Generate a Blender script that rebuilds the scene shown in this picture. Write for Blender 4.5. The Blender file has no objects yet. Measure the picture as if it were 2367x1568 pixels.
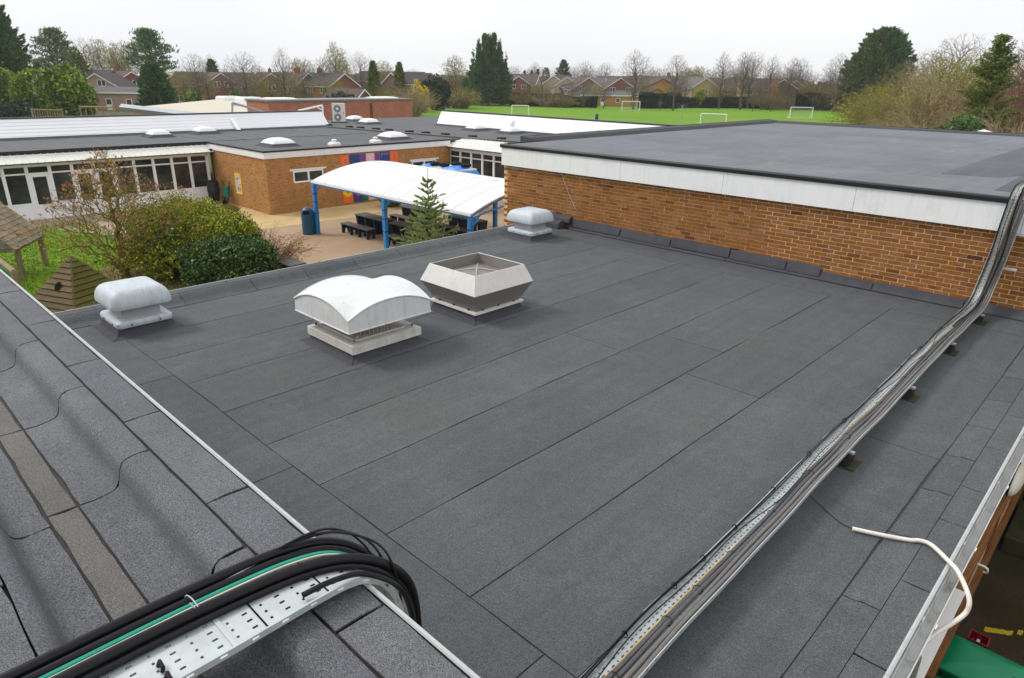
import bpy, bmesh, math, random
import numpy as np
from mathutils import Vector, Matrix

# ------------------------------------------------------------------ camera, world, sun, exposure
SC = bpy.context.scene
COL = SC.collection
CAM_H = 3.4                       # metres above the main flat roof (z = 0)
GZ = -3.2                         # ground level
FOC = 23.78 / 36 * 2367
PIT, ROL, YAW = math.radians(21.12), math.radians(0.9), math.radians(43.87)
_E = np.array([math.cos(YAW), math.sin(YAW), 0.0])
_N = np.array([-math.sin(YAW), math.cos(YAW), 0.0])
_U = np.array([0, 0, 1.0])
_dn0 = -math.sin(PIT) * _N - math.cos(PIT) * _U
FWD = math.cos(PIT) * _N - math.sin(PIT) * _U
RGT = math.cos(ROL) * _E - math.sin(ROL) * _dn0
DWN = math.sin(ROL) * _E + math.cos(ROL) * _dn0
camd = bpy.data.cameras.new('camera')
camd.lens = 23.78; camd.sensor_width = 36; camd.clip_end = 3000; camd.clip_start = 0.05
cam = bpy.data.objects.new('camera', camd); COL.objects.link(cam)
m = Matrix.Identity(4)
for i in range(3):
    m[i][0] = RGT[i]; m[i][1] = -DWN[i]; m[i][2] = -FWD[i]
m[2][3] = CAM_H
cam.matrix_world = m
SC.camera = cam

W = bpy.data.worlds.new('World'); SC.world = W; W.use_nodes = True
wn = W.node_tree.nodes; wl = W.node_tree.links
sky = wn.new('ShaderNodeTexSky'); sky.sky_type = 'NISHITA'; sky.sun_disc = False
SUN_EL, SUN_AZ = math.radians(45), math.radians(240)   # compass angle of the sun seen from above, from +Y clockwise
sky.sun_elevation = SUN_EL; sky.sun_rotation = SUN_AZ
sky.air_density = 1.0; sky.dust_density = 6.0
hs = wn.new('ShaderNodeHueSaturation'); hs.inputs['Saturation'].default_value = 0.06
hs.inputs['Value'].default_value = 1.0
wl.new(sky.outputs[0], hs.inputs['Color'])
mixw = wn.new('ShaderNodeMixRGB'); mixw.inputs[0].default_value = 0.90     # cloud layer over the sky
mixw.inputs[2].default_value = (9.3, 9.35, 9.45, 1)
wl.new(hs.outputs[0], mixw.inputs[1])
bg = wn['Background']; bg.inputs[1].default_value = 0.10
wtc = wn.new('ShaderNodeTexCoord'); wno = wn.new('ShaderNodeTexNoise'); wno.inputs['Scale'].default_value = 2.6; wno.inputs['Detail'].default_value = 5
wl.new(wtc.outputs['Generated'], wno.inputs['Vector'])
wrp = wn.new('ShaderNodeValToRGB'); wrp.color_ramp.elements[0].position = .3; wrp.color_ramp.elements[0].color = (.94,.945,.96,1); wrp.color_ramp.elements[1].position = .7; wrp.color_ramp.elements[1].color = (1.03,1.03,1.03,1)
wl.new(wno.outputs['Fac'], wrp.inputs[0])
wmu = wn.new('ShaderNodeMixRGB'); wmu.blend_type = 'MULTIPLY'; wmu.inputs[0].default_value = 1; wl.new(mixw.outputs[0], wmu.inputs[1]); wl.new(wrp.outputs[0], wmu.inputs[2])
wl.new(wmu.outputs[0], bg.inputs[0])

sund = bpy.data.lights.new('sun', 'SUN'); sund.energy = 1.5; sund.angle = math.radians(14); sund.color = (1, 0.96, 0.9)
sun = bpy.data.objects.new('sun', sund); COL.objects.link(sun)
sdir = Vector((math.sin(SUN_AZ) * math.cos(SUN_EL), math.cos(SUN_AZ) * math.cos(SUN_EL), math.sin(SUN_EL)))
sun.rotation_euler = sdir.to_track_quat('Z', 'Y').to_euler()

SC.view_settings.view_transform = 'Standard'; SC.view_settings.look = 'None'
SC.view_settings.exposure = 0.28; SC.view_settings.gamma = 1.0
SC.view_settings.use_curve_mapping = False
SC.cycles.max_bounces = 6; SC.cycles.diffuse_bounces = 3; SC.cycles.transparent_max_bounces = 8

# ------------------------------------------------------------------ surveying helpers: photo point -> place on a known plane
def _ray(x, y): return FWD * FOC + RGT * (x - 1183.5) + DWN * (y - 784)
_C = np.array([0, 0, CAM_H])
def at(x, y, z=0.0):
    r = _ray(x, y); return _C + r * ((z - CAM_H) / r[2])
def atx(x, y, X):
    r = _ray(x, y); return _C + r * (X / r[0])
def aty(x, y, Y):
    r = _ray(x, y); return _C + r * (Y / r[1])
def atd(x, y, dist):
    r = _ray(x, y); return _C + r * (dist / (r @ _N))
def S(x, y): return (x / 1.08154, y / 1.08154)

# ------------------------------------------------------------------ mesh helpers
class MB:
    def __init__(s): s.v = []; s.f = []
    def add(s, vs, fs):
        o = len(s.v); s.v += [tuple(map(float, p)) for p in vs]; s.f += [tuple(i + o for i in q) for q in fs]; return s
    def box(s, x0, x1, y0, y1, z0, z1):
        return s.add([(x0,y0,z0),(x1,y0,z0),(x1,y1,z0),(x0,y1,z0),(x0,y0,z1),(x1,y0,z1),(x1,y1,z1),(x0,y1,z1)],
                     [(0,3,2,1),(4,5,6,7),(0,1,5,4),(1,2,6,5),(2,3,7,6),(3,0,4,7)])
    def loft(s, rings, cap=True, closed=True):
        n = len(rings[0]); vs = [p for r in rings for p in r]; fs = []
        for i in range(len(rings) - 1):
            for j in range(n if closed else n - 1):
                k = (j + 1) % n
                fs.append((i*n+j, i*n+k, (i+1)*n+k, (i+1)*n+j))
        if cap and closed:
            fs.append(tuple(range(n - 1, -1, -1))); fs.append(tuple((len(rings)-1)*n + j for j in range(n)))
        return s.add(vs, fs)
    def tube(s, path, r, n=6, cap=True):
        P = [Vector(p) for p in path]; R = r if isinstance(r, (list, tuple)) else [r] * len(P)
        rings = []; up = None
        for i, p in enumerate(P):
            t = (P[min(i+1, len(P)-1)] - P[max(i-1, 0)])
            if t.length < 1e-9: t = Vector((0, 0, 1))
            t.normalize()
            if up is None:
                up = Vector((0, 0, 1)) if abs(t.z) < .9 else Vector((1, 0, 0))
            a = t.cross(up)
            if a.length < 1e-6: a = t.cross(Vector((1, .3, .2)))
            a.normalize(); b = t.cross(a); b.normalize(); up = -b if (-b).dot(up) >= 0 else b
            b2 = a.cross(t)
            rings.append([p + (a*math.cos(q) + b2*math.sin(q)) * R[i] for q in [2*math.pi*k/n for k in range(n)]])
        return s.loft(rings, cap)
    def prism(s, poly, fn, w0, w1):
        n = len(poly); lo = [fn(u, v, w0) for u, v in poly]; hi = [fn(u, v, w1) for u, v in poly]
        return s.add(lo + hi, [tuple(range(n-1, -1, -1)), tuple(range(n, 2*n))] + [(i, (i+1) % n, n+(i+1) % n, n+i) for i in range(n)])
    def lathe(s, prof, cx, cy, n=24, cap=True):
        return s.loft([[(cx + r*math.cos(2*math.pi*k/n), cy + r*math.sin(2*math.pi*k/n), z) for k in range(n)] for r, z in prof], cap)
    def build(s, name, mat, parent=None, smooth=False, bev=0, local=False, seg=2):
        me = bpy.data.meshes.new(name); me.from_pydata(s.v, [], s.f)
        bm = bmesh.new(); bm.from_mesh(me)
        bmesh.ops.recalc_face_normals(bm, faces=bm.faces[:])
        if bev: bmesh.ops.bevel(bm, geom=[e for e in bm.edges if e.is_manifold and e.calc_face_angle(0) > .5], offset=bev, segments=seg, affect='EDGES', profile=.5)
        if smooth:
            for f in bm.faces: f.smooth = True
        bm.to_mesh(me); bm.free()
        if smooth and smooth != 'all': me.set_sharp_from_angle(angle=math.radians(42))
        return link(name, me, mat, parent, local)

def link(name, me, mat, parent=None, local=False):
    if mat is not None and not me.materials: me.materials.append(mat)
    o = bpy.data.objects.new(name, me); COL.objects.link(o)
    if parent is not None:
        o.parent = parent
        if not local and parent.type == 'EMPTY': o.location = -parent.location
    return o
def np_mesh(name, V, F, mat, parent=None, local=False, smooth=False):
    V = np.asarray(V, np.float32); F = np.asarray(F, np.int32); k = F.shape[1]
    me = bpy.data.meshes.new(name)
    me.vertices.add(len(V)); me.vertices.foreach_set('co', V.ravel())
    me.loops.add(F.size); me.loops.foreach_set('vertex_index', F.ravel())
    me.polygons.add(len(F)); me.polygons.foreach_set('loop_start', np.arange(0, F.size, k, dtype=np.int32))
    me.update(calc_edges=True); me.validate()
    if smooth: me.polygons.foreach_set('use_smooth', np.ones(len(F), bool))
    return link(name, me, mat, parent, local)
def tag(o, label=None, cat=None, group=None, kind=None):
    if label: o['label'] = label
    if cat: o['category'] = cat
    if group: o['group'] = group
    if kind: o['kind'] = kind
    return o
def thing(name, label, cat, loc=(0, 0, 0), rz=0, group=None):
    o = bpy.data.objects.new(name, None); COL.objects.link(o); o.empty_display_size = .2
    o.location = Vector([float(q) for q in loc]); o.rotation_euler = (0, 0, rz)
    return tag(o, label, cat, group)
def copy_tree(o, parent=None, skip='#'):
    c = o.copy(); COL.objects.link(c); c.parent = parent
    for ch in list(o.children):
        if not ch.name.startswith(skip): copy_tree(ch, c, skip)
    return c

# ------------------------------------------------------------------ materials
MATS = {}
def new_mat(name, rough=.7, spec=.3, metal=0.0):
    m = bpy.data.materials.new(name); m.use_nodes = True
    b = m.node_tree.nodes['Principled BSDF']
    b.inputs['Roughness'].default_value = rough; b.inputs['Specular IOR Level'].default_value = spec; b.inputs['Metallic'].default_value = metal
    MATS[name] = m
    return m, m.node_tree.nodes, m.node_tree.links, b
def coord(n, l, kind='Object', scale=None):
    tc = n.new('ShaderNodeTexCoord')
    if scale is None: return tc.outputs[kind]
    mp = n.new('ShaderNodeMapping'); mp.inputs['Scale'].default_value = scale
    l.new(tc.outputs[kind], mp.inputs[0]); return mp.outputs[0]
def noise(n, l, vec, scale, detail=4, rough=.55):
    t = n.new('ShaderNodeTexNoise'); t.inputs['Scale'].default_value = scale; t.inputs['Detail'].default_value = detail; t.inputs['Roughness'].default_value = rough
    l.new(vec, t.inputs['Vector']); return t.outputs['Fac']
def ramp(n, l, fac, stops):
    r = n.new('ShaderNodeValToRGB'); e = r.color_ramp.elements
    while len(e) < len(stops): e.new(.5)
    for k, (p, c) in enumerate(stops): e[k].position = p; e[k].color = (*c, 1)
    l.new(fac, r.inputs[0]); return r.outputs[0]
def mix(n, l, a, b, fac, mode='MIX'):
    x = n.new('ShaderNodeMixRGB'); x.blend_type = mode
    for sck, val in ((x.inputs[0], fac), (x.inputs[1], a), (x.inputs[2], b)):
        if isinstance(val, (int, float)): sck.default_value = val
        elif isinstance(val, tuple): sck.default_value = (*val, 1)
        else: l.new(val, sck)
    return x.outputs[0]
def bump(n, l, b, h, strength=.3, dist=.01):
    bp = n.new('ShaderNodeBump'); bp.inputs['Strength'].default_value = strength; bp.inputs['Distance'].default_value = dist
    l.new(h, bp.inputs['Height']); l.new(bp.outputs[0], b.inputs['Normal'])
def plain(name, col, rough=.6, spec=.35, metal=0.0, var=.12, scale=3.0, dirt=None, dirt_amt=.5, wsc=None, streak=0, scol=(.25,.24,.20)):
    m, n, l, b = new_mat(name, rough, spec, metal)
    v = coord(n, l, 'Object')
    f = noise(n, l, v, scale, 6, .65)
    c = ramp(n, l, f, [(.25, tuple(x*(1-var) for x in col)), (.75, tuple(min(1, x*(1+var)) for x in col))])
    if dirt:
        g = noise(n, l, v, wsc or scale*1.7, 8, .7)
        gf = ramp(n, l, g, [(.52, (0,0,0)), (.72, (dirt_amt,)*3)])
        c = mix(n, l, c, dirt, gf)
    if streak:                                              # rain runs: long in z, narrow across
        sg = noise(n, l, coord(n, l, 'Object', (14, 14, .9)), 1.6, 6, .65)
        c = mix(n, l, c, scol, ramp(n, l, sg, [(.50, (0,0,0)), (.74, (streak,)*3)]))
    l.new(c, b.inputs['Base Color'])
    return m
def felt(name, col, grain=260, gv=.35, moss=.25, rough=.85, spec=.25, tint=None, axis=(7.0, .35, 1)):
    m, n, l, b = new_mat(name, rough, spec)
    v = coord(n, l, 'Object')
    big = noise(n, l, v, .55, 5, .6); mid = noise(n, l, v, 6, 4, .6); fine = noise(n, l, v, grain, 2, .7)
    c = ramp(n, l, big, [(.3, tuple(x*.91 for x in col)), (.7, tuple(x*1.09 for x in col))])
    tide = noise(n, l, v, .33, 6, .6); c = mix(n, l, c, tuple(x*1.6 for x in col), ramp(n, l, tide, [(.46, (0,0,0)), (.50, (.20,)*3), (.515, (.06,)*3), (.60, (0,0,0))]))      # tide marks of dried puddles
    c = mix(n, l, c, ramp(n, l, mid, [(.3, (.94,)*3), (.7, (1.05,)*3)]), 1.0, 'MULTIPLY')
    c = mix(n, l, c, ramp(n, l, fine, [(.33, (1-gv,)*3), (.67, (1+gv,)*3)]), 1.0, 'MULTIPLY')
    g2 = noise(n, l, v, grain*.4, 3, .75); c = mix(n, l, c, ramp(n, l, g2, [(.32, (1-gv*.42,)*3), (.68, (1+gv*.42,)*3)]), 1.0, 'MULTIPLY')
    oi = n.new('ShaderNodeObjectInfo')                       # each sheet of a different roll
    c = mix(n, l, c, ramp(n, l, oi.outputs['Random'], [(0, (.93,.93,.94)), (1, (1.07,1.07,1.06))]), 1.0, 'MULTIPLY')
    if moss:
        g = noise(n, l, v, .42, 7, .72)
        c = mix(n, l, c, (.085, .095, .05), ramp(n, l, g, [(.54, (0,0,0)), (.76, (moss,)*3)]))
        sc2 = noise(n, l, v, 1.7, 8, .8); c = mix(n, l, c, (.05,.052,.055), ramp(n, l, sc2, [(.60, (0,0,0)), (.80, (.5,)*3)]))
    # long drying streaks along the fall of the roof
    st = noise(n, l, coord(n, l, 'Object', axis), 1.0, 5, .6)
    c = mix(n, l, c, ramp(n, l, st, [(.35, (.93,)*3), (.65, (1.06,)*3)]), 1.0, 'MULTIPLY')
    l.new(c, b.inputs['Base Color']); bump(n, l, b, fine, .35, .004)
    return m
def leafy(name, stops, rough=.6, trans=.25, spec=.25, big=None):
    m, n, l, b = new_mat(name, rough, spec)
    ge = n.new('ShaderNodeNewGeometry')
    c = ramp(n, l, ge.outputs['Random Per Island'], stops)
    v = coord(n, l, 'Object'); f = noise(n, l, v, .5 if big is None else big, 3, .6)
    c = mix(n, l, c, ramp(n, l, f, [(.3, (.72,.74,.7)), (.7, (1.25,1.22,1.15))]), 1.0, 'MULTIPLY')
    l.new(c, b.inputs['Base Color'])
    if trans:
        t = n.new('ShaderNodeBsdfTranslucent'); l.new(c, t.inputs[0])
        mx = n.new('ShaderNodeMixShader'); mx.inputs[0].default_value = trans
        out = n['Material Output']; l.new(b.outputs[0], mx.inputs[1]); l.new(t.outputs[0], mx.inputs[2]); l.new(mx.outputs[0], out.inputs[0])
    return m
def bricky(name, stops, mode='object', rough=.85):
    """one brick's colour picked at random per piece, with grain and burn marks"""
    m, n, l, b = new_mat(name, rough, .2)
    if mode == 'object': r = n.new('ShaderNodeObjectInfo').outputs['Random']
    else: r = n.new('ShaderNodeNewGeometry').outputs['Random Per Island']
    c = ramp(n, l, r, stops)
    ge = n.new('ShaderNodeNewGeometry'); f = noise(n, l, ge.outputs['Position'], 22, 5, .7); g2 = noise(n, l, ge.outputs['Position'], 5, 5, .7)
    c = mix(n, l, c, ramp(n, l, f, [(.28, (.72,.7,.7)), (.7, (1.2,1.2,1.2))]), 1.0, 'MULTIPLY')
    c = mix(n, l, c, (.09, .04, .025), ramp(n, l, g2, [(.62, (0,0,0)), (.78, (.75,)*3)]))
    c = mix(n, l, c, (.62, .40, .30), ramp(n, l, noise(n, l, ge.outputs['Position'], 3.1, 5, .7), [(.60, (0,0,0)), (.8, (.55,)*3)]))
    l.new(c, b.inputs['Base Color']); bump(n, l, b, f, .5, .01)
    return m
def brickwall(name, c1, c2, mortar, vertical_axis='y', rough=.9, dark=.5, damp=None):
    """far brickwork: courses too small to tell apart singly. Local plane picked by which way the wall runs"""
    m, n, l, b = new_mat(name, rough, .15)
    ge = n.new('ShaderNodeNewGeometry'); sp = n.new('ShaderNodeSeparateXYZ'); l.new(ge.outputs['Position'], sp.inputs[0])
    ad = n.new('ShaderNodeMath'); ad.operation = 'ADD'; l.new(sp.outputs[0], ad.inputs[0]); l.new(sp.outputs[1], ad.inputs[1])
    cb = n.new('ShaderNodeCombineXYZ'); l.new(ad.outputs[0], cb.inputs[0]); l.new(sp.outputs[2], cb.inputs[1])
    br = n.new('ShaderNodeTexBrick'); l.new(cb.outputs[0], br.inputs['Vector'])
    br.inputs['Scale'].default_value = 1.0; br.inputs['Brick Width'].default_value = .225; br.inputs['Row Height'].default_value = .075
    br.inputs['Mortar Size'].default_value = .008; br.inputs['Color1'].default_value = (*c1, 1); br.inputs['Color2'].default_value = (*c2, 1); br.inputs['Mortar'].default_value = (*mortar, 1)
    br.inputs['Bias'].default_value = -.2
    f = noise(n, l, ge.outputs['Position'], 1.2, 6, .7)
    c = mix(n, l, br.outputs[0], ramp(n, l, f, [(.3, (.8,)*3), (.7, (1.15,)*3)]), 1.0, 'MULTIPLY')
    st = n.new('ShaderNodeMapping'); st.inputs['Scale'].default_value = (4.2, 4.2, 13); l.new(ge.outputs['Position'], st.inputs[0])
    sf = noise(n, l, st.outputs[0], 1.0, 2, .5)
    c = mix(n, l, c, tuple(x*dark for x in c1), ramp(n, l, sf, [(.56, (0,0,0)), (.63, (.7,)*3)]))
    l.new(c, b.inputs['Base Color']); bump(n, l, b, br.outputs['Fac'], -.4, .01)
    return m
def wood(name, col, axis=(1, 8, 8), rough=.8, moss=None):
    m, n, l, b = new_mat(name, rough, .2)
    v = coord(n, l, 'Object', axis); f = noise(n, l, v, 3, 8, .7)
    c = ramp(n, l, f, [(.25, tuple(x*.55 for x in col)), (.7, tuple(x*1.25 for x in col))])
    oi = n.new('ShaderNodeObjectInfo'); c = mix(n, l, c, ramp(n, l, oi.outputs['Random'], [(0, (.78,)*3), (1, (1.2,)*3)]), 1.0, 'MULTIPLY')
    if moss:
        c = mix(n, l, c, moss, ramp(n, l, noise(n, l, coord(n, l), 1.1, 6, .7), [(.45, (0,0,0)), (.7, (.8,)*3)]))
    l.new(c, b.inputs['Base Color']); bump(n, l, b, f, .3, .01)
    return m
def ground_mat(name, stops, sc1=.6, sc2=40, var=.3, rough=.95, patch=None, psc=.35, speck=None):
    m, n, l, b = new_mat(name, rough, .15)
    v = coord(n, l); c = ramp(n, l, noise(n, l, v, sc1, 6, .65), stops)
    f = noise(n, l, v, sc2, 4, .75)
    c = mix(n, l, c, ramp(n, l, f, [(.3, (1-var,)*3), (.7, (1+var,)*3)]), 1.0, 'MULTIPLY')
    if patch: c = mix(n, l, c, patch, ramp(n, l, noise(n, l, v, psc, 6, .7), [(.5, (0,0,0)), (.7, (.8,)*3)]))
    if speck:
        vo = n.new('ShaderNodeTexVoronoi'); vo.inputs['Scale'].default_value = 9; l.new(v, vo.inputs['Vector'])
        c = mix(n, l, c, speck, ramp(n, l, vo.outputs['Distance'], [(.10, (.8,)*3), (.16, (0,0,0))]))
    l.new(c, b.inputs['Base Color']); bump(n, l, b, f, .5, .02)
    return m
def glassy(name, col=(.03,.036,.035), rough=.06):
    m, n, l, b = new_mat(name, rough, .5)
    f = noise(n, l, coord(n, l), 1.3, 3, .6)
    l.new(ramp(n, l, f, [(.35, tuple(x*.5 for x in col)), (.7, tuple(x*1.8 for x in col))]), b.inputs['Base Color'])
    return m

M_felt = felt('felt_main', (.087, .095, .101), 150, .62, .40)
M_felt_near = felt('felt_near', (.120, .125, .135), 230, .68, .10, axis=(1.5, 1.5, 1.5))
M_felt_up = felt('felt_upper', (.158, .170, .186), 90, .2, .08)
M_felt_far = felt('felt_far', (.115, .12, .128), 60, .15, .05)
M_felt_dark = felt('felt_patch', (.10, .105, .118), 200, .3, .1)
M_felt_flash = felt('felt_flashing', (.066, .067, .078), 240, .3, .12)
M_felt_worn = felt('felt_worn', (.132, .126, .120), 260, .62, .06, axis=(1.5, 1.5, 1.5))
M_bitumen = plain('bitumen_joint', (.022, .018, .017), .55, .4, var=.5, scale=30)
M_trim = plain('trim_metal', (.46, .47, .48), .45, .5, var=.1, scale=8, dirt=(.3,.3,.3), dirt_amt=.5)
M_black = plain('black_edge', (.012, .013, .016), .5, .4, var=.2, scale=2)
M_white = plain('white_panel', (.83, .84, .85), .55, .3, var=.03, scale=1.2, dirt=(.6,.6,.55), dirt_amt=.35, streak=0.16)
M_upvc = plain('white_frame', (.86, .87, .88), .4, .4, var=.03)
M_sheet = plain('ribbed_white_sheet', (.80, .80, .74), .5, .3, var=.05, scale=1.5, dirt=(.55,.53,.42), dirt_amt=.4, streak=0.20)
M_clad = plain('white_cladding', (.88, .885, .91), .5, .35, var=.03, scale=.8)
M_mortar = plain('mortar', (.70, .43, .23), .95, .1, var=.15, scale=30)
BR = [(0, (.215,.095,.022)), (.2, (.275,.115,.030)), (.4, (.235,.105,.027)), (.58, (.31,.135,.042)), (.75, (.265,.13,.052)), (.88, (.165,.062,.020)), (.96, (.37,.165,.075)), (1, (.075,.03,.018))]
M_brick = bricky('brick_piece', BR, 'object'); M_brick_j = bricky('brick_rest', BR, 'island')
BR2 = [(0, (.17,.075,.035)), (.5, (.27,.12,.05)), (.85, (.22,.09,.035)), (1, (.09,.045,.03))]
M_brick_lo = bricky('brick_low', BR2, 'object'); M_mortar_lo = plain('mortar_low', (.42,.30,.22), .95, .1, var=.2, scale=30)
M_bw_block = brickwall('brickwork_tan', (.44,.215,.072), (.36,.165,.052), (.46,.27,.125))
M_bw_far = brickwall('brickwork_red', (.44,.17,.10), (.38,.14,.08), (.46,.25,.17), dark=.8)
M_glass = glassy('window_glass'); M_glass2 = glassy('window_glass_far', (.06,.065,.07), .15)
M_dark = plain('dark_void', (.006,.006,.006), .9, .05, var=.3)
M_vent = plain('vent_grp', (.52,.58,.63), .5, .35, var=.07, scale=4, dirt=(.30,.31,.28), dirt_amt=.45, wsc=6, streak=0.45)
M_fanw = plain('fan_white', (.68,.70,.71), .45, .4, var=.05, scale=5, dirt=(.5,.5,.42), dirt_amt=.35, wsc=9, streak=0.30)
M_fanbase = plain('fan_base', (.66,.645,.60), .55, .3, var=.06, scale=5, dirt=(.34,.31,.24), dirt_amt=.5, wsc=7, streak=0.35)
M_mesh = plain('fan_mesh', (.25,.225,.17), .7, .3, var=.4, scale=60)
M_hexw = plain('fan_cream', (.70,.675,.64), .4, .4, var=.03, scale=3, dirt=(.5,.46,.4), dirt_amt=.3, streak=0.22)
M_hexd = plain('fan_taupe', (.215,.205,.19), .4, .4, var=.06, scale=4, streak=0.20)
M_hexmesh = plain('fan_grille', (.26,.22,.19), .45, .5, .3, var=.25, scale=14)
M_galv = plain('galvanised', (.50,.55,.56), .42, .5, .3, var=.16, scale=7, dirt=(.72,.70,.62), dirt_amt=.5, wsc=4)
M_cable_k = plain('cable_black', (.005,.005,.007), .36, .28, var=.3, scale=30)
M_cable_g = plain('cable_grey', (.085,.085,.092), .5, .4, var=.15, scale=20, dirt=(.2,.19,.17), dirt_amt=.3)
M_cable_b = plain('cable_taupe', (.155,.147,.140), .5, .4, var=.12, scale=20, dirt=(.3,.28,.24), dirt_amt=.4)
M_cable_y = plain('cable_yellow', (.60,.36,.03), .5, .4); M_cable_t = plain('cable_green', (.015,.30,.22), .4, .5, var=.15, scale=20)
M_cable_w = plain('cable_cream', (.70,.62,.50), .5, .4, var=.1, scale=12, dirt=(.45,.36,.25), dirt_amt=.4)
M_pipe = plain('pipe_white', (.76,.72,.65), .5, .4, var=.06, scale=5, dirt=(.5,.47,.4), dirt_amt=.5, wsc=7)
M_rubber = plain('rubber', (.025,.026,.022), .8, .2, var=.4, scale=12, dirt=(.06,.07,.02), dirt_amt=.6)
M_pad = plain('mossy_pad', (.05,.05,.034), .9, .15, var=.3, scale=8, dirt=(.11,.12,.03), dirt_amt=.7)
M_blue = plain('blue_steel', (.025,.235,.60), .35, .5, var=.06, scale=3)
M_navy = plain('navy_plastic', (.008,.022,.045), .5, .4, var=.2, scale=6)
M_recyc = plain('dark_slat', (.125,.11,.10), .7, .3, var=.25, scale=14)
M_bluebin = plain('bin_blue', (.006,.075,.17), .4, .5, var=.1, scale=4)
M_canopy = plain('canopy_sheet', (.84,.84,.825), .4, .4, var=.02, scale=2, dirt=(.74,.72,.62), dirt_amt=.4, wsc=1)
M_tarp = plain('tarpaulin', (.02,.20,.66), .4, .5, var=.15, scale=5)
M_tyre = plain('tyre', (.012,.012,.012), .8, .2, var=.3, scale=10)
M_greenbin = plain('bin_green', (.006,.27,.12), .38, .5, var=.08, scale=4)
M_red = plain('red_paint', (.20,.006,.010), .4, .4); M_redbright = plain('mower_red', (.62,.09,.05), .4, .4)
M_yellow = plain('yellow_paint', (.50,.36,.03), .8, .2, var=.4, scale=25)
M_timber = wood('timber_frame', (.24,.105,.035), (8, 1, 8)); M_log = wood('log', (.34,.255,.15), (6, 6, 1.2), moss=(.16,.17,.06))
M_shingle = wood('shingle', (.30,.235,.16), (3, 9, 9), moss=(.17,.16,.07)); M_board = wood('weathered_board', (.13,.088,.045), (2, 2, 14), moss=(.10,.085,.03))
M_board_m = wood('mossy_board', (.105,.095,.022), (2, 2, 14), moss=(.10,.105,.012)); M_siding = wood('grey_siding', (.27,.245,.21), (6, 1, 6))
M_trell = wood('trellis_wood', (.30,.24,.12), (6, 6, 1))
M_lawn = ground_mat('lawn', [(.3, (.10,.21,.010)), (.7, (.19,.32,.02))], .8, 26, .35, patch=(.15,.17,.04), psc=.9)
M_field = ground_mat('field_grass', [(.3, (.12,.25,.012)), (.7, (.155,.295,.018))], .05, 2.0, .12, patch=(.19,.29,.025), psc=.07)
M_land = ground_mat('land', [(.3, (.08,.11,.03)), (.7, (.14,.14,.06))], .03, 1.5, .25)
M_paving = ground_mat('courtyard_tarmac', [(.3, (.36,.255,.165)), (.7, (.44,.315,.215))], .5, 45, .22, patch=(.33,.215,.11), psc=.3, speck=(.6,.48,.36))
M_gravel = ground_mat('gravel', [(.3, (.50,.36,.17)), (.7, (.60,.45,.24))], .7, 30, .4, patch=(.40,.28,.13), psc=.6)
M_soil = ground_mat('bark_soil', [(.3, (.16,.10,.055)), (.7, (.30,.20,.12))], 1.2, 25, .45)
M_path = ground_mat('path', [(.3, (.36,.28,.20)), (.7, (.44,.35,.27))], .6, 20, .2)
M_yard = ground_mat('yard_concrete', [(.3, (.034,.024,.014)), (.7, (.062,.046,.028))], 1.2, 30, .35, patch=(.035,.038,.010), psc=.8)
M_tanroof = plain('tan_roof', (.60,.55,.45), .8, .2, var=.05, scale=.4); M_steel = plain('grey_steel', (.33,.37,.41), .5, .4, var=.08)
M_acw = plain('ac_white', (.68,.68,.63), .5, .3, var=.04); M_acg = plain('ac_grille', (.22,.22,.21), .6, .3, var=.1)
M_bark = plain('bark', (.13,.095,.065), .9, .1, var=.35, scale=9); M_bark_olive = plain('bark_olive', (.16,.125,.035), .9, .1, var=.35, scale=9)
M_dome = plain('skylight_dome', (.80,.82,.82), .25, .5, var=.03, scale=3)

# ================================================================== THE SETTING
def sheet(name, poly, z, mat, kind='structure', label=None):
    o = MB().add([(x, y, z) for x, y in poly], [tuple(range(len(poly)))]).build(name, mat)
    return tag(o, label, None, None, kind)
sheet('ground', [(-900,-500),(700,-500),(700,900),(-900,900)], GZ - .02, M_land)
sheet('sports_field', [(-150,60),(-128,96),(-135,128),(-124,146),(-111,164),(-92,179),(-72,182),(-56,178),(-40,160),(-20,120),(-20,48),(-60,48),(-62,62),(-90,62)], GZ - .008, M_field)
sheet('courtyard_paving', [(-31.5,9.2),(-11.4,9.2),(-11.4,27.9),(-31.5,27.9)], GZ, M_paving)
def gravel_poly():
    e = [(-38.3,15.9),(-38.3,12.2),(-34.5,11.8),(-31.5,12.3),(-29.4,13.2),(-29.25,15),(-29.2,17),(-28.9,18.6),(-29.3,20.5),(-29.8,22.6),(-30.2,27.9),(-32.15,27.9),(-32.15,15.9)]
    return e
sheet('gravel_strip', gravel_poly(), GZ + .006, M_gravel)
sheet('lawn', [(-37.4,-3),(-12,-3),(-12,9.25),(-22,9.4),(-27,9.3),(-30,8.6),(-33,8.2),(-35.8,7.0),(-37.2,3)], GZ + .004, M_lawn)
sheet('planting_bed', [(-26.2,5.9),(-24.6,5.6),(-22.4,6.0),(-19,7.2),(-18.2,9.6),(-19,10.6),(-24,11.6),(-30.8,11.7),(-31.4,9.6),(-29,8.0),(-27,7.0)], GZ + .010, M_soil)
sheet('garden_path', [(-38.3,-3),(-37.2,-3),(-37.0,3),(-35.4,7.2),(-32.6,8.6),(-31.4,9.2),(-31.4,12.3),(-38.3,12.4)], GZ + .002, M_path)
sheet('service_yard', [(-.52,-3),(6,-3),(6,12.8),(-.52,12.8)], GZ + .004, M_yard)
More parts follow.
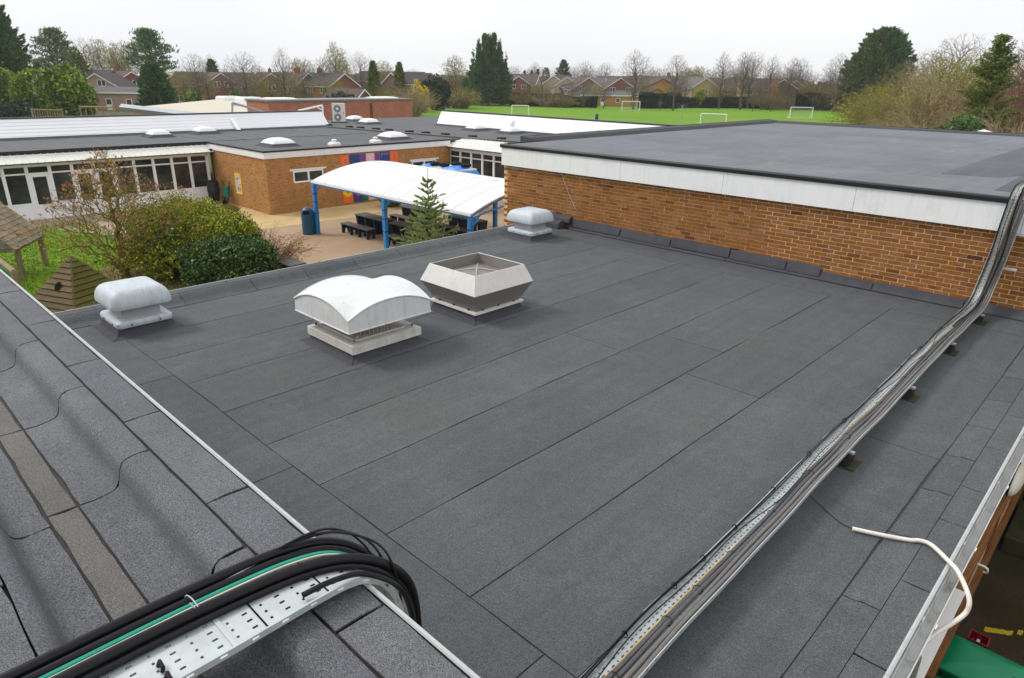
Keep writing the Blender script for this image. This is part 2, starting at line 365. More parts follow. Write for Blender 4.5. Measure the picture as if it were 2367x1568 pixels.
for k, (x0, x1, y, a) in enumerate([(-.30,-.02,9.25,.6),(.02,.075,9.50,.5),(.09,.30,9.68,.6)]):
    rnd = random.Random(k); top = []; bot = []
    for i in range(9):
        t = i/8; x = x0+(x1-x0)*t; yy = y+a*(x-x0)
        top.append((x, yy+.05+rnd.uniform(-.02,.02))); bot.append((x, yy-.05+rnd.uniform(-.02,.02)))
    tag(sheet('painted_line', top + bot[::-1], GZ+.009, M_yellow), kind='structure')

# ================================================================== roofing felt pieces
def wob_poly(x0, x1, y0, y1, amp, rnd, step=.16):
    pts = []
    def run(a, b):
        L = math.hypot(b[0]-a[0], b[1]-a[1]); k = max(2, int(L/step)); w = 0; out = []
        nx, ny = -(b[1]-a[1])/L, (b[0]-a[0])/L
        for i in range(k):
            w = .7*w + rnd.uniform(-amp, amp) if i else 0
            t = i/k; out.append((a[0]+(b[0]-a[0])*t+nx*w, a[1]+(b[1]-a[1])*t+ny*w))
        return out
    c = [(x0,y0),(x1,y0),(x1,y1),(x0,y1)]
    for i in range(4): pts += run(c[i], c[(i+1) % 4])
    return [(x+.006*math.sin(y*1.25+x*3.1)+.003*math.sin(y*3.7+x), y+.006*math.sin(x*1.4+y*2.3)) for x, y in pts]
def felt_sheet(parent, x0, x1, y0, y1, z=0.0, mat=None, th=.006, gap=.006, amp=.0036, seed=0, name='felt_sheet'):
    rnd = random.Random(seed*7919+int(x0*1000)*31+int(y0*1000))
    p = wob_poly(x0+gap, x1-gap, y0+gap, y1-gap, amp, rnd)
    return MB().prism(p, lambda u, v, w: (u, v, w), z, z+th).build(name, mat or M_felt, parent)
def curved_sheet(parent, prof, x0, x1, mat, th=.006, gap=.006, seed=0, name='felt_sheet', amp=.004, axis='x'):
    """sheet dressed over a profile (list of (y,z)) between two x positions"""
    rnd = random.Random(seed*101+int(x0*997)); nx = max(2, int((x1-x0)/.12)); m = len(prof)
    a0 = [rnd.uniform(-amp, amp) for _ in prof]; a1 = [rnd.uniform(-amp, amp) for _ in prof]
    e0 = 0; top = []
    b0 = [-abs(rnd.gauss(0, amp*.55)) for _ in range(nx+1)]; b1 = [abs(rnd.gauss(0, amp*.55)) for _ in range(nx+1)]
    for j, (y, z) in enumerate(prof):
        for i in range(nx+1):
            t = i/nx; x = (x0+gap+a0[j])*(1-t)+(x1-gap+a1[j])*t
            yy = y + (b0[i] - .001 if j == 0 else 0) + (b1[i] + .001 if j == m-1 else 0) if prof[0][0] > prof[-1][0] else y
            top.append((x, yy, z + th) if axis == 'x' else (yy, x, z + th))
    n = nx+1; V = top + [(a, b, c-th) for a, b, c in top]; o = len(top); F = []
    for j in range(m-1):
        for i in range(nx): F.append((j*n+i, j*n+i+1, (j+1)*n+i+1, (j+1)*n+i))
    rim = [i for i in range(n)] + [j*n+nx for j in range(1, m)] + [(m-1)*n+i for i in range(nx-1, -1, -1)] + [j*n for j in range(m-2, 0, -1)]
    for k in range(len(rim)):
        a, b = rim[k], rim[(k+1) % len(rim)]; F.append((a, b, b+o, a+o))
    return MB().add(V, F).build(name, mat, parent, smooth=True)

# ================================================================== MAIN FLAT ROOF BUILDING (hall)
hall = thing('flat_roof_hall', 'single-storey hall under the large grey felt roof with vents and cable tray', 'building', (-5.8, 7, GZ))
MB().box(-11.12, -.53, 1.1, 12.74, GZ, -.012).build('wall_core', M_bw_block, hall)
MB().box(-11.14, -.50, 1.0, 12.745, -.01, 0.0).build('roof_deck', M_bitumen, hall)
XS = [-10.62, -9.65, -8.67, -7.69, -6.71, -5.735, -4.765, -3.775, -2.805, -1.83, -.955]
LAPS = {(-5.735): 7.07, (-4.765): 8.02, (-3.775): 7.05, (-1.83): 7.0}
k = 0
for a, b in zip(XS[:-1], XS[1:]):
    cuts = [2.52] + ([LAPS[a]] if a in LAPS else []) + [11.76]
    for y0, y1 in zip(cuts[:-1], cuts[1:]):
        felt_sheet(hall, a, b, y0, y1, 0, seed=k); k += 1
for a, b in [(-10.62,-8.05),(-8.05,-5.2),(-5.2,-2.1),(-2.1,-.955)]:
    felt_sheet(hall, a, b, 1.04, 2.52, 0, seed=k); k += 1
for a, b in [(-10.62,-7.2),(-7.2,-4.0),(-4.0,-.95)]:
    felt_sheet(hall, a, b, 11.765, 12.56, 0, gap=.002, seed=k); k += 1
# right-hand verge: two narrow runs of felt dressed over a low fillet
yy = [1.05, 2.45, 3.42, 4.42, 5.45, 6.35, 7.18, 8.05, 8.95, 9.85, 10.9, 12.56]
VER = [(-.948,0),(-.90,0),(-.865,.004),(-.835,.014),(-.80,.02),(-.74,.021),(-.705,.021)]
for a, b in zip(yy[:-1], yy[1:]):
    curved_sheet(hall, VER, a, b, M_felt, seed=k, axis='y'); k += 1
for a, b in zip([1.05,2.9,3.9,4.86,5.9,6.6,7.6,8.6,9.5,10.4,11.4],[2.9,3.9,4.86,5.9,6.6,7.6,8.6,9.5,10.4,11.4,12.56]):
    curved_sheet(hall, [(-.70,.021),(-.60,.021),(-.505,.022)], a, b, M_felt, seed=k, axis='y'); k += 1
# parapet on the courtyard side: deck, rising fillet, top, cap sheet
MB().prism([(-11.14,0),(-10.74,0),(-10.93,.105),(-11.14,.118)], lambda u, v, w: (u, w, v), 1.05, 12.72).build('parapet_kerb', M_bitumen, hall)
ys = [1.05, 2.75, 3.72, 4.9, 5.9, 6.95, 8.0, 9.1, 10.2, 11.3, 12.7]
for a, b in zip(ys[:-1], ys[1:]):
    curved_sheet(hall, [(-10.63,0.002),(-10.74,.004),(-10.80,.03),(-10.85,.065),(-10.90,.095),(-10.945,.107),(-10.985,.110)], a, b, M_felt, seed=k, axis='y'); k += 1
ys2 = [1.05, 2.55, 3.55, 4.55, 5.5, 6.6, 7.6, 8.7, 9.7, 10.8, 12.7]
for a, b in zip(ys2[:-1], ys2[1:]):
    curved_sheet(hall, [(-10.99,.112),(-11.07,.116),(-11.145,.119)], a, b, M_felt, seed=k, axis='y'); k += 1
MB().box(-11.165, -11.15, 1.05, 12.72, .02, .132).build('edge_trim', M_trim, hall)
# flashing where the roof meets the brick wall
fl = [(12.60,.006),(12.65,.012),(12.68,.045),(12.705,.09),(12.725,.135)]
for a, b in zip([-10.3,-8.9,-7.6,-6.2,-4.9,-3.4,-2.0],[-8.9,-7.6,-6.2,-4.9,-3.4,-2.0,-.55]):
    curved_sheet(hall, fl, a, b, M_felt_flash, seed=k); k += 1
for i, (a, b) in enumerate(zip([-10.22,-8.82,-7.5,-6.12,-4.95],[-8.86,-7.53,-6.15,-4.98,-4.33])):
    rnd = random.Random(i); j = rnd.uniform(-.012,.012)
    MB().prism([(12.728,.235+j),(12.722,.24+j),(12.672,.10+j),(12.66,.055+j),(12.667,.053+j),(12.68,.095+j)], lambda u, v, w: (w, u, v), a, b).build('cover_flashing', M_felt_flash, hall)
MB().prism([(12.735,.30),(12.70,.305),(12.62,.24),(12.60,.15),(12.735,.15)], lambda u, v, w: (w, u, v), -10.95, -10.28).build('cover_flashing', M_felt_flash, hall, bev=.01)
MB().prism([(12.735,.20),(12.50,.19),(12.42,.13),(12.40,0),(12.735,0)], lambda u, v, w: (w, u, v), -11.1, -10.45).build('kerb_block', M_felt_flash, hall, bev=.015)
# gutter, fascia and the wall below it on the yard side
MB().prism([(-.505,.03),(-.492,.036),(-.478,.03),(-.482,-.02),(-.495,-.02)], lambda u, v, w: (u, w, v), 1.05, 12.7).build('verge_trim', M_trim, hall)
g = MB(); pr = [(-.478,-.035),(-.476,-.10),(-.45,-.12),(-.415,-.115),(-.40,-.05),(-.408,-.048),(-.42,-.105),(-.45,-.11),(-.468,-.095),(-.47,-.035)]
g.prism(pr, lambda u, v, w: (u, w, v), 1.05, 12.68).build('gutter', plain('gutter_dirty', (.55,.56,.55), .5, .3, var=.12, scale=3, dirt=(.16,.19,.12), dirt_amt=.75, wsc=5), hall)
MB().box(-.529, -.497, 1.05, 12.7, -.28, -.03).build('fascia_board', M_upvc, hall)
for y in (2.2, 3.4, 4.6, 5.75, 7.0, 8.2, 9.4, 10.6, 11.8):
    MB().prism([(-.482,-.03),(-.482,-.125),(-.448,-.135),(-.408,-.125),(-.392,-.045),(-.398,-.045),(-.414,-.118),(-.448,-.127),(-.474,-.118),(-.474,-.03)], lambda u, v, w: (u, w, v), y, y+.05).build('gutter_bracket', M_upvc, hall)
# brickwork of that wall, timber window band, ledges
bw = hall
MB().box(-.53, -.512, 1.1, 12.7, GZ, -.285).build('mortar_bed', M_mortar_lo, hall)
rnd = random.Random(5)
d_lo = MB().box(-.009, .009, -.1075, .1075, -.0325, .0325).build('tmp', M_brick_lo, None, bev=.003, seg=1); dlo = d_lo.data; COL.objects.unlink(d_lo)
nb = 0
for r in range(22):
    z = -.33 - r*.075
    for c in range(22):
        y = 5.2 + c*.225 + (.1125 if r % 2 else 0)
        if nb < 300 and y < 9.9 and not (-1.12 < z < -.92) and not (z < -1.80) :
            o = link('brick', dlo, M_brick_lo, hall); o.location = Vector((-.506 + rnd.uniform(-.002,.002), y, z)) - hall.location; nb += 1
MB().box(-.515, -.462, 5.9, 12.6, -1.10, -.94).build('timber_rail', M_timber, hall, bev=.006)
MB().box(-.515, -.455, 6.3, 12.6, -2.05, -1.86).build('timber_rail', M_timber, hall, bev=.006)
for y in (5.9, 7.35, 8.8, 10.2): MB().box(-.513, -.48, y, y+.09, -1.86, -1.10).build('timber_post', M_timber, hall, bev=.004)
MB().box(-.512, -.508, 6.3, 12.5, -3.15, -2.05).build('pane', M_glass, hall)
MB().box(-.515, -.40, 2.0, 5.98, -.66, -.60).build('white_ledge', M_upvc, hall, bev=.004)
MB().box(-.515, -.385, 2.0, 5.96, -.60, -.585).build('ledge_cap', M_upvc, hall)
MB().box(-.515, -.42, 9.0, 10.6, -.92, -.86).build('white_ledge', M_upvc, hall, bev=.004)
MB().box(-.515, -.47, 2.0, 5.6, -1.15, -.66).build('timber_panel', M_timber, hall, bev=.004)
# bulkhead lamp: black body, cream lens
lamp = thing('bulkhead_lamp', 'oval black and cream wall lamp below the gutter at the right edge', 'wall lamp', (-.46, 8.6, -.75))
def half_ellipsoid(cx, cy, cz, rx, ry, rz, s0, s1, n=20, mm=10):
    rings = []
    for j in range(mm+1):
        a = s0 + (s1-s0)*j/mm
        rings.append([(cx + rx*math.sin(a), cy + ry*math.cos(a)*math.cos(2*math.pi*i/n), cz + rz*math.cos(a)*math.sin(2*math.pi*i/n)) for i in range(n)])
    return rings
MB().loft(half_ellipsoid(-.45, 8.6, -.70, .055, .34, .16, -.9, .0)).build('lamp_body', M_black, lamp, smooth=True)
MB().loft(half_ellipsoid(-.449, 8.6, -.70, .085, .33, .155, .0, 1.45)).build('lens', plain('lamp_lens', (.72,.70,.60), .4, .4), lamp, smooth=True)
MB().box(-.515,-.49, 8.45, 8.75, -.80,-.60).build('back_plate', M_black, lamp)
hook = MB().tube([(-.50,8.02,-1.55),(-.43,8.02,-1.55),(-.40,8.03,-1.57),(-.395,8.06,-1.62),(-.40,8.09,-1.66),(-.43,8.10,-1.67)], .012, 8).build('wall_hook', M_upvc, None, smooth=True)
tag(hook, 'small white hook fixed to the timber band below the gutter', 'hook')

# ================================================================== NEAR ROOF (photographer's) with raised kerb
near = thing('near_roof_building', 'foreground building whose grey felt kerb and metal trim cross the lower left', 'building', (-3, 0, GZ))
KP = [(1.03,1.70),(.94,1.702),(.845,1.70)]
SP = [(.838,1.70),(.80,1.701),(.76,1.699),(.735,1.693),(.716,1.682),(.702,1.662),(.694,1.635),(.688,1.605),(.679,1.577),(.660,1.557),(.625,1.546),(.57,1.541),(.51,1.541)]
VP = [(.503,1.541),(.45,1.542),(.385,1.543)]
UP = [(.378,1.543),(.31,1.542),(.27,1.544),(.248,1.552),(.232,1.57),(.222,1.60),(.212,1.635),(.198,1.665),(.175,1.685),(.14,1.695)]
FP = [(.1385,1.6955),(-.4,1.70),(-1.6,1.70)]
core = [(1.04,1.696),(.84,1.695),(.77,1.690),(.745,1.672),(.73,1.62),(.715,1.56),(.68,1.536),(.28,1.537),(.20,1.55),(.185,1.62),(.15,1.675),(.11,1.69),(-2.5,1.69),(-2.5,GZ),(1.04,GZ)]
MB().prism(core, lambda u, v, w: (w, u, v), -9.5, 2.5).build('roof_core', M_bitumen, near)
def laps(start, step, lo=-9.5, hi=2.4):
    x = start
    while x - step > lo: x -= step
    out = [lo]
    while x < hi: out.append(x); x += step
    return out + [hi]
for prof, st, mat in ((KP, -3.59, M_felt_near), (SP, -3.21, M_felt_near), (VP, -3.21, M_felt_worn), (UP, -3.12, M_felt_near), (FP, -2.6, M_felt_near)):
    L = laps(st, 1.005)
    for a, b in zip(L[:-1], L[1:]):
        curved_sheet(near, prof, a, b, mat, seed=k, gap=.007, amp=.006, th=.008); k += 1
for a, b in zip([-9.5,-5.05,-4.0,-2.6], [-5.05,-4.0,-2.6,2.4]):
    MB().prism([(1.033,1.709),(1.037,1.717),(1.048,1.717),(1.051,1.70),(1.051,1.62),(1.045,1.62),(1.041,1.70)], lambda u, v, w: (w, u, v), a, b-.003).build('edge_trim', M_trim, near)
MB().box(-9.5, 2.5, .9, 1.045, GZ, 1.60).build('wall', M_bw_block, near)
MB().box(-9.5, 2.5, 1.046, 1.05, 1.35, 1.62).build('fascia', M_white, near)

# ================================================================== UPPER ROOF BUILDING with brick wall
upper = thing('brick_wall_building', 'taller orange-brick building with deep white fascia and broad grey felt roof', 'building', (-6, 20, GZ))
UX0, UX1, UY1, UZ = -12.62, 5.0, 29.0, 1.80
MB().box(UX0+.02, UX1, 12.765, UY1-.3, GZ, 1.70).build('wall_core', M_bw_block, upper)
MB().box(UX0, UX1, 12.752, 12.764, GZ, 1.32).build('mortar_bed', M_mortar, upper)
dpc = MB().box(-.1065, .1065, -.009, .009, -.0318, .0318).build('tmp', M_brick, None, bev=.0035, seg=1); dbr = dpc.data; COL.objects.unlink(dpc)
dh = MB().box(-.051, .051, -.009, .009, -.0325, .0325).build('tmp', M_brick, None, bev=.0035, seg=1); dhalf = dh.data; COL.objects.unlink(dh)
slots = []
rnd = random.Random(11)
for r in range(-8, 17):
    z = .155 + r*.0745
    if z > 1.30 or z < -.3: continue
    for c in range(0, 80):
        x = UX0 + .11 + c*.2255 + (.1125 if r % 2 else 0) + rnd.uniform(-.006, .006)
        if x > UX1 - .2: continue
        slots.append((x, z))
def pick(xz):
    x, z = xz
    v = np.array([x, 12.74, z]) - _C; f = v @ FWD; px = 1183.5 + FOC*(v @ RGT)/f
    return (z > .10 and px < 2375 and not (-11.0 < x < -10.2 and z < .3)), f
vis = sorted([(pick(s)[1], s) for s in slots if pick(s)[0]])
own = set(s for _, s in vis[:300])
rest = MB()
for s in slots:
    x, z = s; dy = rnd.uniform(-.0015, .002)
    if s in own:
        o = link('brick', dbr, M_brick, upper); o.location = Vector((x, 12.7545+dy, z)) - upper.location
        o.rotation_euler = (rnd.uniform(-.006,.006), rnd.uniform(-.008,.008), 0)
    else:
        rest.box(x-.1065, x+.1065, 12.7445+dy, 12.757+dy, z-.0318, z+.0318)
tag(rest.build('brick_courses', M_brick_j, upper), 'orange brick courses of the far end of the wall', None, None, 'stuff')
# left return of that wall, stepped brick ends towards the courtyard
MB().box(UX0-.001, UX0+.019, 12.80, UY1-.3, GZ, 1.31).build('side_wall', M_bw_block, upper)
FZ0, FZ1 = 1.305, 1.735
jo = [UX0] + [aty(*S(*p), 12.66)[0] for p in [(1341, 390), (1551, 420), (1808, 450), (2138, 490)]]
jo += [jo[-1]+2.44, jo[-1]+4.88, UX1]
for a, b in zip(jo[:-1], jo[1:]):
    MB().box(a+.003, b-.003, 12.655, 12.668, FZ0, FZ1+.02).build('fascia_panel', M_white, upper)
MB().box(UX0+.01, UX1, 12.67, 12.75, FZ0+.02, FZ1).build('fascia_backing', M_dark, upper)
MB().box(UX0-.02, UX0-.003, 12.655, UY1, FZ0, FZ1+.02).build('fascia_panel', M_white, upper)
MB().prism([(12.625,1.735),(12.62,1.80),(12.635,1.825),(12.70,1.83),(12.70,1.735)], lambda u, v, w: (w, u, v), UX0-.05, UX1).build('roof_edge_strip', M_black, upper)
MB().box(UX0-.05, UX0-.02, 12.63, 14.3, 1.735, 1.828).build('roof_edge_strip', M_black, upper)
MB().box(UX0-.02, UX1, 12.70, UY1, 1.70, 1.80).build('roof_deck', M_bitumen, upper)
for i, y0 in enumerate(np.arange(12.705, 28.5, 1.9)):
    y1 = min(y0+1.9, 28.9); cut = [UX0, -9.3+.6*(i % 3), -4.6+.9*(i % 2), UX1]
    for a, b in zip(cut[:-1], cut[1:]):
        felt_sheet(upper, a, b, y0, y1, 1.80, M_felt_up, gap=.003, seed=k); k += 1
P1 = [at(*p, 1.806) for p in [(2176,402),(2367,340),(2460,330),(2440,398),(2310,411)]]
MB().prism([(p[0], p[1]) for p in P1], lambda u, v, w: (u, v, w), 1.8055, 1.8105).build('felt_patch', M_felt_dark, upper)
P2 = [at(*p, 1.806) for p in [(2300,440),(2367,404),(2520,412),(2500,464)]]
MB().prism([(p[0], p[1]) for p in P2], lambda u, v, w: (u, v, w), 1.8055, 1.8105).build('felt_patch', M_felt_dark, upper)
for (xa, xb, ya, yb) in [(-13.15, -12.80, 13.9, 29.2)]:
    MB().prism([(xa,1.70),(xb+.12,1.80),(xb,1.90),(xa+.03,1.915),(xa,1.90)], lambda u, v, w: (u, w, v), ya, yb).build('roof_kerb', M_felt_flash, upper)
    MB().box(xa-.015, xa+.001, ya, yb, 1.66, 1.925).build('kerb_trim', M_black, upper)
    for i in range(9): MB().box(xb-.002, xb+.004, ya+.6+i*1.6, ya+.63+i*1.6, 1.80, 1.90).build('kerb_lap', M_bitumen, upper)
MB().prism([(28.75,1.80),(28.85,1.86),(29.2,1.875),(29.2,1.70)], lambda u, v, w: (w, u, v), -13.15, UX1).build('roof_kerb', M_felt_flash, upper)
MB().box(-13.15, UX1, 29.2, 29.215, 1.66, 1.885).build('kerb_trim', M_black, upper)
# yard corner of this building, seen past the gutter: piers and dark openings on a mossy plinth
MB().box(-.5, 4.0, 11.28, 12.6, GZ, GZ+.28).build('plinth', plain('mossy_plinth', (.05,.05,.025), .95, .1, var=.4, scale=3, dirt=(.05,.07,.015), dirt_amt=.8), upper, bev=.02)
MB().box(-.48, 4.0, 12.60, 12.62, GZ+.28, -.4).build('dark_opening', M_dark, upper)
for x in (-.1, .9, 1.9): MB().box(x, x+.22, 12.45, 12.6, GZ+.28, -.4).build('brick_pier', M_bw_block, upper)
for z in (-2.4, -1.7, -1.0): MB().box(-.48, 4.0, 12.50, 12.53, z, z+.04).build('grille_bar', M_rubber, upper)
# thin telephone wire hanging down the wall
def smooth_path(pts, n=6):
    P = [Vector(p) for p in pts]; out = []
    for i in range(len(P)-1):
        p0, p1, p2, p3 = P[max(i-1,0)], P[i], P[i+1], P[min(i+2,len(P)-1)]
        for j in range(n):
            t = j/n
            out.append(.5*((2*p1) + (p2-p0)*t + (2*p0-5*p1+4*p2-p3)*t*t + (3*p1-p0-3*p2+p3)*t**3))
    return out + [P[-1]]
def Cc(x, y): return S(1240+x/3.698, 300+y/3.698)
wp = [aty(*Cc(*p), 12.722) for p in [(75,430),(350,468),(585,490),(630,570),(690,720),(740,830)]]
wp += [at(*Cc(800,940), .15), at(*Cc(900,1020), .02), at(*Cc(1100,1075), .014), at(*Cc(1330,1125), .012), at(*Cc(1480,1165), .012)]
tag(MB().tube(smooth_path(wp, 8), .007, 6).build('hanging_wire', plain('wire_grey', (.45,.44,.42), .6, .3), None, smooth=True), 'thin grey wire hanging down the orange brick wall onto the roof', 'wire')

# ================================================================== ROOF VENTS AND FANS
def rrect(cx, cy, hx, hy, r, z, n=6):
    pts = []
    for (sx, sy, a0) in ((1,1,0),(-1,1,90),(-1,-1,180),(1,-1,270)):
        for i in range(n+1):
            a = math.radians(a0+90*i/n); pts.append((cx+sx*(hx-r)+r*math.cos(a), cy+sy*(hy-r)+r*math.sin(a), z))
    return pts
def upstand(parent, cx, cy, h0, h1, z1, mat=None):
    for k, (dx, dy) in enumerate(((1,0),(0,1),(-1,0),(0,-1))):
        def P(u, hh, z): return (cx+dx*hh-dy*u*hh, cy+dy*hh+dx*u*hh, z)
        g = .012
        MB().add([P(-1+g,h0,.006),P(1-g,h0,.006),P(1-g,h1+.04,.035),P(1-g,h1,z1),P(-1+g,h1,z1),P(-1+g,h1+.04,.035)],[(0,1,2,5),(5,2,3,4)]).build('felt_flashing', M_felt_flash, parent)
        MB().add([P(-1,h0-.01,.0055),P(1,h0-.01,.0055),P(1,h1+.03,.033),P(1,h1-.006,z1),P(-1,h1-.006,z1),P(-1,h1+.03,.033)],[(0,1,2,5),(5,2,3,4)]).build('joint_bitumen', M_bitumen, parent)
def mushroom_vent(cx, cy, label):
    t = thing('roof_vent', label, 'roof vent', (cx, cy, 0), 0, 'pale mushroom vents on the main roof')
    upstand(t, cx, cy, .48, .34, .14)
    MB().loft([rrect(cx,cy,.375,.36,.06,.125),rrect(cx,cy,.385,.37,.07,.14),rrect(cx,cy,.385,.37,.07,.195),rrect(cx,cy,.37,.355,.07,.215),rrect(cx,cy,.29,.28,.05,.222),rrect(cx,cy,.27,.26,.05,.235)]).build('base_plate', M_vent, t, smooth=True)
    MB().loft([rrect(cx,cy,.265,.255,.03,.21),rrect(cx,cy,.265,.255,.03,.44)]).build('neck', plain('vent_neck', (.40,.41,.42), .5, .3, var=.1, dirt=(.28,.22,.12), dirt_amt=.7, wsc=4), t, smooth=True)
    prof = [(.385,.40),(.398,.385),(.405,.40),(.40,.46),(.388,.52),(.366,.57),(.336,.605),(.298,.628),(.25,.64),(.05,.647)]
    MB().loft([rrect(cx,cy,h,h*.97,min(.07,h*.5),z) for h, z in prof]).build('cowl', M_vent, t, smooth=True)
    for sx, sy in ((1,.5),(1,-.5),(-.4,-1),(.5,-1)):
        MB().box(cx+sx*.388-.006, cx+sx*.388+.006, cy+sy*.372-.006, cy+sy*.372+.006, .15, .18).build('fixing_clip', M_black, t)
    return t
mushroom_vent(-10.17, 2.84, 'stained pale grey mushroom vent near the left parapet end')
mushroom_vent(-10.33, 11.28, 'pale grey mushroom vent in the far corner beside the brick wall')
# big white cowl fan
cx, cy = -7.45, 4.84
t = thing('cowl_fan', 'large white roof fan with cross-vaulted square cowl on cream base', 'roof fan', (cx, cy, 0))
upstand(t, cx, cy, .64, .50, .11)
MB().loft([rrect(cx,cy,.55,.55,.012,.10),rrect(cx,cy,.55,.55,.012,.205),rrect(cx,cy,.535,.535,.012,.215),rrect(cx,cy,.42,.42,.05,.216),rrect(cx,cy,.41,.41,.05,.232),rrect(cx,cy,.38,.38,.05,.23)]).build('base_plate', M_fanbase, t, smooth=True)
MB().lathe([(.395,.22),(.395,.47)], cx, cy, 40).build('drum', M_mesh, t, smooth=True)
for i in range(44):
    a = 2*math.pi*i/44
    MB().tube([(cx+.399*math.cos(a), cy+.399*math.sin(a), .225),(cx+.399*math.cos(a), cy+.399*math.sin(a), .46)], .004, 4).build('guard_wire', M_fanbase, t)
for sx in (1,-1):
    for sy in (1,-1):
        MB().tube([(cx+sx*.30,cy+sy*.30,.24),(cx+sx*.47,cy+sy*.47,.235)], .014, 8).build('fixing_arm', M_fanbase, t, smooth=True)
        MB().lathe([(.016,.225),(.016,.25)], cx+sx*.46, cy+sy*.46, 8).build('bolt', M_pad, t)
N = 24; hw = .645; zc = .60; rise = .165
def vault(u, v):
    a = lambda q: rise*max(0, 1-abs(q)**2.2)
    A, B = a(u), a(v); kk = .03
    h = max(0, min(1, .5+.5*(A-B)/kk)); return zc + B*(1-h)+A*h + kk*h*(1-h)*.4
V = []; F = []
for j in range(N+1):
    for i in range(N+1):
        u, v = -1+2*i/N, -1+2*j/N; V.append((cx+u*hw, cy+v*hw, vault(u, v)))
for j in range(N):
    for i in range(N): F.append((j*(N+1)+i, j*(N+1)+i+1, (j+1)*(N+1)+i+1, (j+1)*(N+1)+i))
cw = MB().add(V, F).build('cowl_top', M_fanw, t, smooth='all')
sk = MB()
for (f, nm) in ((lambda q: (q, -1), 0), (lambda q: (1, q), 1), (lambda q: (-q, 1), 2), (lambda q: (-1, -q), 3)):
    top = []; bot = []
    for i in range(N+1):
        u, v = f(-1+2*i/N); top.append((cx+u*hw*.992, cy+v*hw*.992, vault(u, v)-.004)); bot.append((cx+u*hw*.998, cy+v*hw*.998, .435))
    MB().add(top+bot, [(i, i+1, N+2+i, N+1+i) for i in range(N)]).build('cowl_side', M_fanw, t)
    MB().tube([(cx+f(-1+2*i/N)[0]*hw*1.004, cy+f(-1+2*i/N)[1]*hw*1.004, vault(*f(-1+2*i/N))-.002) for i in range(N+1)], .009, 6).build('cowl_rim', M_fanw, t, smooth=True)
    a, b = f(-1), f(1)
    MB().tube([(cx+a[0]*hw, cy+a[1]*hw, .437),(cx+b[0]*hw, cy+b[1]*hw, .437)], .010, 6).build('drip_edge', M_fanw, t, smooth=True)
MB().box(cx-.60, cx+.60, cy-.60, cy+.60, .46, .47).build('cowl_soffit', M_fanbase, t)
# hexagonal-section fan
cx, cy = -7.43, 6.92
t = thing('square_fan', 'square roof fan, cream above and taupe below, with open top', 'roof fan', (cx, cy, 0))
upstand(t, cx, cy, .61, .47, .12)
MB().loft([rrect(cx,cy,.51,.51,.01,.115),rrect(cx,cy,.52,.52,.01,.12),rrect(cx,cy,.52,.52,.01,.15),rrect(cx,cy,.51,.51,.01,.155)]).build('base_plate', M_hexw, t)
def sq(h, z): return [(cx+h,cy+h,z),(cx-h,cy+h,z),(cx-h,cy-h,z),(cx+h,cy-h,z)]
MB().loft([sq(.465,.155), sq(.62,.452)], cap=False).build('lower_body', M_hexd, t)
MB().loft([sq(.622,.455), sq(.515,.72), sq(.508,.722), sq(.503,.715), sq(.52,.62)], cap=False).build('upper_body', M_hexw, t)
MB().loft([sq(.50,.716), sq(.50,.52)], cap=False).build('inner_lining', M_hexd, t)
MB().add([(cx-.50,cy-.50,.55),(cx+.50,cy-.50,.55),(cx+.50,cy+.50,.55),(cx-.50,cy+.50,.55),(cx,cy,.64)], [(0,1,4),(1,2,4),(2,3,4),(3,0,4)]).build('grille', M_hexmesh, t)
for sx in (1,-1):
    for sy in (1,-1):
        MB().tube([(cx+sx*.46,cy+sy*.46,.565),(cx,cy,.65)], .008, 6).build('stay_rod', M_galv, t)
for a in (-.33, 0, .33):
    for (dx, dy) in ((1,0),(0,-1)):
        MB().box(cx+dx*.478+dy*a-.012, cx+dx*.478+dy*a+.012, cy+dy*.478+dx*a-.012, cy+dy*.478+dx*a+.012, .155, .178).build('bolt', M_pad, t)

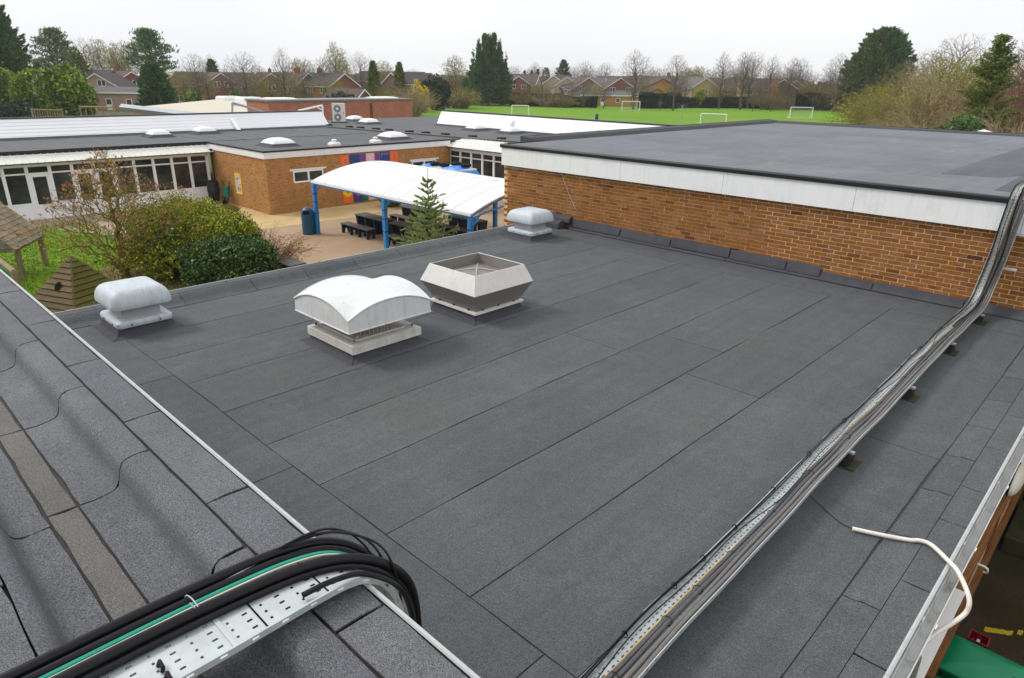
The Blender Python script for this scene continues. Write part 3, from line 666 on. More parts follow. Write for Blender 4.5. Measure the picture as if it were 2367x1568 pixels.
# ================================================================== LONG CABLE TRAY ON THE ROOF
def perforated(path_fn, u_len, nu, half, nv, slot, th, mat, name, parent, lip=.045):
    """tray: base with punched slots plus two upright lips; path_fn(u, v, w) -> point"""
    V = []; F = []
    def q(pts): o = len(V); V.extend(pts); return o
    du = u_len/nu; dv = 2*half/nv
    for i in range(nu):
        for j in range(nv):
            u0, v0 = i*du, -half+j*dv; h = slot(i, j)
            ou = [(u0,v0),(u0+du,v0),(u0+du,v0+dv),(u0,v0+dv)]
            if h is None:
                o = q([path_fn(a, b, 0) for a, b in ou]); F.append((o,o+1,o+2,o+3)); continue
            cu, cv = u0+du/2, v0+dv/2; a, b = h[0]*du/2, h[1]*dv/2
            inn = [(cu-a,cv-b),(cu+a,cv-b),(cu+a,cv+b),(cu-a,cv+b)]
            o = q([path_fn(x, y, 0) for x, y in ou+inn])
            for k2 in range(4): F.append((o+k2, o+(k2+1) % 4, o+4+(k2+1) % 4, o+4+k2))
    base = np_mesh(name, [tuple(map(float, p)) for p in V], F, mat, parent)
    for sgn in (-1, 1):
        V2 = []; F2 = []; n2 = max(8, int(u_len/.05))
        for i in range(n2):
            u0, u1 = u_len*i/n2, u_len*(i+1)/n2; c = lambda u, w: tuple(path_fn(u, sgn*half, w))
            if i % 2 == 0:
                ua, ub = (u0*.72+u1*.28, u0*.28+u1*.72); o = len(V2)
                V2 += [c(u0,0), c(u1,0), c(u1,lip), c(u0,lip), c(ua,lip*.4), c(ub,lip*.4), c(ub,lip*.72), c(ua,lip*.72)]
                F2 += [(o,o+1,o+5,o+4),(o+1,o+2,o+6,o+5),(o+2,o+3,o+7,o+6),(o+3,o,o+4,o+7)]
            else:
                o = len(V2); V2 += [c(u0,0), c(u1,0), c(u1,lip), c(u0,lip)]; F2.append((o,o+1,o+2,o+3))
            o = len(V2); V2 += [c(u0,lip), c(u1,lip), tuple(path_fn(u1, sgn*(half-.006), lip+.001)), tuple(path_fn(u0, sgn*(half-.006), lip+.001))]; F2.append((o,o+1,o+2,o+3))
        np_mesh('lip', V2, F2, mat, parent)
    return base
# centre line (y,z) of the tray: along the roof, bend, up the wall, over the edge
CL = [(1.2,.16),(2.0,.155),(3.0,.16),(4.2,.15),(5.4,.165),(6.3,.16),(7.3,.15),(8.3,.165),(9.3,.155),(10.3,.17),(11.2,.165),(11.95,.175),(12.28,.21),(12.47,.32),(12.55,.50),(12.575,.8),(12.575,1.3),(12.57,1.72),(12.585,1.87),(12.66,1.95),(12.80,1.985),(13.1,1.99),(14.2,1.97)]
CLp = smooth_path([(0, a, b) for a, b in CL], 6); CLl = [0]
for a, b in zip(CLp[:-1], CLp[1:]): CLl.append(CLl[-1] + (b-a).length)
TL = CLl[-1]
def cl_x(u):
    y = CLp[0].y + u
    base = np.interp(u, [0, 1.5, 4, 6, 8, 10, 11.4, 12.0, 13.2, TL], [-1.585,-1.61,-1.67,-1.70,-1.735,-1.755,-1.75,-1.70,-1.62,-1.60])
    return float(base) + .004*math.sin(u*2.1) + .002*math.sin(u*5.3+1)
def tray_fn(u, v, w, lift=0):
    u = min(max(u, 0), TL-1e-4); i = int(np.searchsorted(CLl, u) - 1); i = max(0, min(i, len(CLp)-2))
    t = (u-CLl[i])/max(1e-6, CLl[i+1]-CLl[i]); p = CLp[i].lerp(CLp[i+1], t); d = (CLp[min(i+2,len(CLp)-1)]-CLp[max(i-1,0)]).normalized()
    nrm = Vector((0, -d.z, d.y))
    q = p + nrm*w
    return (cl_x(u) + v, q.y, q.z)
tr = thing('cable_tray', 'long perforated galvanised cable tray running down the roof and up the brick wall', 'cable tray', (-1.7, 6, 0))
perforated(tray_fn, TL, int(TL/.05), .125, 8, lambda i, j: ((.55,.34) if (i+j) % 2 == 0 else (.24,.36)) if 0 < j < 7 else None, .0015, M_galv, 'tray_base', tr, lip=.036)
for y in (3.2, 6.35, 9.4): MB().box(cl_x(y-1.2)-.135, cl_x(y-1.2)-.126, y-.1, y+.1, .15, .195).build('joint_plate', M_galv, tr)
for z in (.75, 1.28): 
    MB().box(-1.79, -1.43, 12.59, 12.62, z, z+.035).build('wall_bracket', M_galv, tr)
def in_tray(v, h, wob, seed, u0=0, u1=None, step=.12, amp_h=.004):
    rnd = random.Random(seed); pts = []; u = u0; ph = rnd.uniform(0, 6); p2 = rnd.uniform(0, 6)
    while u < (u1 or TL-.05):
        pts.append(tray_fn(u, v + wob*math.sin(u*1.7+ph) + wob*.5*math.sin(u*4.1+p2), h + amp_h*(1+math.sin(u*2.3+p2)))); u += step
    return pts
for v, h, r, mat, wob, nm, lab in [
    (.098,.017,.0150,M_cable_b,.006,'cable','thick taupe cable along the outer lip of the long tray'),
    (.063,.017,.0150,M_cable_b,.006,'cable','thick taupe cable second from the outer lip of the long tray'),
    (.028,.017,.0150,M_cable_g,.005,'cable','thick dark grey cable mid-tray beside the taupe pair'),
    (-.005,.017,.0145,M_cable_g,.005,'cable','thick dark grey cable bordering the yellow wire in the long tray'),
    (-.024,.006,.0042,M_cable_y,.006,'cable','thin yellow earth wire in the long roof tray'),
    (-.112,.040,.006,M_cable_k,.006,'cable','thin black cable tied along the inner lip of the long tray'),
    (-.105,.028,.005,M_cable_k,.010,'cable','thin black cable tucked inside the inner lip of the long tray'),
    (-.05,.034,.0045,M_cable_k,.034,'cable','thin black wire wandering across the top of the tray cables'),
    (.02,.052,.010,M_cable_k,.022,'cable','black cable lying over the grey pair in the long tray')]:
    tag(MB().tube(in_tray(v, h, wob, int(abs(v)*1000)+int(r*1e5), u0=.05 if r != .010 else 9.6), r, 8).build(nm, mat, None, smooth=True), lab, 'cable', 'cables in the long tray')
ties = [1.35, 1.95, 2.35, 2.85, 3.55, 4.35, 5.3, 6.3, 7.2, 8.1, 9.1]
for i, u in enumerate(ties):
    p = [tray_fn(u+.02*math.sin(a), -.026 + .036*(1+math.cos(a)), .017+.020*math.sin(a)) for a in [math.pi*2*q/14 for q in range(14)]]
    MB().tube(p + [p[0]], .003, 5, cap=False).build('cable_tie', M_cable_k, tr)
    p = [tray_fn(u+.3, -.115 + .020*math.cos(a), .035+.026*math.sin(a)) for a in [math.pi*2*q/10 for q in range(10)]]
    MB().tube(p + [p[0], (p[0][0]-.02, p[0][1], p[0][2]+.02)], .003, 5).build('cable_tie', M_cable_k, tr)
ords = ['the fourth rubber block under the long tray counting from the brick wall', 'the third rubber block under the long tray counting from the brick wall', 'the second rubber block under the long tray counting from the brick wall', 'the rubber block under the long tray closest to the brick wall']
for (y, lab) in zip((6.28, 8.32, 10.28, 12.0), ords):
    x = cl_x(y-1.2)
    s = thing('tray_support', lab, 'support block', (x, y, 0), 0, 'rubber blocks under the tray')
    MB().box(x-.15, x+.21, y-.12, y+.12, .007, .018).build('pad', M_pad, s, bev=.004)
    MB().prism([(-.10,.022),(.10,.022),(.065,.125),(-.065,.125)], lambda u, v, w: (x+w, y+u, v), -.12, .15).build('rubber_block', M_rubber, s, bev=.008)
    MB().box(x-.13, x+.16, y-.022, y+.022, .124, .148).build('channel', M_galv, s)
    MB().lathe([(.008,.05),(.008,.085)], x+.158, y, 8).build('bolt', M_red, s)

# ---------------- loose white hose and its thin wire at the right-hand verge
hp = [at(*S(*p), z) for p, z in [((2131,1322),.035),((2200,1337),.035),((2270,1350),.045),((2300,1352),.052),((2330,1364),.055),((2370,1402),.055)]]
hp += [at(*S(2395,1430), .05), at(*S(2418,1480), .0), at(*S(2423,1510), -.05), at(*S(2412,1535), -.12), at(*S(2375,1562), -.16), at(*S(2330,1590), -.18), at(*S(2290,1630), -.2), at(*S(2285,1665), -.28), at(*S(2275,1690), -.4), at(*S(2270,1720), -.6)]
tag(MB().tube(smooth_path(hp, 6), .017, 10).build('white_hose', M_pipe, None, smooth=True), 'bent white plastic hose lying over the gutter at the lower right', 'hose')
tag(MB().tube(smooth_path([at(*S(*p), z) for p, z in [((2020,1236),.10),((2060,1272),.02),((2100,1306),.012),((2136,1324),.034)]], 6), .004, 5).build('thin_wire', M_cable_k, None), 'thin black wire from the tray into the white hose', 'wire')

# ================================================================== NEAR TRAY WITH HEAVY CABLES
nt = thing('foreground_tray', 'foreground galvanised tray crossing the felt kerb under heavy black cables', 'cable tray', (-1.85, .5, 1.7))
NT = smooth_path([(0,-.6,1.735),(0,0,1.737),(0,.5,1.742),(0,.80,1.752),(0,.93,1.752),(0,1.02,1.735),(0,1.10,1.67),(0,1.15,1.55),(0,1.17,1.35)], 6); NL = [0]
for a, b in zip(NT[:-1], NT[1:]): NL.append(NL[-1]+(b-a).length)
def near_fn(u, v, w):
    u = min(max(u, 0), NL[-1]-1e-4); i = max(0, min(int(np.searchsorted(NL, u)-1), len(NT)-2)); t = (u-NL[i])/max(1e-6, NL[i+1]-NL[i])
    p = NT[i].lerp(NT[i+1], t); d = (NT[min(i+2,len(NT)-1)]-NT[max(i-1,0)]).normalized(); nrm = Vector((0,-d.z,d.y)); q = p+nrm*w
    return (-1.86 + .02*(u-.6) + v, q.y, q.z)
perforated(near_fn, NL[-1], int(NL[-1]/.028), .155, 8, lambda i, j: ((.62,.24) if (i // 2) % 2 == 0 else (.30,.28)) if (0 < j < 7 and i % 2 == 0) else None, .0015, M_galv, 'tray_base', nt, lip=.024)
for uu, ln in ((1.28,.1),(1.50,.02)):
    MB().add([near_fn(uu, -.15, .0015), near_fn(uu, .15, .0015), near_fn(uu+.006, .15, .0015), near_fn(uu+.006, -.15, .0015)], [(0,1,2,3)]).build('seam', M_dark, nt)
pl = [near_fn(1.17, a, .003) for a in (-.14,.145)] + [near_fn(1.185, a, .003) for a in (.145,-.14)]
MB().add(pl + [(p[0], p[1], p[2]+.0015) for p in pl], [(0,1,2,3),(4,5,6,7),(0,1,5,4),(1,2,6,5),(2,3,7,6),(3,0,4,7)]).build('joint_plate', M_galv, nt)
for v in (.1, .04): MB().tube([near_fn(.98, v, .002), near_fn(.985, v+.004, .02), near_fn(.985, v+.03, .016), near_fn(.98, v+.035,.004)], .007, 6).build('cable_clip', M_cable_k, nt)
def over(x, h, r, dy, mat, lab, n=9, dx=0, z0=1.742):
    pts = [(x-.01,-.6,z0+h),(x,0,z0+h),(x+.004,.4,z0+h),(x+.02+dx*.3,.68,z0+h+.004),(x+.05+dx*.6,.88,z0+h+.008),(x+.09+dx,1.01+dy*.3,z0+h-.008),(x+.14+dx,1.10+dy*.75,z0+h-.075),(x+.17+dx,1.17+dy,z0+h-.22),(x+.18+dx,1.19+dy,z0+h-.5),(x+.19+dx,1.19+dy,.9)]
    tag(MB().tube(smooth_path(pts, 8), r, n).build('heavy_cable' if r > .015 else 'cable', mat, None, smooth=True), lab, 'cable', 'cables over the kerb')
over(-2.045, .026, .0190, .05, M_cable_k, 'heavy black cable on the left side of the foreground tray', 12)
over(-2.005, .018, .0160, .03, M_cable_k, 'black cable half hidden beside the left heavy cable of the foreground tray', 12)
over(-1.928, .027, .0205, .08, M_cable_k, 'heaviest black cable looping over the edge nearest the bare tray', 12, dx=.03)
over(-1.893, .014, .0115, .05, M_cable_k, 'slim black cable under the heaviest foreground cable', 10, dx=.02)
over(-1.972, .025, .0088, .01, M_cable_t, 'turquoise green cable between the heavy black cables', 8)
over(-1.958, .026, .0036, .015, M_cable_w, 'thin cream wire between the heavy black cables', 6)
over(-1.958, .008, .005, .02, M_cable_k, 'thin black wire between the heavy foreground cables', 6)
over(-2.045, .010, .009, .015, M_cable_t, 'turquoise cable showing behind the left heavy cable at the edge', 8, dx=-.02)
for i, (w, lab) in enumerate(((0, 'thin black wire looping highest over the roof edge'), (.05, 'thin black wire looping beside the highest one at the roof edge'), (-.07, 'short thin black wire loop behind the turquoise cable'))):
    p = [(-2.0,.86,1.79),(-1.95,.97,1.815+.008*i),(-1.90+w*.5,1.07+w*.2,1.815),(-1.83+w,1.15+w*.3,1.76),(-1.77+w*1.2,1.18,1.64),(-1.74+w,1.18,1.45)]
    tag(MB().tube(smooth_path(p, 8), .0045, 6).build('wire_loop', M_cable_k, None, smooth=True), lab, 'wire', 'wire loops at the roof edge')
p = [near_fn(1.42, .10, .02), near_fn(1.52,.13,.04), near_fn(1.62,.15,.035), (-1.62,1.12,1.70), (-1.60,1.16,1.55),(-1.6,1.17,1.3)]
tag(MB().tube(smooth_path(p, 8), .010, 8).build('cable', M_cable_k, None, smooth=True), 'short black cable leaving the foreground tray over its outer lip', 'cable')
pt = [(-1.955+.055*math.cos(a), .545+.004*math.cos(a), 1.765+.035*math.sin(a)) for a in [2*math.pi*q/16 for q in range(17)]]
tag(MB().tube(pt + [(-1.93,.53,1.808)], .0022, 6).build('zip_tie', M_galv, None), 'pale grey zip tie around the middle cables of the foreground tray', 'cable tie')

# ================================================================== YARD: bins
def wheelie(x, y, rz, lab, sc=1.0):
    t = thing('wheelie_bin', lab, 'wheelie bin', (x, y, GZ+.005), rz, 'green wheelie bins in the yard')
    def rr(hx, hy, z, cyy=0): return rrect(0, cyy, hx, hy, .04, z, 4)
    MB().loft([rr(.20,.24,.06),rr(.23,.27,.2),rr(.27,.32,.95),rr(.285,.335,.99)]).build('body', M_greenbin, t, smooth=True, local=True)
    MB().loft([rr(.30,.355,.985,.01),rr(.305,.36,1.0,.01),rr(.305,.36,1.03,.01),rr(.27,.32,1.065,.01),rr(.15,.2,1.085,.01)]).build('lid', M_greenbin, t, smooth=True, local=True)
    MB().tube([(-.22,-.34,.99),(-.22,-.41,1.0),(.22,-.41,1.0),(.22,-.34,.99)], .018, 8).build('handle', M_black, t, smooth=True, local=True)
    MB().box(-.27,.27,-.375,-.34,.93,1.03).build('hinge', M_black, t, local=True)
    MB().box(-.02,.02,.1,.30,1.072,1.08).build('lid_groove', M_black, t, local=True)
    for sx in (-1, 1):
        MB().loft([[(sx*(.22+dx), -.26+.1*math.cos(a), .1+.1*math.sin(a)) for a in [2*math.pi*q/18 for q in range(18)]] for dx in (0,.05)]).build('wheel', M_tyre, t, local=True)
    return t
wheelie(-.14, 7.18, -math.pi/2, 'green wheelie bin with closed lid, uppermost at the lower right corner')
wheelie(-.10, 6.45, -math.pi/2+.05, 'green wheelie bin mostly cut off by the bottom right corner')
rd = thing('red_crate', 'narrow red plastic bin wedged behind the green wheelie bin', 'crate', (-.28, 7.66, GZ))
for (x0,x1,y0,y1) in ((-.36,-.17,7.58,7.595),(-.36,-.17,7.745,7.76),(-.36,-.345,7.595,7.745),(-.185,-.17,7.595,7.745)): MB().box(x0,x1,y0,y1,GZ+.02,GZ+1.0).build('side_panel', M_red, rd)
MB().box(-.345,-.185,7.595,7.745,GZ+.80,GZ+.82).build('base_board', M_red, rd)
for i in range(3): MB().box(-.33+i*.05,-.30+i*.05,7.60,7.74,GZ+.821,GZ+.93).build('packet', M_upvc if i == 1 else M_red, rd)
dp = thing('downpipe', 'grey downpipe head below the gutter at the bottom edge', 'downpipe', (-.43, 4.75, GZ))
MB().lathe([(.045,GZ),(.045,-.75),(.055,-.74),(.055,-.55),(.045,-.54),(.045,-.13)], -.44, 4.35, 16).build('pipe', plain('downpipe_grey', (.22,.225,.23), .5, .3), dp, smooth=True)
MB().lathe([(.058,-.70),(.062,-.68),(.062,-.56),(.058,-.54)], -.44, 4.35, 16).build('socket', plain('downpipe_socket', (.2,.205,.21), .5, .3), dp, smooth=True)

# ================================================================== SCHOOL WINGS ROUND THE COURTYARD
RZ = -.10        # roof level of the far wings
def facade(parent, fn, edges, z_sill=-2.42, doors=(), z_head=-.78, z_tr=-1.12):
    """glazed wall: fn(u, w, z) maps along/out/up to the place"""
    def bx(u0, u1, w0, w1, z0, z1):
        return MB().prism([(u0,z0),(u1,z0),(u1,z1),(u0,z1)], lambda a, b, c: fn(a, c, b), w0, w1)
    a, b = edges[0], edges[-1]
    bx(a, b, -.05, .03, z_head, z_head+.18).build('head_frame', M_upvc, parent)
    bx(a, b, -.05, .02, GZ, GZ+.07).build('plinth_rail', M_upvc, parent)
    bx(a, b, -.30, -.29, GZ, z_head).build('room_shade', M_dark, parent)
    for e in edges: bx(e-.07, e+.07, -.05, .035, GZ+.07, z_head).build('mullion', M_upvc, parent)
    for i, (u0, u1) in enumerate(zip(edges[:-1], edges[1:])):
        u0 += .055; u1 -= .055
        bx(u0, u1, -.04, .02, z_tr, z_tr+.07).build('transom', M_upvc, parent)
        lo = z_sill - (.1 if i in doors else 0)
        bx(u0, u1, -.04, .022, lo-.09, lo).build('sill', M_upvc, parent)
        bx(u0, u1, -.035, .004, GZ+.07, lo-.09).build('spandrel_panel', M_clad, parent)
        if i in doors:
            bx(u0, u0+.13, -.04, .012, lo, z_tr).build('door_stile', M_upvc, parent); bx(u1-.13, u1, -.04, .012, lo, z_tr).build('door_stile', M_upvc, parent)
            bx(u0+.13, u1-.13, -.04, .012, z_tr-.13, z_tr).build('door_rail', M_upvc, parent)
            bx(u1-.09, u1-.06, .012, .04, -2.2, -2.0).build('door_handle', M_trim, parent)
        bx(u0, u1, -.03, -.02, lo, z_tr).build('pane', M_glass, parent)
        bx(u0, u1, -.03, -.02, z_tr+.07, z_head).build('pane', M_glass, parent)
def ribbed(parent, fn, u0, u1, w_in, w_out, z_in, z_out, pitch=.30):
    MB().prism([(w_in,z_in),(w_out,z_out),(w_out,z_out-.012),(w_in,z_in-.012)], lambda w, z, u: fn(u, w, z), u0, u1).build('eave_sheet', M_sheet, parent)
    n = int((u1-u0)/pitch)
    for i in range(n+1):
        u = u0 + .03 + i*pitch
        if u > u1-.03: break
        V = []
        for w, z in ((w_in,z_in),(w_out,z_out)):
            V += [fn(u-.028,w,z+.001), fn(u-.012,w,z+.035), fn(u+.012,w,z+.035), fn(u+.028,w,z+.001)]
        MB().add(V, [(0,1,5,4),(1,2,6,5),(2,3,7,6),(4,5,6,7),(0,3,2,1)]).build('rib', M_sheet, parent)
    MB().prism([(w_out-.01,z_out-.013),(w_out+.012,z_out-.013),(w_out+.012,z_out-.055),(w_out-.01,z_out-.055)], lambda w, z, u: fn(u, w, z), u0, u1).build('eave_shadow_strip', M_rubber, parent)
LX = -38.3
lw = thing('classroom_wing', 'long white-glazed classroom wing behind the bare garden tree', 'building', (-42, 8, GZ))
fnL = lambda u, w, z: (LX+w, u, z)
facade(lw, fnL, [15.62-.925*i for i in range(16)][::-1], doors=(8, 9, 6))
MB().box(-52, LX-.31, 1.5, 15.8, GZ, RZ-.1).build('wall_core', M_white, lw)
MB().box(LX-.06, LX+.012, 1.7, 15.66, -.60, -.30).build('soffit_panel', plain('grey_soffit', (.42,.41,.40), .7, .2), lw)
ribbed(lw, fnL, 1.7, 15.9, -.18, .46, -.20, -.56)
MB().box(-52, LX-.16, 1.5, 27.7, RZ-.1, RZ).build('roof', M_felt_far, lw)
MB().box(LX-.16, LX-.10, 1.5, 15.78, -.24, RZ+.035).build('roof_edge_strip', M_black, lw)
MB().box(-45.6, LX-.17, 1.5, 15.8, RZ-.001, RZ+.006).build('felt_band', M_felt_far, lw)
for y in np.arange(2.2, 27, 1.0):
    MB().box(-44.9, LX-.18, y, y+.012, RZ+.004, RZ+.009).build('felt_lap', M_bitumen, lw)
for y in (7.0, 20.5): MB().prism([(-44.7,-.02),(-45.5,.62),(-45.62,.62),(-44.95,-.02)], lambda u, v, w: (u, w, v), y, y+.22).build('clad_strut', M_clad, lw)
def clad(parent, fn, u0, u1, n=6, z0=-.08, z1=.93, back=.95):
    """leaning boarded upstand: separate boards, black cap"""
    for i in range(n):
        t0, t1 = i/n, (i+1)/n
        q = lambda t, off: (-back*t - off, z0+(z1-z0)*t)
        MB().prism([q(t0,0), q(t1,.025), (q(t1,.025)[0]-.03, q(t1,0)[1]), (q(t0,0)[0]-.03, q(t0,0)[1])], lambda w, z, u: fn(u, w, z), u0, u1).build('cladding_board', M_clad, parent)
    MB().prism([(-back+.02,z1),(-back+.02,z1+.055),(-back-.5,z1+.06),(-back-.5,z1)], lambda w, z, u: fn(u, w, z), u0-.03, u1+.03).build('cap_strip', M_black, parent)
    MB().prism([(-.03,z0),(-back-.03,z1-.01),(-back-.45,z1-.01),(-back-.45,z0)], lambda w, z, u: fn(u, w, z), u0, u1).build('upstand_core', M_white, parent)
    MB().prism([(.25,RZ+.004),(.0,.03),(-.03,.03),(-.03,RZ)], lambda w, z, u: fn(u, w, z), u0, u1).build('felt_fillet', M_felt_flash, parent)
clad(lw, lambda u, w, z: (-45.0+w, u, z), -2, 27.5)
# brick block in the inner corner
bk = thing('brick_block', 'low orange-brick block with white fascia and painted number panels', 'building', (-35, 21, GZ))
BX, BY0, BY1 = -32.15, 15.9, 27.75
MB().box(LX-.15, BX, BY0, BY1, GZ, -.45).build('wall', M_bw_block, bk)
MB().box(LX-.15, BX+.06, BY0-.06, BY1, -.47, -.17).build('fascia', M_white, bk)
MB().box(LX-.16, BX+.09, BY0-.09, BY1, -.17, RZ).build('roof_edge_strip', M_black, bk)
MB().box(LX-.15, BX+.06, BY0-.06, BY1, RZ, RZ+.012).build('roof', M_felt_far, bk)
for x in np.arange(-37.6, -32.3, 1.0): MB().box(x, x+.012, BY0, BY1-.1, RZ+.011, RZ+.015).build('felt_lap', M_bitumen, bk)
MB().box(LX-.17, LX-.15, BY0-.06, 27.7, RZ+.001, RZ+.03).build('roof_joint', M_felt_flash, bk)
def blk_window(y0, y1, z0, z1):
    w = MB()
    for (a, b, c, d) in ((y0,y1,z1-.07,z1),(y0,y1,z0,z0+.08),(y0,y0+.07,z0+.08,z1-.07),(y1-.07,y1,z0+.08,z1-.07),((y0+y1)/2-.05,(y0+y1)/2+.05,z0+.08,z1-.07)): w.box(BX-.02, BX+.025, a, b, c, d)
    f = w.build('window_frame', M_upvc, bk)
    MB().box(BX+.001, BX+.006, y0+.07, (y0+y1)/2-.05, z0+.08, z1-.07).build('pane', M_glass, f)
    MB().box(BX+.001, BX+.006, (y0+y1)/2+.05, y1-.07, z0+.08, z1-.07).build('pane', M_glass, f)
    MB().box(BX-.02, BX+.03, y0-.15, y1+.2, z1+.003, z1+.10).build('lintel', M_sheet, bk)
blk_window(17.31, 19.03, -1.75, -1.16); blk_window(24.84, 26.65, -1.80, -1.20)
MB().tube([(LX+.35, BY0-.12, -.5),(LX+.35, BY0-.12, GZ)], .04, 8).build('downpipe', M_black, bk)
MB().box(LX+.28, LX+.42, BY0-.2, BY0-.05, -.62, -.42).build('hopper_head', M_black, bk)
# painted number panels on the block wall
def pm(name, col): return plain('panel_'+name, col, .6, .3, var=.08, scale=6)
PC = {k: pm(k, c) for k, c in dict(orange=(.88,.16,.025), navy=(.035,.06,.22), purple=(.19,.06,.32), pink=(.82,.52,.56), teal=(.015,.24,.20), red=(.68,.02,.04), yellow=(.88,.60,.015), green=(.012,.15,.09), chalk=(.55,.55,.6), ink=(.03,.02,.05)).items()}
def text_mesh(ch, size):
    cu = bpy.data.curves.new('glyph', 'FONT'); cu.body = ch; cu.size = size; cu.align_x = 'CENTER'; cu.align_y = 'CENTER'; cu.resolution_u = 3
    o = bpy.data.objects.new('glyph', cu); COL.objects.link(o); bpy.context.view_layer.update()
    me = bpy.data.meshes.new_from_object(o.evaluated_get(bpy.context.evaluated_depsgraph_get())); bpy.data.objects.remove(o); return me
def glyph(parent, ch, y, z, size, mat, x):
    me = text_mesh(ch, size); o = link('numeral', me, mat, parent)
    o.matrix_local = Matrix.Translation(Vector((x, y, z)) - parent.location) @ Matrix(((0,0,1,0),(1,0,0,0),(0,1,0,0),(0,0,0,1)))
def panel(y0, y1, z0, z1, col, lab):
    t = thing('painted_panel', lab, 'wall panel', (BX, (y0+y1)/2, z0), 0, 'painted panels on the block wall')
    MB().box(BX+.001, BX+.022, y0+.012, y1-.012, z0, z1).build('board', PC[col], t); return t
pn = panel(20.08,20.63,-1.17,-.57,'orange','orange painted panel with a white-edged 5 on the brick block'); glyph(pn,'5',20.36,-.88,.42,PC['chalk'],BX+.024); glyph(pn,'5',20.375,-.885,.36,PC['purple'],BX+.0265)
pn = panel(20.66,21.33,-1.17,-.56,'navy','navy painted panel with teal mound next to the orange 5'); MB().prism([(21.0+.25*math.cos(a), -1.15+.16*math.sin(a)) for a in [math.pi*q/10 for q in range(11)]], lambda u, v, w: (w, u, v), BX+.022, BX+.026).build('motif', PC['teal'], pn)
panel(21.36,21.68,-1.17,-.56,'purple','purple painted strip left of the pink panel on the block')
panel(21.71,22.27,-1.17,-.57,'pink','upper pink painted panel between two purple strips')
panel(22.30,22.60,-1.17,-.56,'purple','purple painted strip right of the pink panel on the block')
pn = panel(22.63,23.29,-1.17,-.55,'navy','dark navy painted panel with chalk dashes next to the orange 1')
for i in range(11): MB().box(BX+.022, BX+.025, 22.7+(i % 5)*.11, 22.76+(i % 5)*.11, -.63-(i//5)*.07, -.61-(i//5)*.07).build('chalk_dash', PC['chalk'], pn)
MB().prism([(22.98+.24*math.cos(a), -1.16+.12*math.sin(a)) for a in [math.pi*q/10 for q in range(11)]], lambda u, v, w: (w, u, v), BX+.022, BX+.026).build('motif', PC['teal'], pn)
pn = panel(23.32,23.86,-1.17,-.57,'orange','orange painted panel with a dark 1 on the brick block'); glyph(pn,'1',23.60,-.86,.40,PC['purple'],BX+.024)
pn = panel(20.10,20.74,-3.10,-2.30,'orange','orange painted panel with yellow disc and 4 below the canopy'); MB().prism([(20.42+.29*math.cos(a), -2.48+.29*math.sin(a)) for a in [2*math.pi*q/28 for q in range(28)]], lambda u, v, w: (w, u, v), BX+.022, BX+.026).build('disc', PC['yellow'], pn); glyph(pn,'4',20.42,-2.50,.38,PC['ink'],BX+.028)
pn = panel(20.76,21.36,-3.10,-2.30,'navy','navy painted panel with red shield below the canopy'); MB().prism([(20.80,-2.33),(21.32,-2.33),(21.32,-2.58),(21.06,-2.85),(20.80,-2.58)], lambda u, v, w: (w, u, v), BX+.022, BX+.026).build('shield', PC['red'], pn); glyph(pn,'3',21.06,-2.52,.36,PC['purple'],BX+.028)
panel(21.38,21.71,-3.10,-2.30,'green','dark green painted strip left of the lower pink panel')
panel(21.74,22.29,-3.08,-2.30,'pink','lower pink painted panel between two green strips')
panel(22.31,22.66,-3.08,-2.30,'green','dark green painted strip right of the lower pink panel')
pc = thing('wall_picture', 'small yellow-framed abstract picture on the block side wall', 'picture', (-35.32, BY0, -2.5))
fr = MB()
for a in ((-35.66,-35.0,-2.53,-2.46),(-35.66,-35.0,-1.54,-1.47),(-35.66,-35.59,-2.46,-1.54),(-35.07,-35.0,-2.46,-1.54)): fr.box(a[0], a[1], BY0-.03, BY0-.002, a[2], a[3])
fr.build('frame', PC['yellow'], pc)
MB().box(-35.59, -35.07, BY0-.015, BY0-.003, -2.46, -1.54).build('canvas', PC['chalk'], pc)
rnd = random.Random(3)
for i, c in enumerate(['red','teal','green','navy','orange','yellow','pink']*3):
    x, z = rnd.uniform(-35.56,-35.12), rnd.uniform(-2.44,-1.62); MB().box(x, x+rnd.uniform(.04,.09), BY0-.018-.0006*i, BY0-.0145, z, z+rnd.uniform(.05,.14)).build('colour_patch', PC[c], pc)
# rear wing
rw = thing('rear_wing', 'rear school wing with ribbed white eaves and a white boarded upstand', 'building', (-35, 32, GZ))
RY = 27.9
fnR = lambda u, w, z: (u, RY-w, z)
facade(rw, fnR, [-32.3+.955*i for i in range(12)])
MB().box(-50, -18, RY+.31, 44, GZ, RZ-.1).build('wall_core', M_white, rw)
MB().box(-32.25, -20.5, RY-.012, RY+.06, -.60, -.30).build('soffit_panel', M_clad, rw)
ribbed(rw, fnR, -32.1, -18.5, -.9, .40, -.10, -.50, .34)
MB().box(-52, -16, RY+.92, 46, RZ-.1, RZ+.004).build('roof', M_felt_far, rw)
MB().box(-52, -32.2, 27.72, RY+.92, RZ-.1, RZ+.004).build('roof_link', M_felt_far, rw)
clad(rw, lambda u, w, z: (u, 35.1-w, z), -42.2, -12, n=6, z0=-.08, z1=.93, back=.55)
MB().prism([(35.2,-.05),(35.75,.85),(35.2,.5)], lambda u, v, w: (w, u, v), -34.35, -34.2).build('clad_strut', M_clad, rw)
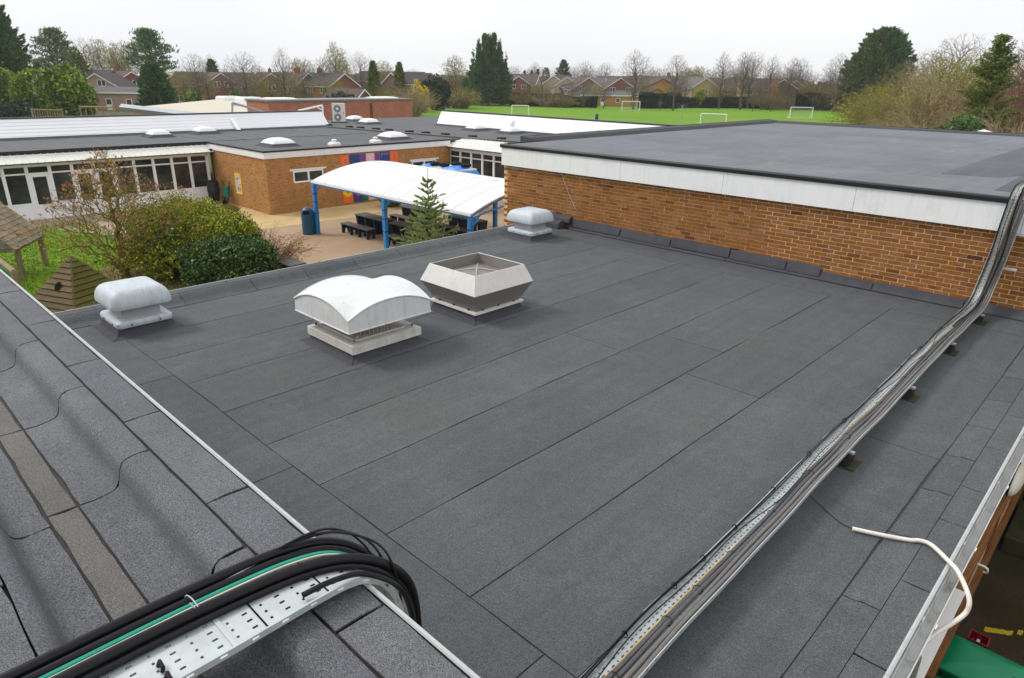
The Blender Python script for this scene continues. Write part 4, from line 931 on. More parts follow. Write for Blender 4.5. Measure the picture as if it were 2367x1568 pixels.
# kerb-side conduit with rubber feet across the far roof
cd = thing('roof_conduit', 'low grey conduit on black rubber feet crossing the far school roof', 'conduit', (-37, 29, RZ))
c0, c1 = at(757, 293, -.03), at(1240, 331, -.03)
MB().tube([c0, c1], .05, 8).build('conduit', plain('conduit_grey', (.16,.165,.15), .6, .3), cd)
MB().tube([c0+np.array([0,.14,0]), c1+np.array([0,.14,0])], .04, 8).build('conduit', M_felt_flash, cd)
for px in (760, 808, 834, 870, 900, 947, 985, 1030, 1093, 1160):
    t = (px-757)/(1240-757); q = at(px, 293+38*t, RZ)
    MB().box(q[0]-.25, q[0]+.2, q[1]-.2, q[1]+.2, RZ+.004, RZ+.17).build('foot', M_rubber, cd, bev=.03)
# skylight domes and small vents on the far roofs
def dome(px, py, hw, lab, z=RZ, rz=0, hy=None):
    p = at(px, py, z); t = thing('skylight', lab, 'skylight', (p[0], p[1], z), rz, 'domed skylights on the school roofs'); hy = hy or hw
    MB().loft([rrect(0,0,hw+.28,hy+.28,.02,.005,2), rrect(0,0,hw,hy,.02,.16,2)]).build('curb', M_felt_flash, t, local=True)
    MB().loft([rrect(0,0,hw+.03,hy+.03,.03,.16,2), rrect(0,0,hw+.03,hy+.03,.03,.20,2)]).build('rim', M_upvc, t, local=True)
    MB().loft([rrect(0,0,(hw)*f,(hy)*f,.05+.2*hw*f*(1-f),.20+h,5) for f, h in ((1,0),(.93,.07),(.8,.135),(.6,.19),(.35,.225),(.1,.235))]).build('dome', M_dome, t, smooth=True, local=True)
dome(644, 338, .62, 'white dome skylight on the block roof nearest its left corner')
dome(908, 322, .62, 'white dome skylight on the block roof near its right end')
dome(367, 317, .50, 'white dome skylight left of the pair before the long white upstand')
dome(473, 309, .52, 'white dome skylight beside the sloping white strut')
dome(820, 280, .52, 'white dome skylight just right of the air conditioner')
dome(853, 287, .56, 'white dome skylight in front of the one by the air conditioner')
dome(1100, 302, .52, 'white dome skylight below the left end of the rear white upstand')
dome(1180, 309, .50, 'white dome skylight partly hidden by the brick building roof')
for px, py, lab in ((773, 337, 'small white square vent on the block roof, left of two'), (868, 331, 'small white square vent on the block roof, right of two')):
    p = at(px, py, RZ); t = thing('small_roof_vent', lab, 'roof vent', (p[0], p[1], RZ), 0, 'small vents on the block roof')
    MB().loft([rrect(0,0,.26,.26,.04,.01,3), rrect(0,0,.26,.26,.04,.12,3), rrect(0,0,.18,.18,.04,.19,3), rrect(0,0,.12,.12,.03,.20,3)]).build('base', M_sheet, t, smooth=True, local=True)
    MB().lathe([(.09,.20),(.09,.25),(.14,.26),(.13,.31),(.05,.33)], 0, 0, 16).build('cap', M_upvc, t, smooth=True, local=True)
# air conditioner
p = at(785, 284, RZ); hac = 1.45
t = thing('air_conditioner', 'grey-white two-fan air conditioner standing on the far school roof', 'air conditioner', (p[0], p[1], RZ), math.radians(44))
MB().box(-.47,.47,-.19,.19,.09,hac).build('cabinet', M_acw, t, bev=.02, local=True)
MB().box(-.60,.60,-.3,.3,.0,.06).build('feet', M_rubber, t, local=True); MB().box(-.45,.45,-.17,.17,.06,.09).build('base_rail', M_steel, t, local=True)
for z in (.42, 1.05):
    MB().loft([[(-.06+r*math.cos(a), yy, z+r*math.sin(a)) for a in [2*math.pi*q/24 for q in range(24)]] for r, yy in ((.28,-.191),(.28,-.205),(.10,-.205))]).build('fan_grille', M_acg, t, local=True)
    MB().loft([[(-.06+r*math.cos(a), yy, z+r*math.sin(a)) for a in [2*math.pi*q/16 for q in range(16)]] for r, yy in ((.09,-.205),(.09,-.215),(.03,-.22))]).build('hub', M_upvc, t, local=True)
for i in range(9): MB().box(-.485,-.47,-.15+i*.034,-.135+i*.034,.2,1.35).build('fin', M_acg, t, local=True)
MB().box(.36,.42,-.2,-.189,.72,.80).build('badge', M_black, t, local=True)
# raking braces behind the long upstand
for (pts, lab) in (([(537,260),(537,238),(620,262)], 'grey raking brace behind the long white upstand, left one'), ([(690,256),(745,244),(748,292)], 'white raking brace at the right end of the long white upstand')):
    t = thing('roof_brace', lab, 'brace', atx(pts[1][0], 262, -47.0))
    Q = [atx(x, y, -47.0) for x, y in pts]
    MB().tube([Q[0], Q[1]], .07, 6).build('strut', M_steel if 'grey' in lab else M_clad, t); MB().tube([Q[1], Q[2]], .08, 6).build('post', M_steel if 'grey' in lab else M_clad, t)
    m1 = Q[1]*.75+Q[2]*.25; m2 = Q[1]*.75+Q[0]*.25; MB().tube([m1, m2], .05, 6).build('knee_brace', M_clad, t)
# red-brick hall behind
rb = thing('red_brick_hall', 'plain red-brick hall with flat roof behind the air conditioner', 'building', (-60, 35, GZ))
MB().box(-60, -56, 28.6, 43.6, GZ, 1.24).build('wall', M_bw_far, rb); MB().box(-60.1, -55.9, 28.5, 43.7, 1.24, 1.36).build('roof_edge', plain('lead_grey', (.20,.215,.22), .6, .3), rb)
MB().box(-56, -55.97, 38.6, 38.9, -1.2, 1.0).build('rust_stain', plain('rust_stain', (.16,.075,.035), .9, .1, var=.5, scale=3), rb)
MB().box(-56,-55.94,39.2,40.6,-1.1,-.55).build('window_frame', M_steel, rb); MB().box(-55.94,-55.935,39.3,40.5,-1.05,-.6).build('pane', plain('green_glass', (.01,.10,.03), .2, .4), rb)
dsc = MB().lathe([(.16,0),(.16,.04)], 0, 0, 16).build('round_lamp', M_sheet, rb, local=True); dsc.rotation_euler = (0, math.pi/2, 0); dsc.location = Vector((-55.98, 41.1, -.75)) - rb.location
for y, s in ((30.6, 1), (41.5, 1)): MB().loft([rrect(-58,y,1.0,1.3,.05,1.36,3), rrect(-58,y,1.0,1.3,.05,1.42,3), rrect(-58,y,.6,.9,.05,1.50,3)]).build('rooflight', M_sheet, rb)
# tan-roofed building
tb = thing('tan_roof_building', 'wide building with pale tan flat roof and grey steel eaves beam', 'building', (-80, 35, GZ))
rp = [(-77.7,24.4),(-65,26.6),(-65.2,33.5),(-70,44),(-96.9,49),(-98.8,42.8)]
MB().prism(rp, lambda u, v, w: (u, v, w), -.10, 0).build('roof', M_tanroof, tb)
MB().prism([(x*.997, y+(.2 if y < 30 else -.2)) for x, y in rp], lambda u, v, w: (u, v, w), GZ, -.10).build('wall', plain('buff_wall', (.50,.36,.27), .9, .1), tb)
MB().tube([(-78.2,24.2,.1),(-64.6,26.5,-.25)], .3, 4).build('eaves_beam', M_steel, tb)
for (px, py) in ((530, 232), (575, 234), (655, 236)): 
    q = at(px, py, .02); MB().loft([rrect(q[0],q[1],1.3,1.3,.1,.0,3), rrect(q[0],q[1],1.3,1.3,.1,.35,3), rrect(q[0],q[1],1.1,1.1,.1,.55,3)]).build('rooflight', M_dome, tb)
# timber trellises by the hedge
for (x0, x1, y0, y1, n, lab) in ((73, 143, 254, 275, 12, 'short timber trellis with close upright slats before the hedge'), (184, 262, 247, 272, 6, 'taller timber trellis frame beside the tan-roofed building')):
    A, B = atd(x0, y0, 78), atd(x1, y0+1, 78); A[2] = B[2] = (A[2]+B[2])/2; zt = A[2]
    t = thing('trellis', lab, 'trellis', (A[0], A[1], GZ), 0, 'timber trellises')
    for q in (A, B, (A+B)/2): MB().tube([(q[0],q[1],GZ),(q[0],q[1],zt+.15)], .10, 6).build('post', M_trell, t)
    MB().tube([A, B], .09, 6).build('top_rail', M_trell, t); MB().tube([A-np.array([0,0,1.3]), B-np.array([0,0,1.3])], .07, 6).build('low_rail', M_trell, t)
    for i in range(1, n): 
        q = A+(B-A)*i/n; MB().tube([(q[0],q[1],zt-1.5),(q[0],q[1],zt)], .045, 4).build('slat', M_trell, t)

# ================================================================== COURTYARD FURNITURE
cn = thing('canopy_shelter', 'white barrel-roofed canopy on blue posts over the picnic tables', 'canopy', (-21.8, 18.4, GZ))
CX0, CX1, CY0, CW, CZ, CR = -26.95, -16.75, 15.4, 6.0, -.90, .60
def arc(q, off=0): return (CY0+CW*q, CZ+CR*(1-(2*q-1)**2)+off)
nb = 10
for i in range(nb):
    x0 = CX0+(CX1-CX0)*i/nb; x1 = CX0+(CX1-CX0)*(i+1)/nb
    MB().loft([[(x0+.012, *arc(q/20)), (x1-.012, *arc(q/20)), (x1-.012, *arc(q/20, .02)), (x0+.012, *arc(q/20, .02))] for q in range(21)]).build('roof_sheet', M_canopy, cn, smooth=True)
for i in range(nb+1):
    x = CX0+(CX1-CX0)*i/nb
    MB().loft([[(x-.02, *arc(q/20, -.03)), (x+.02, *arc(q/20, -.03)), (x+.02, *arc(q/20, .026)), (x-.02, *arc(q/20, .026))] for q in range(21)]).build('glazing_bar', plain('bar_grey', (.40,.41,.41), .5, .3), cn)
MB().tube([(CX0,*arc(.5,.022)),(CX1,*arc(.5,.022))], .012, 5).build('crown_bar', MATS['bar_grey'], cn)
for q in (0, 1): MB().box(CX0, CX1, arc(q)[0]-.05, arc(q)[0]+.05, CZ-.14, CZ-.03).build('eaves_beam', M_blue, cn)
MB().box(CX0, CX1, CY0-.09, CY0-.052, CZ-.07, CZ+.01).build('eaves_gutter', M_upvc, cn)
for x in (CX0+.08, (CX0+CX1)/2+.1, CX1-.08):
    for q in (0.0, 1.0):
        y = arc(q)[0]
        MB().box(x-.08, x+.08, y-.08, y+.08, GZ, CZ-.14).build('post', M_blue, cn, bev=.01)
        MB().box(x-.13, x+.13, y-.13, y+.13, GZ, GZ+.02).build('foot_plate', M_blue, cn)
        for z in (GZ+1.4, GZ+1.75, GZ+.9): MB().box(x-.086, x+.086, y-.087, y+.087, z, z+.03).build('band', M_navy, cn)
        s = 1 if q == 0 else -1
        MB().tube([(x, y+s*.05, CZ-.5),(x, y+s*.45, CZ-.06)], .03, 6).build('knee_brace', M_blue, cn)
        MB().tube([(x+.08, y, CZ-.42),(x+.42, y, CZ-.12)], .025, 6).build('knee_brace', M_blue, cn)
    MB().loft([[(x-.04, *arc(q/20, -.12)), (x+.04, *arc(q/20, -.12)), (x+.04, *arc(q/20, -.032)), (x-.04, *arc(q/20, -.032))] for q in range(21)]).build('arch_rib', M_blue, cn)
    MB().tube([(x, arc(q/16)[0], CZ-.18+CR*.55*(1-(2*q/16-1)**2)) for q in range(17)], .03, 6).build('lower_chord', M_blue, cn)
    for q in range(1, 16):
        a = arc(q/16, -.1); b = ((arc((q+(1 if q % 2 else 0)*1)/16))[0], CZ-.18+CR*.55*(1-(2*(q+(1 if q % 2 else 0))/16-1)**2))
        MB().tube([(x, a[0], a[1]), (x, b[0], b[1])], .009, 4).build('lattice_rod', M_blue, cn)
# picnic sets of recycled plastic
def bench(x0, x1, y0, y1, h, lab, table=False, legs=4):
    cxm, cym = (x0+x1)/2, (y0+y1)/2
    t = thing('picnic_table' if table else 'bench', lab, 'table' if table else 'bench', (cxm, cym, GZ), 0, 'dark picnic furniture')
    n = 5 if table else 4; w = (y1-y0)/n
    for i in range(n): MB().box(x0, x1, y0+i*w+.008, y0+(i+1)*w-.008, GZ+h-.045, GZ+h).build('slat', M_recyc, t, bev=.006, seg=1)
    nl = legs
    for i in range(nl):
        x = x0+.06+(x1-x0-.18)*i/(nl-1)
        if table: pr = [(y0+.02,h-.046),(y1-.02,h-.046),(y1-.06,h-.25),(y1-.10,0),(y0+.10,0),(y0+.06,h-.25)]
        else: pr = [(y0+.02,h-.046),(y1-.02,h-.046),(y1-.03,.0),(y1-.13,.0),(y1-.17,.2),(y0+.17,.2),(y0+.13,0),(y0+.03,0)]
        MB().prism([(a, GZ+b) for a, b in pr], lambda u, v, w2: (w2, u, v), x, x+(.09 if not table else .12)).build('leg', M_navy, t)
        if table and i < nl-1:
            pass
    return t
bench(-26.42, -24.34, 16.27, 16.73, .44, 'dark slatted bench in front, left end of the canopy')
bench(-26.42, -24.30, 17.03, 17.70, .74, 'dark slatted picnic table behind the front left bench', True, 4)
bench(-26.42, -24.34, 17.98, 18.42, .44, 'dark slatted bench on the far side of the front left table')
bench(-23.05, -21.0, 16.27, 16.73, .44, 'dark slatted bench behind the middle blue post')
bench(-23.85, -21.8, 17.05, 17.70, .74, 'dark slatted picnic table behind the small spruce', True, 4)
bench(-23.6, -21.6, 17.98, 18.42, .44, 'dark slatted bench mostly hidden behind the small spruce')
bench(-26.70, -24.6, 19.82, 20.42, .74, 'dark slatted picnic table at the back left of the canopy', True, 4)
bench(-26.60, -24.5, 19.05, 19.45, .44, 'dark slatted bench before the back left table')
bench(-23.40, -21.3, 19.95, 20.52, .74, 'dark slatted picnic table at the back right of the canopy', True, 4)
bench(-23.40, -21.3, 19.20, 19.62, .44, 'dark slatted bench before the back right table')
bench(-22.25, -20.2, 10.40, 11.05, .74, 'dark slatted picnic table showing over the parapet beside the holly', True, 4)
bench(-22.40, -20.3, 9.68, 10.10, .44, 'dark slatted bench showing over the parapet beside the holly')
# litter bin
t = thing('litter_bin', 'blue litter bin with domed hooded top beside the left canopy post', 'litter bin', (-27.1, 15.1, GZ))
MB().lathe([(.27,0),(.285,.03),(.285,.80),(.295,.81),(.295,.86),(.28,.87)], 0, 0, 28).build('body', M_bluebin, t, smooth=True, local=True)
hood = MB(); rings = []
for j in range(9):
    a = math.pi/2*j/8.6; rings.append([(.29*math.cos(a)*math.cos(b), .29*math.cos(a)*math.sin(b), .87+.33*math.sin(a)) for b in [2*math.pi*i/28 for i in range(28)]])
MB().loft(rings).build('hood', M_bluebin, t, smooth=True, local=True)
for sg in (1, -1):
    V = [((.295*math.cos(a)*math.cos(b)), .295*math.cos(a)*math.sin(b), .87+.335*math.sin(a)) for a, b in [(.12+.5*j/6, sg*0.0 + math.radians(-45 + (0 if sg > 0 else 180)) + .62*(i/8-.5)*2*(1-.25*j/6)) for j in range(7) for i in range(9)]]
    MB().add(V, [(j*9+i, j*9+i+1, (j+1)*9+i+1, (j+1)*9+i) for j in range(6) for i in range(8)]).build('mouth', M_dark, t, local=True)
# water butt and sack barrow
t = thing('water_butt', 'black ribbed water butt on a stand in the glazed corner', 'water butt', (-37.2, 15.3, GZ))
MB().lathe([(.24,0),(.22,.28),(.24,.29)], 0, 0, 24).build('stand', M_tyre, t, smooth=True, local=True)
MB().lathe([(.25,.29),(.27,.31),(.30,.55),(.285,.57),(.285,.60),(.31,.62),(.315,.85),(.30,.87),(.30,.90),(.31,.92),(.29,1.13),(.26,1.16)], 0, 0, 28).build('barrel', plain('butt_black', (.012,.016,.022), .5, .35), t, smooth=True, local=True)
MB().lathe([(.28,1.16),(.28,1.20),(.2,1.235),(.06,1.245)], 0, 0, 28).build('lid', M_tyre, t, smooth=True, local=True)
t = thing('sack_barrow', 'green folded garden barrow leaning on the block side wall', 'barrow', (-36.2, 15.5, GZ), math.radians(20))
MB().prism([(-.22,.45),(.22,.45),(.17,1.02),(-.17,1.02)], lambda u, v, w: (u, w+.12*(v-.4), v), -.06, .10).build('tray', plain('barrow_green', (.01,.14,.09), .5, .3), t, bev=.02, local=True)
for sx in (-1, 1): MB().tube([(sx*.10,-.1,.12),(sx*.18,.1,.7),(sx*.20,.16,1.15),(sx*.26,.10,1.32)], .018, 6).build('handle', M_tyre, t, local=True)
MB().loft([[(dx, -.12+.16*math.cos(a), .16+.16*math.sin(a)) for a in [2*math.pi*q/20 for q in range(20)]] for dx in (-.04,.04)]).build('wheel', M_tyre, t, local=True)
for sx in (-1, 1): MB().tube([(sx*.12,.05,.5),(sx*.16,-.02,.0)], .015, 6).build('leg', M_tyre, t, local=True)
# tarpaulin-covered stack with tyres
t = thing('covered_shed', 'pale storage shed under a blue tarpaulin behind the canopy', 'shed', (-28.0, 24.1, GZ))
tx, ty = -28.0, 24.1; HT = 2.15
MB().box(-1.45,1.45,-.65,.65,0,HT-.02).build('shed_wall', M_sheet, t, local=True)
MB().box(.5,.62,-.662,-.652,HT-.45,HT-.33).build('red_mark', M_red, t, local=True)
rnd = random.Random(8); V = []; nx, ny = 18, 14
for j in range(ny+1):
    for i in range(nx+1):
        u, v = -1.75+3.5*i/nx, -.88+1.76*j/ny
        z = HT+.06*math.sin(u*3+v)+rnd.uniform(-.02,.04)
        if abs(u) > 1.45: z -= (abs(u)-1.45)*1.1
        if abs(v) > .66: z -= (abs(v)-.66)*1.4
        V.append((u+rnd.uniform(-.02,.02), v+rnd.uniform(-.02,.02), z))
MB().add(V, [(j*(nx+1)+i, j*(nx+1)+i+1, (j+1)*(nx+1)+i+1, (j+1)*(nx+1)+i) for j in range(ny) for i in range(nx)]).build('tarpaulin', M_tarp, t, local=True)
def tyre(x, y, z, lab, r=.29, rz=0):
    prof = []
    V = []; F = []; n, mm = 28, 10
    for i in range(n):
        a = 2*math.pi*i/n
        for j in range(mm):
            b = 2*math.pi*j/mm; rr = r-.09 + .09*math.cos(b); V.append((rr*math.cos(a), rr*math.sin(a), .09*math.sin(b)*1.0+.09))
    for i in range(n):
        for j in range(mm): F.append((i*mm+j, ((i+1) % n)*mm+j, ((i+1) % n)*mm+(j+1) % mm, i*mm+(j+1) % mm))
    o = MB().add(V, F).build('tyre', M_tyre, None, smooth=True); o.location = (x, y, z); tag(o, lab, 'tyre', 'tyres weighing down the tarpaulin')
tyre(tx-.75, ty-.30, GZ+HT+.02, 'black tyre lying on the front left of the blue tarpaulin'); tyre(tx-.1, ty-.25, GZ+HT+.02, 'black tyre lying on the front middle of the blue tarpaulin')
tyre(tx+.15, ty+.40, GZ+HT+.04, 'black tyre lying on the back middle of the blue tarpaulin'); tyre(tx+.95, ty+.35, GZ+HT+.04, 'black tyre lying on the back right of the blue tarpaulin')

# ================================================================== TIMBER PLAY HUTS
# pyramid hut
AP = np.array([-21.55, 4.67, -1.42]); hb = 1.30; zb = GZ
t = thing('pyramid_hut', 'weathered pyramid of overlapping boards with a round hole', 'play hut', (AP[0], AP[1], GZ))
def pyr_face(c0, c1, mat, nrow=13):
    c0 = np.array(c0, float); c1 = np.array(c1, float)
    nrm = np.cross(c1-c0, AP-c0); nrm /= np.linalg.norm(nrm)
    cen = (c0+c1+AP)/3; 
    if nrm @ (cen-np.array([AP[0],AP[1],cen[2]])) < 0: nrm = -nrm
    for i in range(nrow):
        t0, t1 = i/nrow, min(1, (i+1)/nrow-.004)
        A, B = c0+(AP-c0)*t0, c1+(AP-c1)*t0; C2, D2 = c1+(AP-c1)*t1, c0+(AP-c0)*t1
        o1, o0 = nrm*.055, nrm*.020
        V = [A+o1, B+o1, C2+o0, D2+o0, A+o1*.3, B+o1*.3, C2-o0, D2-o0]
        MB().add(V, [(0,1,2,3),(4,7,6,5),(0,4,5,1),(1,5,6,2),(2,6,7,3),(3,7,4,0)]).build('board', mat, t)
    MB().add([c0-nrm*.01, c1-nrm*.01, AP-nrm*.01], [(0,1,2)]).build('backing', M_dark, t)
    return nrm
_rp = math.radians(24)
cs = [(AP[0]-hb, AP[1]-hb, zb), (AP[0]+hb, AP[1]-hb, zb), (AP[0]+hb, AP[1]+hb, zb), (AP[0]-hb, AP[1]+hb, zb)]
cs = [(AP[0]+(x-AP[0])*math.cos(_rp)-(y-AP[1])*math.sin(_rp), AP[1]+(x-AP[0])*math.sin(_rp)+(y-AP[1])*math.cos(_rp), z) for x, y, z in cs]
n1 = pyr_face(cs[0], cs[1], M_board); n2 = pyr_face(cs[1], cs[2], M_board_m); pyr_face(cs[2], cs[3], M_board_m); pyr_face(cs[3], cs[0], M_board)
for c in cs: MB().tube([np.array(c), AP], .035, 5).build('corner_batten', M_board, t)
q = np.array(cs[0])*.19+np.array(cs[1])*.22+AP*.59; e1 = np.array(cs[1])-np.array(cs[0]); e1 = e1/np.linalg.norm(e1); e2 = np.cross(n1, e1)
MB().add([q+n1*.075+(e1*math.cos(a)*.10+e2*math.sin(a)*.13) for a in [2*math.pi*i/24 for i in range(24)]], [tuple(range(24))]).build('hole', M_dark, t)
# shingled play house, turned on the plot: eave corner B, eave runs along e, gable faces back along -e
hB = np.array([-26.95, 4.40]); he = np.array([-.83, .56]); hp2 = np.array([-.56, -.83])      # e along the eave, p towards the ridge
t = thing('shingled_hut', 'open timber play hut with mossy shingled roof at the left edge', 'play hut', (hB[0]-1.6, hB[1]-.6, GZ))
eave_z, ridge_z, hwid, hlen = -2.15, -.62, 1.55, 2.1
def hq(u, v, z): p = hB+he*u+hp2*v; return (p[0], p[1], z)          # u along, v across from this eave (0) to the other (2*hwid)
rnd = random.Random(4); rows = 12
for side in (0, 1):
    for r in range(rows):
        f = lambda tt: (hwid*tt if side == 0 else 2*hwid-hwid*tt, eave_z+(ridge_z-eave_z)*tt)
        (va, za), (vb, zb) = f(r/rows), f(min(1, (r+1.25)/rows)); u = -.15-rnd.uniform(0, .15)
        while u < hlen+.1:
            w = rnd.uniform(.15, .27); u1 = min(u+w, hlen+.15); j = rnd.uniform(-.012, .012)
            V = [hq(u, va, za+.05+j), hq(u1-.008, va, za+.05+j), hq(u1-.008, vb, zb+.022), hq(u, vb, zb+.022)]
            V += [(x, y, z-.025) for x, y, z in V]
            if side == 0 or r > 9: MB().add(V, [(0,1,2,3),(4,7,6,5),(0,4,5,1),(1,5,6,2),(2,6,7,3),(3,7,4,0)]).build('shingle', M_shingle, t)
            u += w
    v0, v1 = (0, hwid) if side == 0 else (2*hwid, hwid)
    MB().add([hq(0, v0, eave_z-.01), hq(hlen, v0, eave_z-.01), hq(hlen, v1, ridge_z-.01), hq(0, v1, ridge_z-.01)], [(0,1,2,3)]).build('roof_board', M_board, t)
for i in range(9):
    z0 = eave_z+.02+i*(ridge_z-eave_z)/9.2; z1 = z0+(ridge_z-eave_z)/9.2-.014; k0 = hwid*(1-(z0-eave_z)/(ridge_z-eave_z))*.95; k1 = hwid*(1-(z1-eave_z)/(ridge_z-eave_z))*.95
    V = [hq(u, hwid+sg*kk, z) for u in (-.02, .04) for (kk, z, sg) in ((k0, z0, -1), (k0, z0, 1), (k1, z1, 1), (k1, z1, -1))]
    MB().add(V, [(0,1,2,3),(4,7,6,5),(0,4,5,1),(1,5,6,2),(2,6,7,3),(3,7,4,0)]).build('gable_board', M_siding, t)
for u in (.15, hlen-.15):
    for v in (.12, 2*hwid-.12): MB().tube([hq(u, v, GZ), hq(u, v, eave_z+.12)], .09, 10).build('post', M_log, t, smooth=True)
MB().tube([hq(-.1, .12, eave_z-.02), hq(hlen+.1, .12, eave_z-.02)], .06, 8).build('eaves_beam', M_log, t); MB().tube([hq(.12, .1, eave_z-.05), hq(.12, 2*hwid-.1, eave_z-.05)], .06, 8).build('tie_beam', M_log, t)
MB().add([hq(.3, 2.4, GZ), hq(hlen-.2, 2.4, GZ), hq(hlen-.2, 2.4, GZ+.8), hq(.3, 2.4, GZ+.8)], [(0,1,2,3)]).build('back_panel', M_dark, t)
# log rail with netting
rA, rB = at(-40, 572, -2.2), at(33, 629, -2.2)
t = thing('log_fence', 'peeled log rail on a stout post above green netting', 'fence', (rB[0], rB[1], GZ))
MB().tube([rA, rB], .085, 12).build('rail', M_log, t, smooth=True)
MB().tube([(rB[0]-.06,rB[1],GZ),(rB[0]-.06,rB[1],-2.25)], .10, 12).build('post', M_log, t, smooth=True)
for i in range(14):
    q = rA+(rB-rA)*(i+.5)/14; MB().tube([(q[0],q[1],GZ),(q[0],q[1],-2.27)], .008, 4).build('net_cord', M_cable_t, t)
for z in (-2.4,-2.55,-2.7,-2.85,-3.0): MB().tube([(rA[0],rA[1],z),(rB[0],rB[1],z)], .008, 4).build('net_cord', M_cable_t, t)

# ================================================================== VEGETATION
def seg_mesh(name, segs, mat, parent, local=True, sides=3):
    """tapered little prisms along segments (p0, p1, r0, r1)"""
    A = np.array([s[0] for s in segs], float); B = np.array([s[1] for s in segs], float); r0 = np.array([s[2] for s in segs])[:, None]; r1 = np.array([s[3] for s in segs])[:, None]
    d = B-A; d /= np.maximum(1e-9, np.linalg.norm(d, axis=1))[:, None]
    ref = np.where(np.abs(d[:, 2:3]) < .9, np.array([[0, 0, 1.0]]), np.array([[1.0, 0, 0]]))
    u = np.cross(d, ref); u /= np.linalg.norm(u, axis=1)[:, None]; v = np.cross(d, u)
    rings = []
    for base, r in ((A, r0), (B, r1)):
        for k2 in range(sides):
            a = 2*math.pi*k2/sides; rings.append(base+(u*math.cos(a)+v*math.sin(a))*r)
    V = np.stack(rings, 1).reshape(-1, 3); n = len(segs); o = (np.arange(n)*2*sides)[:, None]
    F = np.concatenate([o+np.array([[k2, (k2+1) % sides, sides+(k2+1) % sides, sides+k2]]) for k2 in range(sides)], 0)
    return np_mesh(name, V, F, mat, parent, local)
def leaf_mesh(name, P, D, L, Wd, mat, parent, rng, local=True, bend=.0):
    """diamond leaves at points P, pointing along D, length L, width Wd"""
    n = len(P); D = D/np.maximum(1e-9, np.linalg.norm(D, axis=1))[:, None]
    q = rng.normal(size=(n, 3)); S2 = np.cross(D, q); S2 /= np.maximum(1e-9, np.linalg.norm(S2, axis=1))[:, None]
    L = np.broadcast_to(np.asarray(L, float).reshape(-1, 1), (n, 1)); Wd = np.broadcast_to(np.asarray(Wd, float).reshape(-1, 1), (n, 1))
    V = np.stack([P-D*L*.5, P+S2*Wd*.5, P+D*L*.5, P-S2*Wd*.5], 1).reshape(-1, 3)
    F = (np.arange(n)*4)[:, None]+np.array([[0, 1, 2, 3]])
    return np_mesh(name, V, F, mat, parent, local)
def grow(h, rng, R=.33, cb=.22, n=1100, bf=.45, twig=.011, lean=0.0, top=1.0, tips=3, trunk_to=.72, expo=2.35, flat=1.0, low=.9, tipl=.045, topn=.32):
    """bare tree grown into an egg-shaped crown: every new point joins the tree where the way from the root is short"""
    H0 = h*cb; nodes = [np.array([0, 0, 0.0])]; par = [-1]; pl = [0.0]
    kt = 9
    for i in range(1, kt+1):
        z = h*trunk_to*i/kt; q = np.array([lean*z+rng.normal()*.012*h, rng.normal()*.012*h, z]); nodes.append(q); par.append(i-1); pl.append(pl[-1]+h*trunk_to/kt*(.85))
    ntr = len(nodes); c = np.array([0, 0, (H0+h)/2]); sz = (h-H0)/2
    q = rng.normal(size=(n*3, 3)); q /= np.linalg.norm(q, axis=1)[:, None]; q *= (rng.random(n*3)**.42)[:, None]
    w = 1-topn*np.clip(q[:, 2]+.25*(topn > .4), 0, 1)**(2 if topn < .4 else 1)-.22*np.clip(-q[:, 2], 0, 1)
    lob = 1+.16*np.sin(3*np.arctan2(q[:, 1], q[:, 0])+rng.random()*6)+.12*np.sin(5*np.arctan2(q[:, 1], q[:, 0])+4*q[:, 2])
    P = c+q*np.stack([h*R*w*lob, h*R*w*lob*flat, np.full(len(q), sz)], 1); P = P[:n]
    P = P[np.argsort(np.linalg.norm(P-np.array([0, 0, H0*.8]), axis=1))]
    N = np.zeros((ntr+n, 3)); L = np.full(ntr+n, 1e9); N[:ntr] = nodes; L[:ntr] = pl; cnt = ntr
    for p in P:
        d = np.linalg.norm(N[:cnt]-p, axis=1); dz = np.clip(N[:cnt, 2]-p[2], 0, None)
        j = int(np.argmin(d+bf*L[:cnt]+low*dz)); N[cnt] = p; L[cnt] = L[j]+d[j]; par.append(j); cnt += 1
    kids = np.ones(cnt)
    for i in range(cnt-1, 0, -1): kids[par[i]] += kids[i]
    haschild = np.zeros(cnt, bool)
    for i in range(1, cnt): haschild[par[i]] = True
    rad = twig*kids**(1/expo); tr, br = [], []
    for i in range(1, cnt):
        a, b = N[par[i]], N[i]
        if i < ntr: tr.append((a, b, rad[par[i]], rad[i])); continue
        mid = (a+b)/2+rng.normal(size=3)*np.linalg.norm(b-a)*.07+np.array([0, 0, -.05*np.linalg.norm(b-a)])
        ra = min(rad[i]*1.25, rad[par[i]]); br.append((a, mid, ra, rad[i]*1.05)); br.append((mid, b, rad[i]*1.05, rad[i]))
        if not haschild[i]:
            d = b-a; d /= max(1e-6, np.linalg.norm(d))
            for _ in range(tips):
                e = d+rng.normal(size=3)*.45+np.array([0, 0, .15]); e /= np.linalg.norm(e); br.append((b, b+e*h*tipl*(.5+rng.random()), twig*.8, twig*.45))
    return tr, br
L_conif = leafy('conifer_dark', [(0, (.022,.072,.016)), (.5, (.055,.155,.030)), (1, (.14,.28,.06))], .6, .3)
L_conif_y = leafy('conifer_olive', [(0, (.045,.08,.010)), (.5, (.125,.175,.018)), (1, (.26,.30,.04))], .6, .3)
L_pine = leafy('pine_needles', [(0, (.05,.095,.04)), (.5, (.11,.17,.07)), (1, (.21,.26,.10))], .6, .3)
L_laurel = leafy('laurel_leaves', [(0, (.03,.085,.006)), (.4, (.10,.21,.012)), (.75, (.24,.35,.025)), (1, (.42,.49,.05))], .45, .3)
